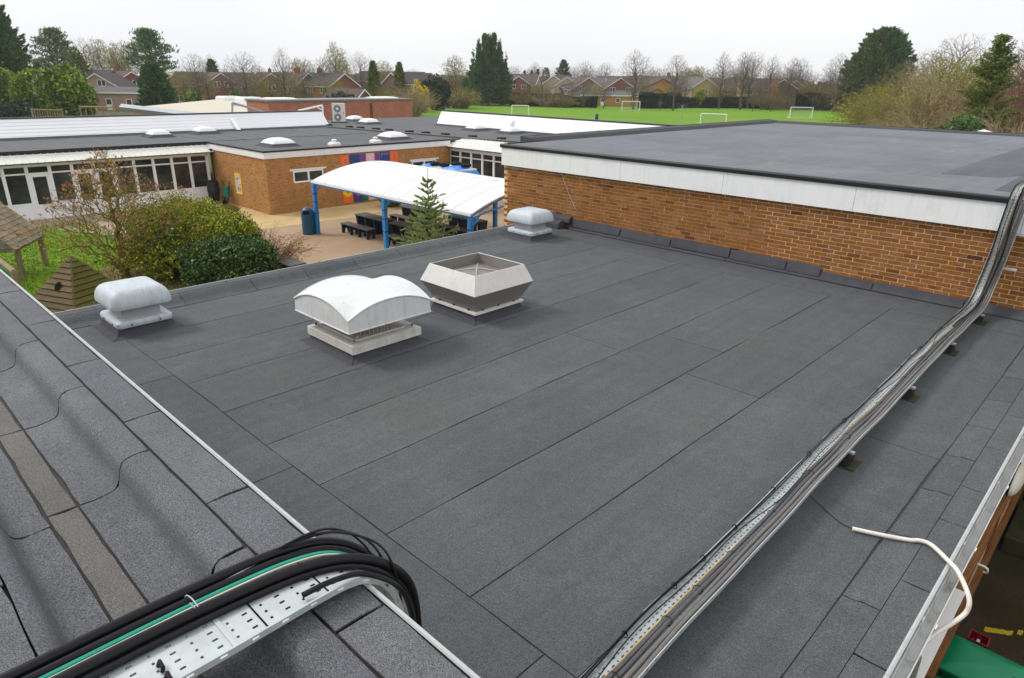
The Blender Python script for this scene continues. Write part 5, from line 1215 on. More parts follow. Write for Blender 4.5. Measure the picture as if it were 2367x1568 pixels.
L_holly = leafy('holly_leaves', [(0, (.010,.036,.008)), (.5, (.028,.08,.015)), (.82, (.08,.16,.028)), (1, (.20,.29,.07))], .35, .15, .4)
L_hedge = leafy('hedge_leaves', [(0, (.008,.022,.008)), (.6, (.02,.045,.014)), (1, (.05,.08,.02))], .6, .1)
L_yellow = leafy('forsythia', [(0, (.45,.33,.01)), (1, (.75,.60,.02))], .6, .3)
L_lime = leafy('lime_shoots', [(0, (.22,.24,.02)), (.6, (.36,.36,.03)), (1, (.50,.46,.06))], .6, .3)
L_bud = leafy('copper_buds', [(0, (.26,.11,.04)), (.5, (.42,.20,.08)), (1, (.55,.30,.13))], .6, .2)
L_budlime = leafy('pale_buds', [(0, (.30,.32,.08)), (1, (.48,.46,.16))], .6, .3)
L_spruce = leafy('blue_spruce', [(0, (.20,.29,.10)), (.5, (.36,.47,.19)), (1, (.56,.64,.29))], .6, .35, big=2)
L_grassy = leafy('tuft_leaves', [(0, (.12,.16,.03)), (.6, (.26,.24,.07)), (1, (.40,.32,.12))], .7, .2)
L_brown = leafy('brown_leaves', [(0, (.12,.06,.03)), (1, (.25,.13,.06))], .7, .1)
L_olive = leafy('olive_leaves', [(0, (.04,.075,.006)), (.45, (.14,.20,.010)), (.78, (.32,.36,.015)), (1, (.60,.58,.04))], .5, .3)
W_twig = leafy('twig_grey', [(0, (.12,.095,.075)), (.5, (.17,.14,.115)), (1, (.24,.20,.165))], .9, 0)
W_olive = leafy('twig_olive', [(0, (.14,.115,.03)), (.5, (.23,.18,.055)), (1, (.34,.27,.11))], .9, 0)
W_tan = leafy('twig_tan', [(0, (.22,.16,.085)), (.5, (.34,.26,.15)), (1, (.48,.38,.24))], .9, 0)
W_moss = leafy('twig_moss', [(0, (.13,.115,.02)), (.5, (.22,.20,.03)), (1, (.30,.25,.07))], .9, 0)
W_red = leafy('twig_red', [(0, (.13,.055,.035)), (1, (.24,.12,.08))], .9, 0)
def pos(px, dist):
    p = atd(px, 300, dist); return np.array([p[0], p[1], GZ])
def ht(px, py, dist): return atd(px, py, dist)[2]-GZ
def mpp(dist): return dist/FOC/1.0

def conifer(px, dist, top, wpx, lab, name='conifer_tree', n=9000, seed=1, mat=None, shape=.75, base=.03, twin=False, L=None, rough=.16, group=None, droop=.15, mat2=None):
    rng = np.random.default_rng(seed); p = pos(px, dist); h = ht(px, top, dist); R = wpx*mpp(dist)/2
    t = thing(name, lab, 'tree', p, 0, group)
    s = L or max(.35, h*.035)
    MB().tube([(0,0,0),(0,0,h*.5),(0,0,h*.93)], [h*.018, h*.012, .03], 7).build('trunk', M_bark, t, local=True)
    # plumes standing out of the body: each is a tuft of sprays, so the outline is ragged and the light breaks up
    npl = max(60, n//55); m3 = n//npl
    P = []; D = []; Ls = []
    ph = rng.random(6)*6.28
    def prof_r(tz, ang):
        lob = sum(np.sin(ang*(2+i)+7*tz*(i % 3+.5)+ph[i]) for i in range(5))*rough/2.6
        return np.clip((1-tz)**shape*(1-.28*np.exp(-tz*9)), 0, 1)*(1+lob)+.015
    for i in range(npl):
        tz = ((i+rng.random())/npl)**.92; tz = .995 if i == npl-1 else tz; ang = i*2.39996+rng.normal()*.25
        r1 = R*prof_r(tz, ang)*(.86+.28*rng.random()); z1 = h*(base+(1-base)*tz)
        dirv = np.array([math.cos(ang), math.sin(ang), .45+1.1*tz-droop*2+.25*rng.normal()]); dirv /= np.linalg.norm(dirv)
        Lp = (.22*R+.5*s)*(.6+.7*rng.random()); tip = np.array([r1*math.cos(ang), r1*math.sin(ang), z1])
        q = rng.random(m3)**.6; wd = Lp*.42*(1.05-q)
        o = rng.normal(size=(m3, 3))*wd[:, None]*.55
        P.append(tip+dirv*(Lp*(q-.75))[:, None]+o); D.append(np.tile(dirv, (m3, 1))*1.1+o/np.maximum(.05, wd)[:, None]*.5+rng.normal(size=(m3, 3))*.25); Ls.append(s*(.45+.75*rng.random(m3))*(1.15-.5*q)*(1-.35*tz))
    kc = n//4; tz = rng.random(kc)**.9; ang = rng.random(kc)*6.283                      # inner foliage closing the body
    rr = R*prof_r(tz, ang)*(.45+.42*rng.random(kc))
    P.append(np.stack([rr*np.cos(ang), rr*np.sin(ang), h*(base+(1-base)*tz)], 1)); D.append(np.stack([np.cos(ang), np.sin(ang), .6+0*ang], 1)+rng.normal(size=(kc, 3))*.4); Ls.append(s*1.1*(.7+.5*rng.random(kc)))
    P = np.concatenate(P); D = np.concatenate(D); Ls = np.concatenate(Ls); P[:, 2] = np.maximum(P[:, 2], .05)
    if twin:
        tz = P[:, 2]/h; P[:, 0] += np.where(np.sin(P[:, 1]*3+P[:, 0]*2) < 0, -.13, .16)*R*np.clip(tz-.45, 0, 1)*2.2
    leaf_mesh('crown', P, D, Ls, Ls*.36, mat or L_conif, t, rng)
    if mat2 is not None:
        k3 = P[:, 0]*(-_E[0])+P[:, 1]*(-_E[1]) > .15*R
        leaf_mesh('olive_growth', P[k3][::2]*np.array([1.04, 1.04, 1.0]), D[k3][::2], Ls[k3][::2], Ls[k3][::2]*.42, mat2, t, rng)  # second foliage colour of a two-toned tree, over the crown's left flank
    return t
def bush(px, dist, top, wpx, lab, name='bush', n=5000, seed=1, mat=None, L=.3, depth=1.0, base_z=0.0, cat='bush', group=None, lumps=9, offs=0, loc=None, hh=None, RR=None, stems=True):
    rng = np.random.default_rng(seed); p = pos(px, dist) if loc is None else np.array(loc); h = ht(px, top, dist) if hh is None else hh; R = wpx*mpp(dist)/2 if RR is None else RR
    t = thing(name, lab, cat, p, 0, group)
    C = []; 
    for i in range(lumps):
        a = rng.random()*2*math.pi; r = R*.62*rng.random()**.5; zz = h*(.30+.42*rng.random())*(1-.35*(r/R)**2)
        C.append((r*math.cos(a), r*math.sin(a)*depth, zz, R*(.32+.22*rng.random()), h*(.24+.12*rng.random())))
    C.append((0, 0, h*.5, R*.7, h*.5)); C = np.array(C)
    k = rng.integers(0, len(C), n); q = rng.normal(size=(n, 3)); q /= np.linalg.norm(q, axis=1)[:, None]; rr = .72+.32*rng.random(n)
    P = C[k, :3]+q*np.stack([C[k, 3], C[k, 3]*depth, C[k, 4]], 1)*rr[:, None]
    P = P[P[:, 2] > 0.02]; q = q[:len(P)]
    q = rng.normal(size=(len(P), 3))+np.array([0, 0, .5])
    Ls = L*(.6+.8*rng.random(len(P)))
    leaf_mesh('foliage', P, q, Ls, Ls*.6, mat or L_laurel, t, rng)
    if stems:
        segs = []
        for i in range(14):
            c = C[i % len(C)]; segs.append((np.zeros(3)+np.array([c[0]*.15, c[1]*.15, 0]), c[:3], .035*h/2, .012*h/2))
        seg_mesh('stems', segs, M_bark, t)
    return t
_protos = {}
def bare(px, dist, top, lab, kind=0, wsc=1.0, group='bare trees round the playing field', rz=0, mat=None, name='bare_tree', buds=None, ivy=False, loc=None):
    key = (kind, mat.name if mat else '')
    p = pos(px, dist) if loc is None else np.array(loc); h = ht(px, top, dist)
    if key not in _protos:
        rng = np.random.default_rng(100+kind)
        par = [dict(R=.34, cb=.20), dict(R=.25, cb=.14, bf=.6), dict(R=.40, cb=.22), dict(R=.30, cb=.26, bf=.55), dict(R=.36, cb=.34), dict(R=.45, cb=.08)][kind % 6]
        tr, br = grow(10.0, rng, **par)
        zt = max(s[1][2] for s in br); f = 10.0/zt
        tr = [(a*f, b*f, c, d) for a, b, c, d in tr]; br = [(a*f, b*f, c, d) for a, b, c, d in br]
        t = thing(name, lab, 'tree', p, rz, group)
        seg_mesh('trunk', tr, M_bark, t, sides=6); seg_mesh('crown', br, mat or W_twig, t, sides=3)
        _protos[key] = t; tips = None
    else:
        t = copy_tree(_protos[key], skip='young_leaves'); t.name = name; t.location = Vector(p); t.rotation_euler = (0, 0, rz); tag(t, lab, 'tree', group)
    s = h/10.0; t.scale = (s*wsc, s*wsc, s)
    if buds is not None:
        rng = np.random.default_rng(int(px)); me = t.children[-1].data if t.children[-1].name.startswith('crown') else [c for c in t.children if c.name.startswith('crown')][0].data
        co = np.zeros(len(me.vertices)*3, np.float32); me.vertices.foreach_get('co', co); co = co.reshape(-1, 3)
        P = co[rng.integers(0, len(co), 2600)]; P = P[P[:, 2] > 3.5]
        P = P+rng.normal(size=P.shape)*.08
        leaf_mesh('young_leaves', P, rng.normal(size=P.shape), .22, .13, buds, t, rng)
    return t

# ---- left horizon
conifer(12, 118, -30, 205, 'tall dark cypress cut off by the left edge of the picture', 'cypress_tree', 30000, 3, shape=.55, rough=.2, L=1.1)
for i, (px, dist, top, w, lab, dp) in enumerate([(18, 104, 158, 150, 'bright laurel bush at the far left below the cypress', .9), (98, 100, 160, 110, 'laurel bush second from the left edge behind the short trellis', .9), (185, 98, 152, 150, 'bright rounded laurel bush left of the pink-gabled house', .9)]):
    bush(px, dist, top, w, lab, 'laurel_bush', 15000, 20+i, L_laurel, .55, dp, group='laurel bushes at the left', lumps=14)
bush(60, 96, 236, 280, 'dark low hedge below the laurels at the left', 'low_hedge', 9000, 27, L_hedge, .45, .3, lumps=16)
def pine(px, dist, top, wpx, lab, seed, lean=0, mat=None, bare_top=.25):
    rng = np.random.default_rng(seed); p = pos(px, dist); h = ht(px, top, dist); R = wpx*mpp(dist)/2
    t = thing('pine_tree', lab, 'tree', p, 0, 'tall pines on the left skyline')
    MB().tube([(0,0,0),(lean*.3,0,h*.4),(lean*.8,0,h*.75),(lean,0,h*.95)], [h*.018,h*.015,h*.009,.04], 7).build('trunk', M_bark, t, local=True)
    P = []; D = []; segs = []
    for i in range(64):
        f0 = i/64; z = h*(bare_top+.10+(.88-bare_top)*f0); a = i*2.4+rng.normal()*.4
        prof = (.35+1.1*f0/.35 if f0 < .35 else 1.0*(1-((f0-.35)/.72)**1.5))
        r = R*max(.12, min(1, prof))*(.45+.6*rng.random()); c = np.array([r*math.cos(a)+lean*z/h, r*math.sin(a), z+.12*r])
        b0 = np.array([lean*z/h, 0, z-h*.03]); segs.append((b0, c, .10, .035))
        m2 = 70; tt = .55+.5*rng.random(m2); q = rng.normal(size=(m2, 3))*np.array([R*.13, R*.13, h*.011]); P.append(b0+(c-b0)*tt[:, None]+q+np.array([0, 0, .25])); D.append(rng.normal(size=(m2, 3))*.7+np.array([0, 0, .9])+(c-b0)/max(.5, r)*.5)
    leaf_mesh('crown', np.concatenate(P), np.concatenate(D), .8, .24, mat or L_pine, t, rng); seg_mesh('branches', segs, M_bark, t, sides=5)
pine(165, 165, 66, 100, 'tall thin-crowned pine left of centre on the left skyline', 5, 1.0)
pine(380, 165, 66, 108, 'tall dark pine with layered crown above the red-brick house', 6, -1.5, L_conif)
conifer(374, 112, 146, 86, 'dark bushy cypress standing before the red-brick gable', 'cypress_tree', 9000, 8, shape=.45, rough=.18, base=.0, L=.8)
conifer(509, 175, 138, 46, 'round dark evergreen between the bare trees at left', 'evergreen_tree', 3500, 9, shape=.4, L=.8)
conifer(208, 150, 122, 70, 'dark ivy-clad evergreen behind the laurel bushes', 'evergreen_tree', 3500, 29, shape=.35, L=.8, mat=L_conif_y)
GT = 'bare trees on the left skyline'
for (px, dist, top, lab, kd, ws, kw) in [
    (112, 185, 108, 'bare grey tree just right of the cut-off cypress', 2, 1.1, {}),
    (230, 180, 82, 'tall bare tree between the two pines, nearer the left pine', 0, .9, {}),
    (262, 190, 86, 'bare tree with pale green haze between the two pines', 3, .9, dict(buds=L_budlime)),
    (298, 165, 92, 'ivy-yellowed tree left of the dark layered pine', 1, .8, dict(buds=L_lime)),
    (322, 190, 92, 'pale budding tree touching the dark layered pine', 4, .8, dict(buds=L_budlime)),
    (470, 130, 120, 'slender bare tree before the roofs right of the layered pine', 3, .9, {}),
    (505, 190, 122, 'small bare tree above the round dark evergreen', 0, .8, {}),
    (580, 118, 116, 'spreading bare tree before the brown roofs at left centre', 2, .9, {}),
    (612, 200, 150, 'low bare tree on the skyline above the brown roofs', 4, 1.0, {}),
    (668, 112, 104, 'tall bare tree with narrow top before the terrace windows', 1, .75, {}),
    (700, 190, 130, 'pale budding tree left of the tall skyline tree', 0, .9, dict(buds=L_budlime)),
    (716, 180, 132, 'second pale budding tree left of the tall skyline tree', 2, .8, dict(buds=L_budlime)),
    (760, 150, 128, 'bare grey tree left of the tallest skyline tree', 4, .9, {}),
    (787, 190, 93, 'tallest pale tree on the skyline left of the ivy tree', 0, .75, dict(buds=L_budlime)),
    (800, 150, 124, 'yellow-green budding tree behind the terraced roofs', 1, .85, dict(buds=L_lime)),
    (842, 170, 116, 'bare tree with ivy on its trunk left of the two dark conifers', 2, .75, {}),
    (893, 190, 138, 'pale lime tree between the two small dark conifers', 4, .9, dict(buds=L_budlime)),
    (1053, 200, 124, 'rounded pale budding tree left of the big central conifer', 0, 1.0, dict(buds=L_budlime)),
    (960, 260, 158, 'distant low bare tree above the garden bushes', 4, 1.4, {}),
]:
    bare(px, dist, top, lab, kd, ws, GT, rz=px*.37, **kw)
conifer(870, 140, 142, 42, 'small dark conifer before the terrace, left of two', 'conifer_tree', 3800, 11, L_conif_y, .5, rough=.14, L=.75, group='two small dark conifers')
conifer(929, 145, 145, 38, 'small dark conifer before the terrace, right of two', 'conifer_tree', 3800, 12, L_conif_y, .5, rough=.14, L=.75, group='two small dark conifers')
# ---- centre
conifer(1130, 182, 80, 108, 'big dark twin-topped conifer at the edge of the playing field', 'conifer_tree', 24000, 13, L_conif, .55, rough=.13, twin=True, L=1.0)
bush(1008, 150, 172, 74, 'dark rounded evergreen bush left of the big central conifer', 'evergreen_bush', 6000, 31, L_hedge, .6, .9, lumps=10)
bush(967, 140, 180, 34, 'bright yellow forsythia among the garden bushes', 'forsythia_bush', 1700, 32, L_yellow, .45, .9, lumps=7)
bush(985, 138, 198, 26, 'smaller yellow forsythia by the dark evergreen bush', 'forsythia_bush', 900, 36, L_yellow, .4, .9, lumps=5)
GB = 'twiggy bushes at the field edge'
def thicket(px, dist, top, wpx, lab, mat, seed, n=260, leaves=None, group=GB, depth=.8, tw=.02, loc=None, curve=.35, hh=None, RR=None, nl=900, ll=.3):
    rng = np.random.default_rng(seed); p = pos(px, dist) if loc is None else np.array(loc); h = hh or ht(px, top, dist); R = RR or wpx*mpp(dist)/2
    t = thing('twiggy_bush', lab, 'bush', p, 0, group); segs = []; tips = []
    for i in range(n):
        a = rng.random()*2*math.pi; b = R*.55*rng.random()**.6; q = np.array([b*math.cos(a), b*math.sin(a)*depth, 0]); L = h*(.75+.35*rng.random())
        lean = .15+.55*(b/(R*.55)) + .15*rng.random(); d = np.array([math.cos(a)*lean, math.sin(a)*lean*depth, 1.0]); d /= np.linalg.norm(d); k2 = 5
        for j in range(k2):
            d2 = d+rng.normal(size=3)*.16+np.array([math.cos(a), math.sin(a)*depth, 0])*curve*j/k2*.5-np.array([0, 0, curve*.18*j]); d2 /= np.linalg.norm(d2)
            q2 = q+d2*L/k2; rr = tw*(1.6-1.2*j/k2); segs.append((q.copy(), q2.copy(), rr, rr*.75)); d = d2
            if j > 0:
                for _ in range(3):
                    sd = d2+rng.normal(size=3)*.55; sd /= np.linalg.norm(sd); e = q+(q2-q)*rng.random(); e2 = e+sd*L*.2; segs.append((e, e2, tw*.6, tw*.4)); tips.append(e2)
            q = q2
    f = h/max(s[1][2] for s in segs); segs = [(a*np.array([1,1,f]), b*np.array([1,1,f]), c, d) for a, b, c, d in segs]
    seg_mesh('twigs', segs, mat, t)
    if leaves is not None:
        T = np.array(tips)*np.array([1, 1, f]); k3 = rng.integers(0, len(T), nl); P = T[k3]+rng.normal(size=(nl, 3))*h*.012
        leaf_mesh('leaves', P, rng.normal(size=P.shape), ll, ll*.6, leaves, t, rng)
    return t
thicket(922, 128, 188, 66, 'tan twiggy bush left of the yellow forsythia', W_olive, 41, 160, tw=.03)
thicket(955, 122, 196, 60, 'brown twiggy bush below the yellow forsythia', W_tan, 42, 140, tw=.03)
thicket(1068, 160, 196, 60, 'olive twiggy bush just left of the big central conifer', W_olive, 43, 170, L_budlime, tw=.03)
thicket(1062, 190, 170, 70, 'reddish twiggy bush behind the olive one by the conifer', W_red, 44, 150, tw=.035)
bush(800, 118, 214, 190, 'low dark garden hedge below the terrace windows', 'garden_hedge', 8000, 33, L_hedge, .5, .3, lumps=18)
bush(1040, 175, 232, 120, 'dark hedge under the garden bushes left of the conifer', 'garden_hedge', 6000, 34, L_hedge, .5, .35, lumps=14)
bush(455, 122, 208, 44, 'green garden bush below the long brown roof', 'garden_bush', 2600, 120, L_laurel, .5, .9, group='green garden bushes at the left')
bush(560, 122, 206, 50, 'green garden bush below the white gable at left centre', 'garden_bush', 2600, 121, L_laurel, .5, .9, group='green garden bushes at the left')
bush(660, 120, 212, 44, 'green garden bush below the small brown gable', 'garden_bush', 2600, 122, L_laurel, .5, .9, group='green garden bushes at the left')
bush(905, 130, 204, 40, 'green garden bush right of the small garage', 'garden_bush', 2600, 123, L_laurel, .5, .9, group='green garden bushes at the left')
conifer(1297, 235, 139, 44, 'dark conifer behind the cream gables right of the big conifer', 'conifer_tree', 3500, 14, L_conif, .42, rough=.12, L=1.0)
for i, (px, top, w, lab) in enumerate([(1210, 164, 14, 'tiny conifer on the skyline, leftmost of three'), (1226, 163, 14, 'tiny conifer on the skyline, middle of three'), (1240, 161, 16, 'tiny conifer on the skyline, rightmost of three')]):
    conifer(px, 240, top, w, lab, 'small_conifer', 900, 50+i, L_conif, .5, L=.9, group='tiny conifers on the skyline')
conifer(1258, 300, 157, 28, 'pale bluish evergreen on the skyline behind the gables', 'evergreen_tree', 1200, 55, L_pine, .35, L=1.1)
GF = 'bare trees round the playing field'
for (px, dist, top, lab, kd, ws, kw) in [
    (1235, 260, 141, 'round-topped grey tree on the skyline right of the big conifer', 0, 1.0, {}),
    (1190, 240, 150, 'pale brown tree right beside the big conifer', 4, 1.1, {}),
    (1345, 250, 138, 'bare tree behind the dark-gabled house', 2, 1.0, {}),
    (1392, 260, 143, 'small bare tree on the skyline left of the tallest field tree', 4, 1.0, {}),
    (1460, 168, 110, 'tallest bare tree at the field edge behind the middle goal', 0, .95, {}),
    (1552, 165, 122, 'bare tree with thick trunk right of the middle goal', 3, .9, {}),
    (1655, 178, 114, 'tall slim bare tree left of the twin bare trees', 1, .8, {}),
    (1705, 178, 115, 'left of the twin wide bare trees at the field edge', 3, 1.0, {}),
    (1722, 185, 117, 'right of the twin wide bare trees at the field edge', 2, .85, {}),
    (1766, 180, 122, 'slim bare tree right of the twin wide trees', 1, .8, {}),
    (1810, 185, 128, 'bare tree before the brick gables at the right', 0, .85, {}),
    (1828, 195, 131, 'bare tree beside the buff gable at the right', 4, .8, {}),
    (1919, 172, 118, 'bare tree with forked trunk left of the big right conifer', 2, .85, {}),
    (1260, 176, 188, 'small bare garden tree at the field edge, leftmost', 2, 1.1, {}),
    (1345, 172, 178, 'bare brown tree at the field edge before the dark gable', 2, .9, {}),
    (1393, 170, 196, 'small bare tree before the yellow annex', 4, 1.1, {}),
    (1521, 162, 228, 'thin sapling in front of the clipped hedge', 3, .7, {}),
    (1733, 168, 212, 'thin sapling in front of the hedge by the twin trees', 3, .8, {}),
    (1751, 175, 216, 'leaning thin tree by the hedge right of the twins', 4, .8, {}),
    (1775, 168, 180, 'orange-tinged small tree at the field edge', 1, .8, dict(buds=L_bud)),
    (1600, 230, 150, 'lime-budding willow behind the buff houses', 2, 1.2, dict(buds=L_lime)),
    (1580, 235, 154, 'second lime-budding willow behind the buff houses', 0, 1.2, dict(buds=L_lime)),
]:
    bare(px, dist, top, lab, kd, ws, GF, rz=px*.53, **kw)
for (px, dist, top, lab, kd, ws, kw) in [
    (412, 134, 158, 'lime-leaved garden tree right of the dark cypress', 2, 1.0, dict(buds=L_lime)),
    (492, 132, 164, 'small lime-leaved tree left of the white gable', 0, 1.0, dict(buds=L_budlime)),
    (600, 130, 166, 'yellow-green garden tree between the bare ones at left centre', 4, 1.1, dict(buds=L_lime)),
    (690, 128, 170, 'yellow-green garden tree before the brown terrace', 2, 1.1, dict(buds=L_budlime)),
    (785, 126, 182, 'small lime-leaved garden tree before the broad white gable', 0, 1.1, dict(buds=L_lime)),
    (1240, 184, 196, 'lime-leaved garden tree before the pale brown-roofed house', 4, 1.2, dict(buds=L_lime)),
    (1370, 186, 190, 'yellow-green garden tree left of the red-brick gable', 2, 1.1, dict(buds=L_budlime)),
    (1545, 186, 192, 'lime-leaved garden tree right of the orange gable', 0, 1.1, dict(buds=L_lime)),
    (1640, 188, 190, 'yellow-green garden tree before the tall white windows', 2, 1.1, dict(buds=L_budlime)),
    (1845, 188, 186, 'lime-leaved garden tree before the long buff house', 2, 1.1, dict(buds=L_lime)),
    (440, 126, 150, 'low bare tree before the long brown roof right of the pines', 2, 1.0, {}),
    (546, 128, 152, 'bare garden tree before the white gable at left centre', 4, 1.0, {}),
    (634, 124, 160, 'bare garden tree left of the narrow-topped tree', 2, 1.1, {}),
    (712, 126, 158, 'bare garden tree right of the narrow-topped tree', 0, 1.0, {}),
    (760, 122, 176, 'small bare garden tree before the three terrace windows', 2, 1.1, {}),
    (905, 132, 176, 'small bare garden tree between the two small conifers', 4, 1.1, {}),
    (1222, 182, 186, 'brown bare garden tree before the red gable by the conifer', 2, 1.1, {}),
    (1320, 180, 186, 'brown bare garden tree before the small cream gable', 0, 1.0, {}),
    (1480, 190, 176, 'bare garden tree right of the tallest field tree', 2, 1.0, {}),
    (1575, 190, 184, 'bare garden tree before the grey-roofed buff house', 4, 1.0, {}),
    (1680, 190, 182, 'bare garden tree between the slim tree and the twins', 2, 1.1, {}),
    (1745, 192, 176, 'bare garden tree right behind the twins', 0, 1.1, {}),
    (1800, 192, 172, 'bare garden tree before the edge-on gable', 2, 1.1, {}),
    (1860, 192, 170, 'bare garden tree before the long buff house', 4, 1.1, {}),
    (1900, 194, 160, 'bare tree beside the tall loose hedge', 0, 1.0, {}),
]:
    bare(px, dist, top, lab, kd, ws, 'bare garden trees before the houses', rz=px*.91, mat=W_olive if kd in (2,) else W_twig, **kw)
# far wood beyond the houses: one mass
rng = np.random.default_rng(77); segs = []
base_t = [_protos[k2] for k2 in list(_protos)[:5]]
src = []
for b in base_t:
    me = [c for c in b.children if c.name.startswith('crown')][0].data
    co = np.zeros(len(me.vertices)*3, np.float32); me.vertices.foreach_get('co', co); src.append(co.reshape(-1, 6, 3)[::5])
Vs = []
for i in range(190):
    px = -60+2500*rng.random(); dist = 280+170*rng.random(); p = pos(px, dist); h = ht(px, 150+14*rng.random()+(14 if px < 1150 else 0), dist)
    s = src[i % len(src)]; a = rng.random()*6.28; R3 = np.array([[math.cos(a), -math.sin(a), 0], [math.sin(a), math.cos(a), 0], [0, 0, 1]])
    q = s.reshape(-1, 3)@R3.T*np.array([1.25, 1.25, 1])*h/10; c = q.reshape(-1, 6, 3).mean(1, keepdims=True); q = (q.reshape(-1, 6, 3)-c)*np.array([2.2, 2.2, 1.0])+c
    Vs.append(q.reshape(-1, 3)+p)
V = np.concatenate(Vs); n = len(V)//6; o = (np.arange(n)*6)[:, None]
F = np.concatenate([o+np.array([[k2, (k2+1) % 3, 3+(k2+1) % 3, 3+k2]]) for k2 in range(3)], 0)
W_far = leafy('twig_far', [(0, (.16,.13,.105)), (.5, (.22,.185,.15)), (1, (.29,.25,.21))], .9, 0)
tag(np_mesh('far_wood', V, F, W_far), 'distant brown leafless wood along the horizon', 'wood', None, 'stuff')
bush(1180, 300, 174, 2900, 'low distant scrub closing the horizon', 'far_scrub', 30000, 39, leafy('far_scrub', [(0, (.10,.085,.06)), (.6, (.15,.13,.09)), (1, (.13,.15,.08))], .9, 0), 1.6, .1, lumps=120, stems=False)
bpy.data.objects[[o.name for o in COL.objects if o.name.startswith('far_scrub')][0]]
# hedges along the far side of the field: clipped block and loose runs
def hedge_run(x0, x1, d0, d1, h, lab, seed, mat=None, n=5000, L=.35, name='hedge', thick=1.2, group='hedges along the field'):
    rng = np.random.default_rng(seed); A, B = pos(x0, d0), pos(x1, d1); t = thing(name, lab, 'hedge', (A+B)/2, 0, group); ln = np.linalg.norm(B-A); ux = (B-A)/ln; uy = np.array([-ux[1], ux[0], 0])
    P = []; u = (rng.random(n)-.5)*ln; top = h*(1+.05*np.sin(u*.7+seed)+.04*rng.normal(size=n))
    face = rng.random(n); v = np.where(face < .45, -thick/2, (rng.random(n)-.5)*thick)+rng.normal(size=n)*.12; z = np.where(face < .45, rng.random(n)*top, top)+rng.normal(size=n)*.08
    P = u[:, None]*ux+v[:, None]*uy+z[:, None]*np.array([0, 0, 1.0]); P[:, 2] = np.maximum(P[:, 2], .05)
    leaf_mesh('foliage', P, rng.normal(size=P.shape)+np.array([0, 0, .6]), L*(.6+.8*rng.random(n)), L*.55, mat or L_hedge, t, rng)
    o = MB().box(-ln/2, ln/2, -thick*.38, thick*.38, 0, h*.93).build('core', plain('hedge_core', (.012,.02,.008), .95, .05, var=.4, scale=2) if 'hedge_core' not in MATS else MATS['hedge_core'], t, local=True)
    o.rotation_euler = (0, 0, math.atan2(ux[1], ux[0]))
hedge_run(1472, 1560, 176, 180, 3.3, 'neatly clipped dark hedge behind the middle goal', 61, n=6000)
hedge_run(1562, 1660, 184, 186, 2.3, 'dark ivy hedge right of the clipped one', 62, n=5000)
hedge_run(1655, 1770, 187, 188, 2.6, 'dark hedge behind the twin bare trees', 63, n=5000)
hedge_run(1765, 1830, 188, 189, 2.2, 'low dark hedge by the brick gables', 64, n=3500)
hedge_run(1828, 1925, 186, 186, 3.6, 'tall loose dark hedge behind the right goal', 65, n=6500, L=.45, thick=2.5)
hedge_run(1180, 1290, 184, 180, 2.6, 'rough dark hedge right of the big conifer', 66, n=5500, L=.5, thick=2.5)
hedge_run(1285, 1375, 180, 176, 2.2, 'rough dark hedge before the dark gable', 67, n=4500, L=.5, thick=2.5)
for i, (px, dist, top, w, lab, m2) in enumerate([(1205, 178, 205, 46, 'olive twiggy bush right of the big conifer', W_olive), (1262, 176, 206, 60, 'brown twiggy bush at the field edge before the cream house', W_tan), (1300, 174, 212, 46, 'olive twiggy bush left of the yellow annex', W_olive), (1700, 190, 214, 60, 'brown twiggy bush behind the twin bare trees', W_tan), (1880, 186, 176, 66, 'olive bushy tree before the buff house at right', W_olive), (1765, 182, 196, 50, 'orange-brown twiggy bush at the right of the hedge', W_olive)]):
    thicket(px, dist, top, w, lab, m2, 70+i, 110, None, tw=.035)
bush(1607, 185, 204, 30, 'bright green round garden bush before the buff house', 'garden_bush', 1500, 35, L_lime, .5, .9)
bush(1560, 186, 210, 22, 'dark upright garden evergreen by the orange house', 'garden_bush', 1100, 38, L_hedge, .5, .9)
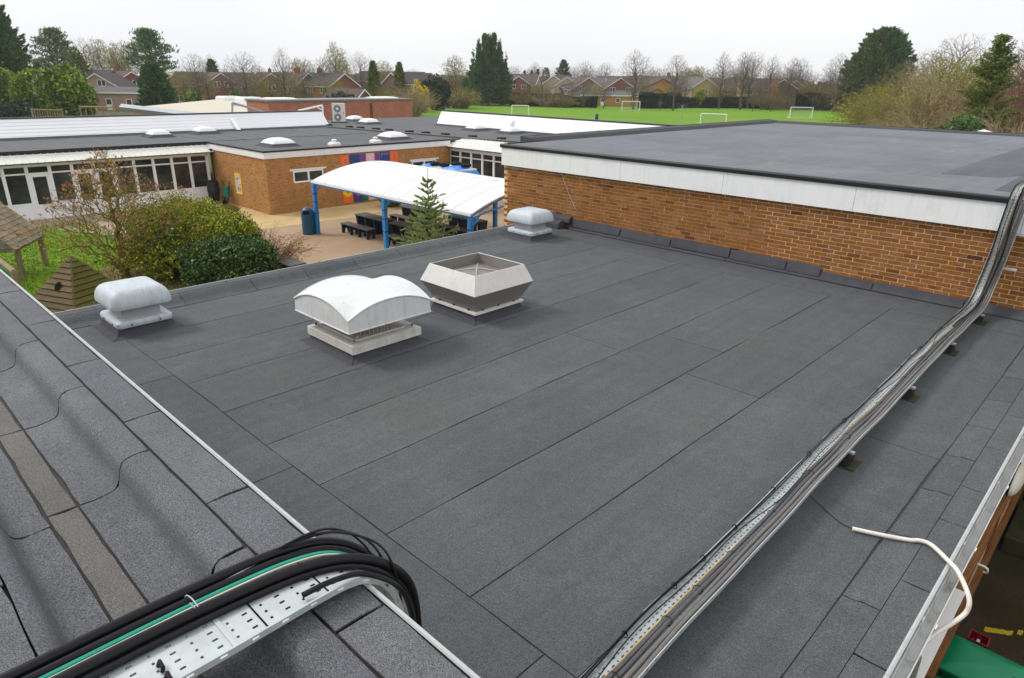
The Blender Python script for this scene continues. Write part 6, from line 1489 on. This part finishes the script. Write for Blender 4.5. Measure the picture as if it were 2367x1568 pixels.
# ---- right side
conifer(2008, 172, 66, 150, 'big dark conifer with olive flank at the right of the field', 'conifer_tree', 26000, 15, L_conif, .38, rough=.16, L=1.25, mat2=L_conif_y)
GR = 'overgrown bank at the right'
thicket(2040, 92, 196, 150, 'greenish willow scrub at the right end of the field', W_olive, 81, 130, L_lime, GR, .8, .028, nl=3000, ll=.30)
thicket(2105, 80, 168, 200, 'large olive-brown scrub bush behind the far roof edge', W_olive, 82, 170, None, GR, .8, .028)
thicket(2120, 68, 222, 190, 'tangled tan briars just over the far roof edge', W_tan, 83, 230, None, GR, .8, .020, curve=.9)
thicket(2335, 74, 150, 190, 'reddish-brown scrub at the right edge of the picture', W_red, 86, 190, None, GR, .8, .026)
thicket(2350, 60, 232, 150, 'pale tangled branches at the right edge over the roof', W_tan, 87, 140, None, GR, .8, .022, curve=.8)
for (px, dist, top, lab, mt, bd, ws) in [(2062, 112, 128, 'many-stemmed olive tree before the big right conifer', W_olive, None, .95), (2105, 104, 108, 'many-stemmed tan tree right of the big right conifer', W_tan, None, .95), (2150, 96, 112, 'many-stemmed olive tree left of the ragged spruce', W_olive, L_budlime, 1.0), (2200, 92, 118, 'golden many-stemmed willow just left of the ragged spruce', W_olive, L_lime, 1.0), (2300, 96, 96, 'many-stemmed brown tree right of the ragged spruce', W_red, None, 1.0), (2345, 90, 104, 'many-stemmed tan tree at the right edge behind the spruce', W_tan, None, 1.0), (2245, 104, 98, 'golden-olive tree directly behind the ragged spruce', W_olive, L_budlime, 1.1), (2020, 100, 182, 'low olive many-stemmed shrub at the field corner', W_olive, L_lime, 1.2), (2130, 82, 158, 'low tan many-stemmed shrub over the far roof edge', W_tan, None, 1.3), (2180, 76, 176, 'pale many-stemmed shrub over the far roof edge', W_tan, None, 1.2)]:
    bare(px, dist, top, lab, 5, ws, GR, rz=px*.71, mat=mt, name='many_stemmed_tree', buds=bd)
bare(2180, 130, 72, 'wide bare tree rising behind the scrub at the right', 2, 1.05, GR, rz=1.1)
bare(2130, 125, 108, 'lower bare tree right of the big right conifer', 0, 1.0, GR, rz=2.0)
bare(2355, 85, 50, 'tall reddish birch cut off by the right edge', 1, 1.0, GR, rz=.4, mat=W_red)
bare(2195, 66, 232, 'pale forked sapling rising over the far roof edge', 2, .9, GR, rz=3.0, mat=W_tan)
def ragged_spruce(px, dist, top, lab, seed):
    rng = np.random.default_rng(seed); p = pos(px, dist); h = ht(px, top, dist); t = thing('spruce_tree', lab, 'tree', p)
    MB().tube([(0,0,0),(.1,0,h*.5),(0,.1,h)], [.22,.15,.03], 7).build('trunk', M_bark, t, local=True)
    P = []; D = []; segs = []
    for i in range(150):
        f = rng.random()**.8; z = h*(.18+.82*f); a = rng.random()*6.28; L = (h*.27*(1-f)**.75+.25)*(.55+.6*rng.random()); d = np.array([math.cos(a), math.sin(a), .55-.3*(1-f)])
        b = np.array([.05, 0, z]); e = b+d*L; segs.append((b, e, .04, .015)); m2 = int(90*L/2)+25
        tt = rng.random(m2)**.7; q = b+d*L*tt[:, None]+rng.normal(size=(m2, 3))*np.array([.13, .13, .10])-np.array([0, 0, 1])*(.25*(1-np.abs(2*tt-1)))[:, None]*.6
        P.append(q); D.append(np.tile(d, (m2, 1))+rng.normal(size=(m2, 3))*.6-np.array([0, 0, .35]))
    leaf_mesh('crown', np.concatenate(P), np.concatenate(D), .30, .10, L_conif_y, t, rng); seg_mesh('branches', segs, M_bark, t, sides=5)
ragged_spruce(2265, 68, 82, 'ragged dark spruce with drooping limbs at the right', 16)
bush(2228, 62, 262, 124, 'dark green clipped yew mound behind the far roof edge', 'yew_bush', 7000, 37, L_conif, .35, .9)
bush(2168, 66, 280, 34, 'small orange-flowered shrub left of the yew mound', 'orange_shrub', 700, 40, leafy('orange_flower', [(0, (.40,.20,.01)), (1, (.65,.33,.02))], .6, .3), .25, .9)
lb = thing('white_gazebo_top', 'small white peaked top showing over the far roof edge', 'gazebo', pos(2275, 55)); zz = ht(2275, 300, 55)
MB().loft([[(1.0*a, 1.0*b, zz-.35) for a, b in ((1,1),(-1,1),(-1,-1),(1,-1))], [(.05*a, .05*b, zz) for a, b in ((1,1),(-1,1),(-1,-1),(1,-1))]]).build('top', M_upvc, lb, local=True)
for a, b in ((.9,.9),(-.9,.9),(-.9,-.9),(.9,-.9)): MB().tube([(a,b,0),(a,b,zz-.35)], .04, 6).build('pole', M_upvc, lb, local=True)

# ---- courtyard garden
rng = np.random.default_rng(21)
def garden_tree():
    b = np.array([-25.1, 6.95, GZ+.01]); t = thing('garden_tree', 'spreading bare garden tree with copper buds over the lawn', 'tree', b)
    tr, br = grow(4.15, np.random.default_rng(5), R=.70, cb=.08, n=1150, topn=.75, bf=.42, twig=.0058, tips=4, trunk_to=.55, expo=2.2, low=.5, tipl=.06)
    seg_mesh('trunk', tr, M_bark_olive, t, sides=8); seg_mesh('crown', br, W_moss, t, sides=3)
    tips = np.array([s[1] for s in br if s[2] < .0056]); k3 = rng.integers(0, len(tips), 3000); P = tips[k3]+rng.normal(size=(3000, 3))*.02
    leaf_mesh('buds', P, rng.normal(size=P.shape)+np.array([0, 0, .8]), .085, .048, L_bud, t, rng)
    print('TREE', len(br))
garden_tree()
bush(0, 0, 0, 0, 'dark glossy holly bush against the roof parapet', 'holly_bush', 30000, 91, L_holly, .10, 1.0, loc=(-21.5, 9.0, GZ), hh=1.75, RR=1.6, lumps=34)
bush(0, 0, 0, 0, 'dark evergreen shrub behind the trunk of the garden tree', 'evergreen_bush', 12000, 92, L_holly, .11, 1.0, loc=(-24.4, 8.9, GZ), hh=1.7, RR=1.5, lumps=18)
bush(0, 0, 0, 0, 'rounded yellow-green shrub behind the garden tree', 'garden_shrub', 38000, 93, L_olive, .085, 1.0, loc=(-26.4, 9.5, GZ), hh=2.45, RR=2.1, lumps=38)
bush(0, 0, 0, 0, 'yellow-green shrub nearer the gravel beside the holly', 'garden_shrub', 32000, 94, L_olive, .085, 1.0, loc=(-23.8, 9.7, GZ), hh=2.1, RR=1.75, lumps=34)
thicket(0, 0, 0, 0, 'dense olive shrub in front of the garden tree and left of the holly', W_moss, 96, 200, L_olive, None, 1.0, .007, loc=(-24.3, 8.6, GZ), hh=1.95, RR=1.5, nl=24000, ll=.085)
thicket(0, 0, 0, 0, 'reddish-brown twiggy shrub at the right end of the bed', W_red, 95, 200, L_brown, None, 1.0, .007, loc=(-22.2, 10.4, GZ), hh=1.75, RR=.9, nl=2500, ll=.05)
def tuft(x, y, h, r, lab, n, seed, mat):
    rng = np.random.default_rng(seed); t = thing('grass_tuft', lab, 'plant', (x, y, GZ), 0, 'grassy tufts on the gravel')
    a = rng.random(n)*6.28; b = r*.35*rng.random(n); P0 = np.stack([b*np.cos(a), b*np.sin(a), 0*a], 1); lean = rng.random(n)*.9
    D = np.stack([np.cos(a)*lean, np.sin(a)*lean, 1-.35*lean], 1); Ls = h*(.6+.5*rng.random(n)); leaf_mesh('blades', P0+D*Ls[:, None]*.5, D, Ls, .03, mat, t, rng)
    MB().lathe([(r*.4,0),(r*.2,.05)], 0, 0, 8).build('crown_base', M_soil, t, local=True)
tuft(-33.7, 14.5, .55, .7, 'dry grassy tuft on the gravel by the block side wall', 900, 1, L_grassy)
tuft(-30.2, 21.9, .9, .9, 'tall arching grass clump below the number panels', 1500, 2, L_grassy)
# young spruce by the canopy
t = thing('young_spruce', 'young blue-green spruce with long bare leader by the canopy', 'tree', (-17.2, 13.9, GZ)); rng = np.random.default_rng(31)
hS = .70-GZ
MB().tube([(0,0,0),(0,0,hS*.6),(0,0,hS)], [.05,.03,.006], 6).build('trunk', M_bark, t, local=True)
P = []; D = []; segs = []
lv = list(np.linspace(.35, 2.85, 15))+[3.05, 3.25, 3.42]
for z in lv:
    f = (hS-z)/hS; nbr = 9 if z < 2.9 else 5
    for i in range(nbr):
        a = 2*math.pi*(i+rng.random()*.7)/nbr; L = (1.25*f**.9+.08)*(.5+.75*rng.random()); d = np.array([math.cos(a), math.sin(a), .42 if z < 2.9 else .75]); d /= np.linalg.norm(d); b = np.array([0, 0, z]); segs.append((b, b+d*L, .012, .005))
        for s2 in range(int(3+L*5)):
            tt = .25+.75*rng.random(); bb = b+d*L*tt; sd = d+rng.normal(size=3)*np.array([.75,.75,.3]); sd /= np.linalg.norm(sd); l2 = L*.30*(1.1-tt*.5); segs.append((bb, bb+sd*l2, .006, .004))
            m2 = 60; q = rng.random(m2); P.append(bb+sd*l2*q[:, None]); D.append(sd*.8+rng.normal(size=(m2, 3))*.8)
        m2 = 80; q = .2+.8*rng.random(m2); P.append(b+d*L*q[:, None]); D.append(d*.8+rng.normal(size=(m2, 3))*.8)
leaf_mesh('needles', np.concatenate(P), np.concatenate(D), .075, .022, L_spruce, t, rng); seg_mesh('branches', segs, M_bark, t)
# daisies and lawn texture: short blades nobody could count
rng = np.random.default_rng(9); n = 26000
P = np.stack([rng.uniform(-36.5,-17,n), rng.uniform(1.5,9.0,n), np.full(n, GZ+.02)], 1)
lm = leaf_mesh('grass_blades', P, rng.normal(size=(n,3))*.5+np.array([0,0,1]), .09, .03, leafy('blade', [(0,(.09,.19,.01)),(.7,(.18,.32,.02)),(1,(.28,.38,.05))], .8, .2), None, rng)
tag(lm, 'short green lawn grass around the play huts', 'grass', None, 'stuff')

# ================================================================== HOUSES
HM = {}
def hm(key, col, rough=.9, var=.12, scale=1.5):
    if key not in HM: HM[key] = plain('house_'+key, col, rough, .15, var=var, scale=scale)
    return HM[key]
WALLS = dict(pink=(.42,.27,.20), red=(.25,.098,.068), brown=(.215,.112,.08), buff=(.44,.32,.15), cream=(.46,.37,.24), orange=(.46,.24,.075), dull=(.21,.145,.10))
ROOFS = dict(brown=(.112,.088,.08), grey=(.13,.125,.125), dark=(.085,.076,.073))
def house(px, dist, apex, rot, w, l, wall, roof, lab, eave=None, pitch=.62, chimney=None, wins=((-.25,3.6),(.25,3.6)), side_wins=4, group='houses beyond the field', white=True, storeys=2):
    """gable end towards local -y; rot turns it about the upright seen from the camera"""
    p = pos(px, dist); hr = ht(px, apex, dist); he = hr-pitch*w/2
    t = thing('house', lab, 'house', p, YAW*0+math.atan2(_N[1], _N[0])-math.pi/2+math.radians(rot), group)
    wm, rm = hm('wall_'+wall, WALLS[wall], .9, .14, 2.5), hm('roof_'+roof, ROOFS[roof], .9, .22, 3)
    MB().prism([(-w/2,0),(w/2,0),(w/2,he),(0,hr),(-w/2,he)], lambda u, v, q: (u, q, v), 0, l).build('wall', wm, t, local=True)
    ov = .35
    for s in (-1, 1):
        rf = MB().prism([(s*(w/2+ov), he-pitch*ov+.02),(0,hr+.02),(0,hr+.16),(s*(w/2+ov), he-pitch*ov+.14)], lambda u, v, q: (u, q, v), -.22, l+.22).build('roof', rm, t, local=True)
        MB().prism([(s*(w/2+ov+.01), he-pitch*ov-.10),(0,hr-.09),(0,hr+.10),(s*(w/2+ov+.01), he-pitch*ov+.09)], lambda u, v, q: (u, q, v), -.30, -.225).build('bargeboard', M_upvc if white else M_timber, t, local=True)
        MB().box(min(s*(w/2+ov-.06), s*(w/2+ov+.06)), max(s*(w/2+ov-.06), s*(w/2+ov+.06)), -.2, l+.2, he-pitch*ov-.10, he-pitch*ov+.0).build('gutter', M_upvc, t, local=True)
    if chimney is not None:
        MB().box(-.35,.35,chimney*l-.5,chimney*l+.5,hr-.5,hr+1.0).build('chimney', hm('wall_red', WALLS['red']), t, local=True, bev=.03)
        for dy in (-.2,.2): MB().lathe([(.11,hr+1.0),(.09,hr+1.3)], 0, chimney*l+dy, 10).build('chimney_pot', hm('pot', (.35,.14,.07)), t, local=True)
    def win(face, c, z, ww, hh):
        def mp(u, out, zz): return (u, -out, zz) if face == 'g' else ((w/2+out, u, zz) if face == 'r' else (-w/2-out, u, zz))
        f = MB()
        for a in ((c-ww/2,c+ww/2,z-hh/2,z-hh/2+.08),(c-ww/2,c+ww/2,z+hh/2-.08,z+hh/2),(c-ww/2,c-ww/2+.08,z-hh/2+.08,z+hh/2-.08),(c+ww/2-.08,c+ww/2,z-hh/2+.08,z+hh/2-.08),(c-.05,c+.05,z-hh/2+.08,z+hh/2-.08)):
            f.prism([(a[0],a[2]),(a[1],a[2]),(a[1],a[3]),(a[0],a[3])], lambda u, v, o: mp(u, o, v), .01, .09)
        fo = f.build('window', M_upvc, t, local=True)
        MB().prism([(c-ww/2+.08,z-hh/2+.08),(c+ww/2-.08,z-hh/2+.08),(c+ww/2-.08,z+hh/2-.08),(c-ww/2+.08,z+hh/2-.08)], lambda u, v, o: mp(u, o, v), .012, .03).build('pane', M_glass2, fo, local=True)
    for fx, z in wins:
        win('g', fx*w, z, 1.5, 1.15)
        win('g', fx*w, 1.4, 1.5, 1.2)
    for i in range(side_wins):
        y = l*(i+.6)/(side_wins+.2)
        for sd in ('r', 'l'):
            win(sd, y, he-.95, 1.7, 1.1); win(sd, y, 1.4, 1.9, 1.3)
    return t
HG1 = 'houses on the left'; HG2 = 'houses beyond the field'
house(244, 138, 171, 8, 7.6, 10, 'pink', 'dark', 'pink-brick house with white-edged gable right of the laurels', wins=((.12,4.5),), side_wins=2, group=HG1)
house(284, 150, 164, 80, 7, 10, 'brown', 'dark', 'house end with dark tiled roof behind the pink gable', wins=(), side_wins=0, group=HG1, white=False)
house(326, 150, 167, 42, 6.6, 16, 'red', 'brown', 'red-brick house with long brown roof behind the dark cypress', wins=((.1,4.4),), side_wins=4, chimney=.75, group=HG1)
house(526, 152, 170, 40, 6.4, 14, 'red', 'brown', 'red-brick house with white gable among the bare trees, left centre', wins=((-.15,4.4),(.2,4.4)), side_wins=3, group=HG1)
house(640, 148, 171, 20, 5.5, 9, 'brown', 'brown', 'brown-brick terrace house with small gable and white window', wins=((-.02,3.9),), side_wins=2, chimney=.9, group=HG1)
house(600, 157, 170, 88, 8, 17, 'brown', 'brown', 'long brown-roofed terrace behind the small gable', wins=(), side_wins=5, group=HG1)
house(722, 150, 170, 62, 7.5, 14, 'brown', 'brown', 'brown-roofed terrace house with three upper windows', wins=((.1,4.2),), side_wins=4, chimney=.2, group=HG1)
house(804, 146, 171, 52, 7.2, 13, 'red', 'dark', 'red-brick house with broad white-edged gable right of the terrace', wins=(), side_wins=3, chimney=.6, group=HG1)
house(912, 165, 169, -40, 7, 12, 'brown', 'dark', 'house behind the two small conifers with dark roof', wins=(), side_wins=2, group=HG1)
house(985, 200, 168, 85, 7, 18, 'brown', 'dark', 'long dark-roofed house above the yellow forsythia', wins=(), side_wins=3, group=HG1)
house(846, 118, 208, 62, 4.4, 7, 'red', 'brown', 'small red-brick garage with white-edged gable', wins=(), side_wins=0, group=HG1, pitch=.7)
house(1197, 205, 177, 10, 7.4, 11, 'red', 'brown', 'red-brick gabled house just right of the big conifer', wins=((-.22,4.2),(.2,4.2)), group=HG2)
house(1242, 212, 173, 75, 8, 14, 'cream', 'brown', 'pale house with broad brown roof and white windows', wins=(), side_wins=4, group=HG2)
house(1277, 208, 175, -28, 7, 10, 'cream', 'brown', 'cream house with right-hand gable beside the conifer', wins=(), side_wins=2, group=HG2)
house(1306, 205, 179, 8, 7, 10, 'cream', 'brown', 'small cream gable with two white windows', wins=((-.22,4.0),(.22,4.0)), group=HG2)
house(1355, 198, 180, 12, 9.6, 11, 'dull', 'brown', 'dull brown gabled house behind bare trees', wins=((-.2,4.2),(.2,4.2)), group=HG2)
house(1392, 206, 181, 80, 8, 12, 'brown', 'grey', 'brown-roofed house between the two gables', wins=(), side_wins=3, group=HG2)
house(1427, 196, 181, 8, 8.8, 11, 'red', 'brown', 'red-brick gabled house with two white windows behind the tallest field tree', wins=((-.24,4.0),(.26,4.0)), group=HG2)
house(1468, 206, 178, 70, 8, 12, 'brown', 'brown', 'brown house behind the tallest field tree', wins=(), side_wins=3, chimney=.1, group=HG2)
house(1523, 194, 183, 14, 11.5, 12, 'orange', 'brown', 'orange-brick house with wide low gable', wins=((-.22,4.3),(.25,4.3)), pitch=.42, white=False, group=HG2)
house(1510, 188, 206, 8, 8.5, 5, 'orange', 'brown', 'orange-brick front annex below the wide gable', wins=(), side_wins=0, pitch=.42, white=False, group=HG2)
house(1555, 212, 178, 70, 8, 14, 'dull', 'brown', 'brown-roofed house right of the orange gable', wins=(), side_wins=2, group=HG2)
house(1595, 206, 178, 72, 7.5, 10, 'buff', 'grey', 'buff house with grey roof and small window', wins=(), side_wins=2, chimney=.75, group=HG2)
house(1620, 196, 181, 10, 7.6, 10, 'buff', 'grey', 'buff gabled house with a large white window', wins=((0,3.9),), group=HG2)
house(1656, 205, 182, 78, 8, 12, 'dull', 'brown', 'brown terraced house with tall white windows', wins=(), side_wins=3, group=HG2)
house(1700, 206, 184, 82, 8, 15, 'red', 'brown', 'red-brick terraced house behind the twin bare trees', wins=(), side_wins=4, group=HG2)
house(1765, 204, 185, 84, 8, 14, 'brown', 'brown', 'brown terraced house right of the twin bare trees', wins=(), side_wins=4, group=HG2)
house(1797, 186, 184, -30, 6.5, 8, 'dull', 'brown', 'brown gable seen edge-on at the right', wins=(), side_wins=1, group=HG2)
house(1823, 190, 186, 18, 5.6, 8, 'buff', 'brown', 'narrow buff gable with small white windows at the right', wins=((-.25,4.2),(.2,4.2)), group=HG2)
house(1838, 198, 184, 84, 8, 17, 'buff', 'brown', 'long buff house with brown roof left of the big right conifer', wins=(), side_wins=4, group=HG2)
# low annexes at the field edge
for (px, dist, w, hgt2, wall, lab) in [(1395, 186, 13, 2.6, 'orange', 'yellow-brick flat annex with white doors behind the field'), (1352, 188, 8, 2.3, 'cream', 'low pale flat-roofed garage left of the yellow annex'), (1448, 192, 6, 3.0, 'dull', 'low extension right of the yellow annex'), (272, 128, 12, 3.0, 'pink', 'low lean-to with white windows below the pink gable')]:
    t = thing('garden_annex', lab, 'outbuilding', pos(px, dist), math.atan2(_N[1], _N[0])-math.pi/2, 'low outbuildings'); wm = hm('wall_'+wall, WALLS[wall])
    MB().box(-w/2, w/2, 0, 4, 0, hgt2).build('wall', wm, t, local=True); MB().prism([(-.3,hgt2),(4.2,hgt2+.9),(4.2,hgt2+1.02),(-.3,hgt2+.14)], lambda u, v, q: (q, u, v), -w/2-.2, w/2+.2).build('roof', hm('roof_grey', ROOFS['grey']), t, local=True)
    MB().box(-w/2-.2, w/2+.2, -.36, -.30, hgt2-.08, hgt2+.16).build('fascia', M_upvc, t, local=True)
    for i, fx in enumerate((-.32, -.05, .25)):
        f = MB().box(fx*w-.55, fx*w+.55, -.06, -.01, .1 if i == 1 else 1.0, 2.05).build('door' if i == 1 else 'window', M_upvc, t, local=True); MB().box(fx*w-.42, fx*w+.42, -.075, -.062, 1.1, 1.95).build('pane', M_glass2, f, local=True)

# ================================================================== PLAYING FIELD THINGS
def goal(A, B, back, lab, h=2.0):
    A, B = np.array([*A, GZ]), np.array([*B, GZ]); t = thing('football_goal', lab, 'goal', (A+B)/2, 0, 'white football goals')
    up = np.array([0, 0, h]); n = np.cross((B-A)/np.linalg.norm(B-A), [0, 0, 1.0])*back; W2 = plain('goal_white', (.82,.82,.82), .5, .3) if 'goal_white' not in MATS else MATS['goal_white']
    for q in (A, B): MB().tube([q, q+up], .075, 8).build('post', W2, t, smooth=True)
    MB().tube([A+up, B+up], .075, 8).build('crossbar', W2, t, smooth=True)
    for q in (A, B): MB().tube([q+up, q+n*1.5+np.array([0,0,.05])], .03, 6).build('net_stay', W2, t); MB().tube([q, q+n*1.5+np.array([0,0,.03])], .03, 6).build('ground_bar', W2, t)
    MB().tube([A+n*1.5+np.array([0,0,.04]), B+n*1.5+np.array([0,0,.04])], .03, 6).build('back_bar', W2, t)
    segs = []; nc = plain('net', (.55,.6,.5), .8, .1) if 'net' not in MATS else MATS['net']
    for i in range(25):
        q = A+(B-A)*i/24; segs.append((q+up, q+n*1.5, .008, .008))
    for j in range(1, 12): 
        f = j/12; segs.append((A+up*(1-f)+n*1.5*f, B+up*(1-f)+n*1.5*f, .008, .008))
    for q in (A, B):
        for j in range(1, 9): segs.append((q+up*(1-j/9), q+up*(1-j/9)+n*1.5*j/9, .008, .008))
    seg_mesh('net', segs, nc, t, local=False)
M_worn = ground_mat('worn_turf', [(.3, (.30,.22,.10)), (.7, (.24,.27,.06))], .5, 4, .25)
for (px, py, a, b) in ((1462,257.5,3.4,1.3),(1852,274.5,3.6,1.2)):
    c = at(px, py, GZ); r_ = random.Random(int(px))
    sheet('worn_turf', [(c[0]+_E[0]*a*math.cos(q)*(1+r_.uniform(-.2,.2))+_N[0]*b*math.sin(q), c[1]+_E[1]*a*math.cos(q)*(1+r_.uniform(-.2,.2))+_N[1]*b*math.sin(q)) for q in [2*math.pi*i/26 for i in range(26)]], GZ-.003, M_worn)
gb = [at(x, y, GZ) for x, y in ((1437,256),(1478,257))]; goal(gb[0][:2], gb[1][:2], -1, 'middle white goal far out by the clipped hedge')
gd = [at(x, y, GZ) for x, y in ((1825,273),(1876,274))]; goal(gd[0][:2], gd[1][:2], -1, 'rightmost white goal beside the big right conifer')
gc = [at(x, y, GZ+2.0) for x, y in ((1621,263),(1680,265))]; goal(gc[0][:2], gc[1][:2], -1, 'nearest white goal partly hidden by the far roof')
ga = [at(x, y, GZ+2.0) for x, y in ((1183,244),(1222,245))]; goal(ga[0][:2], ga[1][:2], -1, 'leftmost white goal behind the white upstand')
q = atd(1573, 290, 95); t = thing('lamp_post', 'slim grey lamp post with two flat lamp heads behind the roof', 'lamp post', (q[0], q[1], GZ)); zt = ht(1573, 243, 95)
MB().tube([(0,0,0),(0,0,zt)], [.09,.07], 8).build('post', M_steel, t, smooth=True, local=True)
for sx in (-1, 1): 
    MB().tube([(0,0,zt-.05),(sx*.35,sx*.33,zt)], .03, 6).build('arm', M_steel, t, local=True); MB().box(sx*.38-.22, sx*.38+.22, sx*.34-.15, sx*.34+.15, zt-.05, zt+.12).build('lamp_head', M_black, t, local=True, bev=.02)
q = at(1379, 279, GZ); t = thing('field_bin', 'small dark blue litter bin out on the playing field', 'litter bin', q)
MB().lathe([(.27,0),(.28,.8),(.29,.82)], 0, 0, 16).build('body', M_bluebin, t, smooth=True, local=True); MB().lathe([(.29,.82),(.27,1.0),(.15,1.12),(.03,1.15)], 0, 0, 16).build('hood', M_bluebin, t, smooth=True, local=True)
# ride-on mower
q = at(1041, 250, GZ); t = thing('ride_on_mower', 'red ride-on mower working at the left end of the field', 'mower', q, math.radians(60))
MB().prism([(-1.0,.35),(1.0,.35),(1.05,.8),(.3,.95),(.25,.6),(-.9,.6)], lambda u, v, w: (u, w, v), -.55, .55).build('body', M_redbright, t, bev=.04, local=True)
MB().box(-.9,.1,-.6,.6,.12,.34).build('mower_deck', M_redbright, t, bev=.03, local=True)
for x, r in ((-.65,.34),(.75,.27)):
    for s in (-.55,.42): MB().loft([[(x+r*math.cos(a), s+dy, r+r*math.sin(a)) for a in [2*math.pi*i/16 for i in range(16)]] for dy in (0,.16)]).build('wheel', M_tyre, t, local=True)
MB().prism([(-.75,.62),(-.25,.62),(-.25,.72),(-.6,.74),(-.68,1.1),(-.8,1.1)], lambda u, v, w: (u, w, v), -.24, .24).build('seat', M_black, t, local=True)
MB().tube([(-.9,.3,.6),(-.95,.3,1.9),(-.95,-.3,1.9),(-.9,-.3,.6)], .035, 6).build('roll_bar', M_black, t, local=True)
MB().lathe([(.09,1.93),(.09,2.1),(.04,2.15)], -.95, 0, 10).build('beacon', plain('beacon_amber', (.7,.42,.01), .4, .4), t, local=True)
MB().tube([(.35,0,.9),(.1,0,1.15)], .03, 6).build('steering_column', M_black, t, local=True)
def seated_person(parent_loc, rz, lab):
    me = bpy.data.meshes.new('body')
    J = dict(pel=(-.42,0,.82), sp=(-.45,0,1.05), ch=(-.45,0,1.28), nk=(-.42,0,1.44), hd=(-.40,0,1.60), sl=(-.44,.19,1.36), el=(-.25,.24,1.12), wl=(.02,.14,1.12), sr=(-.44,-.19,1.36), er=(-.25,-.24,1.12), wr=(.02,-.14,1.12), kl=(.02,.14,.86), al=(.12,.14,.46), tl=(.28,.15,.42), kr=(.02,-.14,.86), ar=(.12,-.14,.46), tr=(.28,-.15,.42))
    ks = list(J); E2 = [('pel','sp'),('sp','ch'),('ch','nk'),('nk','hd'),('ch','sl'),('sl','el'),('el','wl'),('ch','sr'),('sr','er'),('er','wr'),('pel','kl'),('kl','al'),('al','tl'),('pel','kr'),('kr','ar'),('ar','tr')]
    me.from_pydata([J[k2] for k2 in ks], [(ks.index(a), ks.index(b)) for a, b in E2], [])
    o = bpy.data.objects.new('person', me); COL.objects.link(o); o.location = Vector(parent_loc); o.rotation_euler = (0, 0, rz)
    md = o.modifiers.new('skin', 'SKIN'); rad = dict(pel=.15, sp=.14, ch=.16, nk=.06, hd=.11, sl=.07, sr=.07, el=.05, er=.05, wl=.04, wr=.04, kl=.08, kr=.08, al=.05, ar=.05, tl=.045, tr=.045)
    for i, k2 in enumerate(ks): me.skin_vertices[0].data[i].radius = (rad[k2],)*2
    me.skin_vertices[0].data[0].use_root = True
    sb = o.modifiers.new('sub', 'SUBSURF'); sb.levels = 1; sb.render_levels = 2
    me.materials.append(plain('dark_workwear', (.02,.022,.035), .8, .2)); tag(o, lab, 'person')
    hat = MB().lathe([(.115,1.62),(.12,1.68),(.09,1.73),(.02,1.75)], -.40, 0, 14).build('cap', MATS['beacon_amber'], o, smooth=True, local=True)
seated_person(q, math.radians(60), 'person in dark clothing and yellow cap seated on the red mower')

# ================================================================== AIR
hz = MB().box(-950, 750, -550, 950, GZ-1.2, 32).build('haze', None)
hzm = bpy.data.materials.new('haze_air'); hzm.use_nodes = True
hn = hzm.node_tree.nodes; hn.remove(hn['Principled BSDF'])
pv = hn.new('ShaderNodeVolumePrincipled'); pv.inputs['Color'].default_value = (.93, .95, 1.0, 1); pv.inputs['Density'].default_value = .0003; pv.inputs['Anisotropy'].default_value = .2
hzm.node_tree.links.new(pv.outputs[0], hn['Material Output'].inputs['Volume'])
hz.data.materials.append(hzm); tag(hz, 'thin pale air over the whole place', None, None, 'stuff')
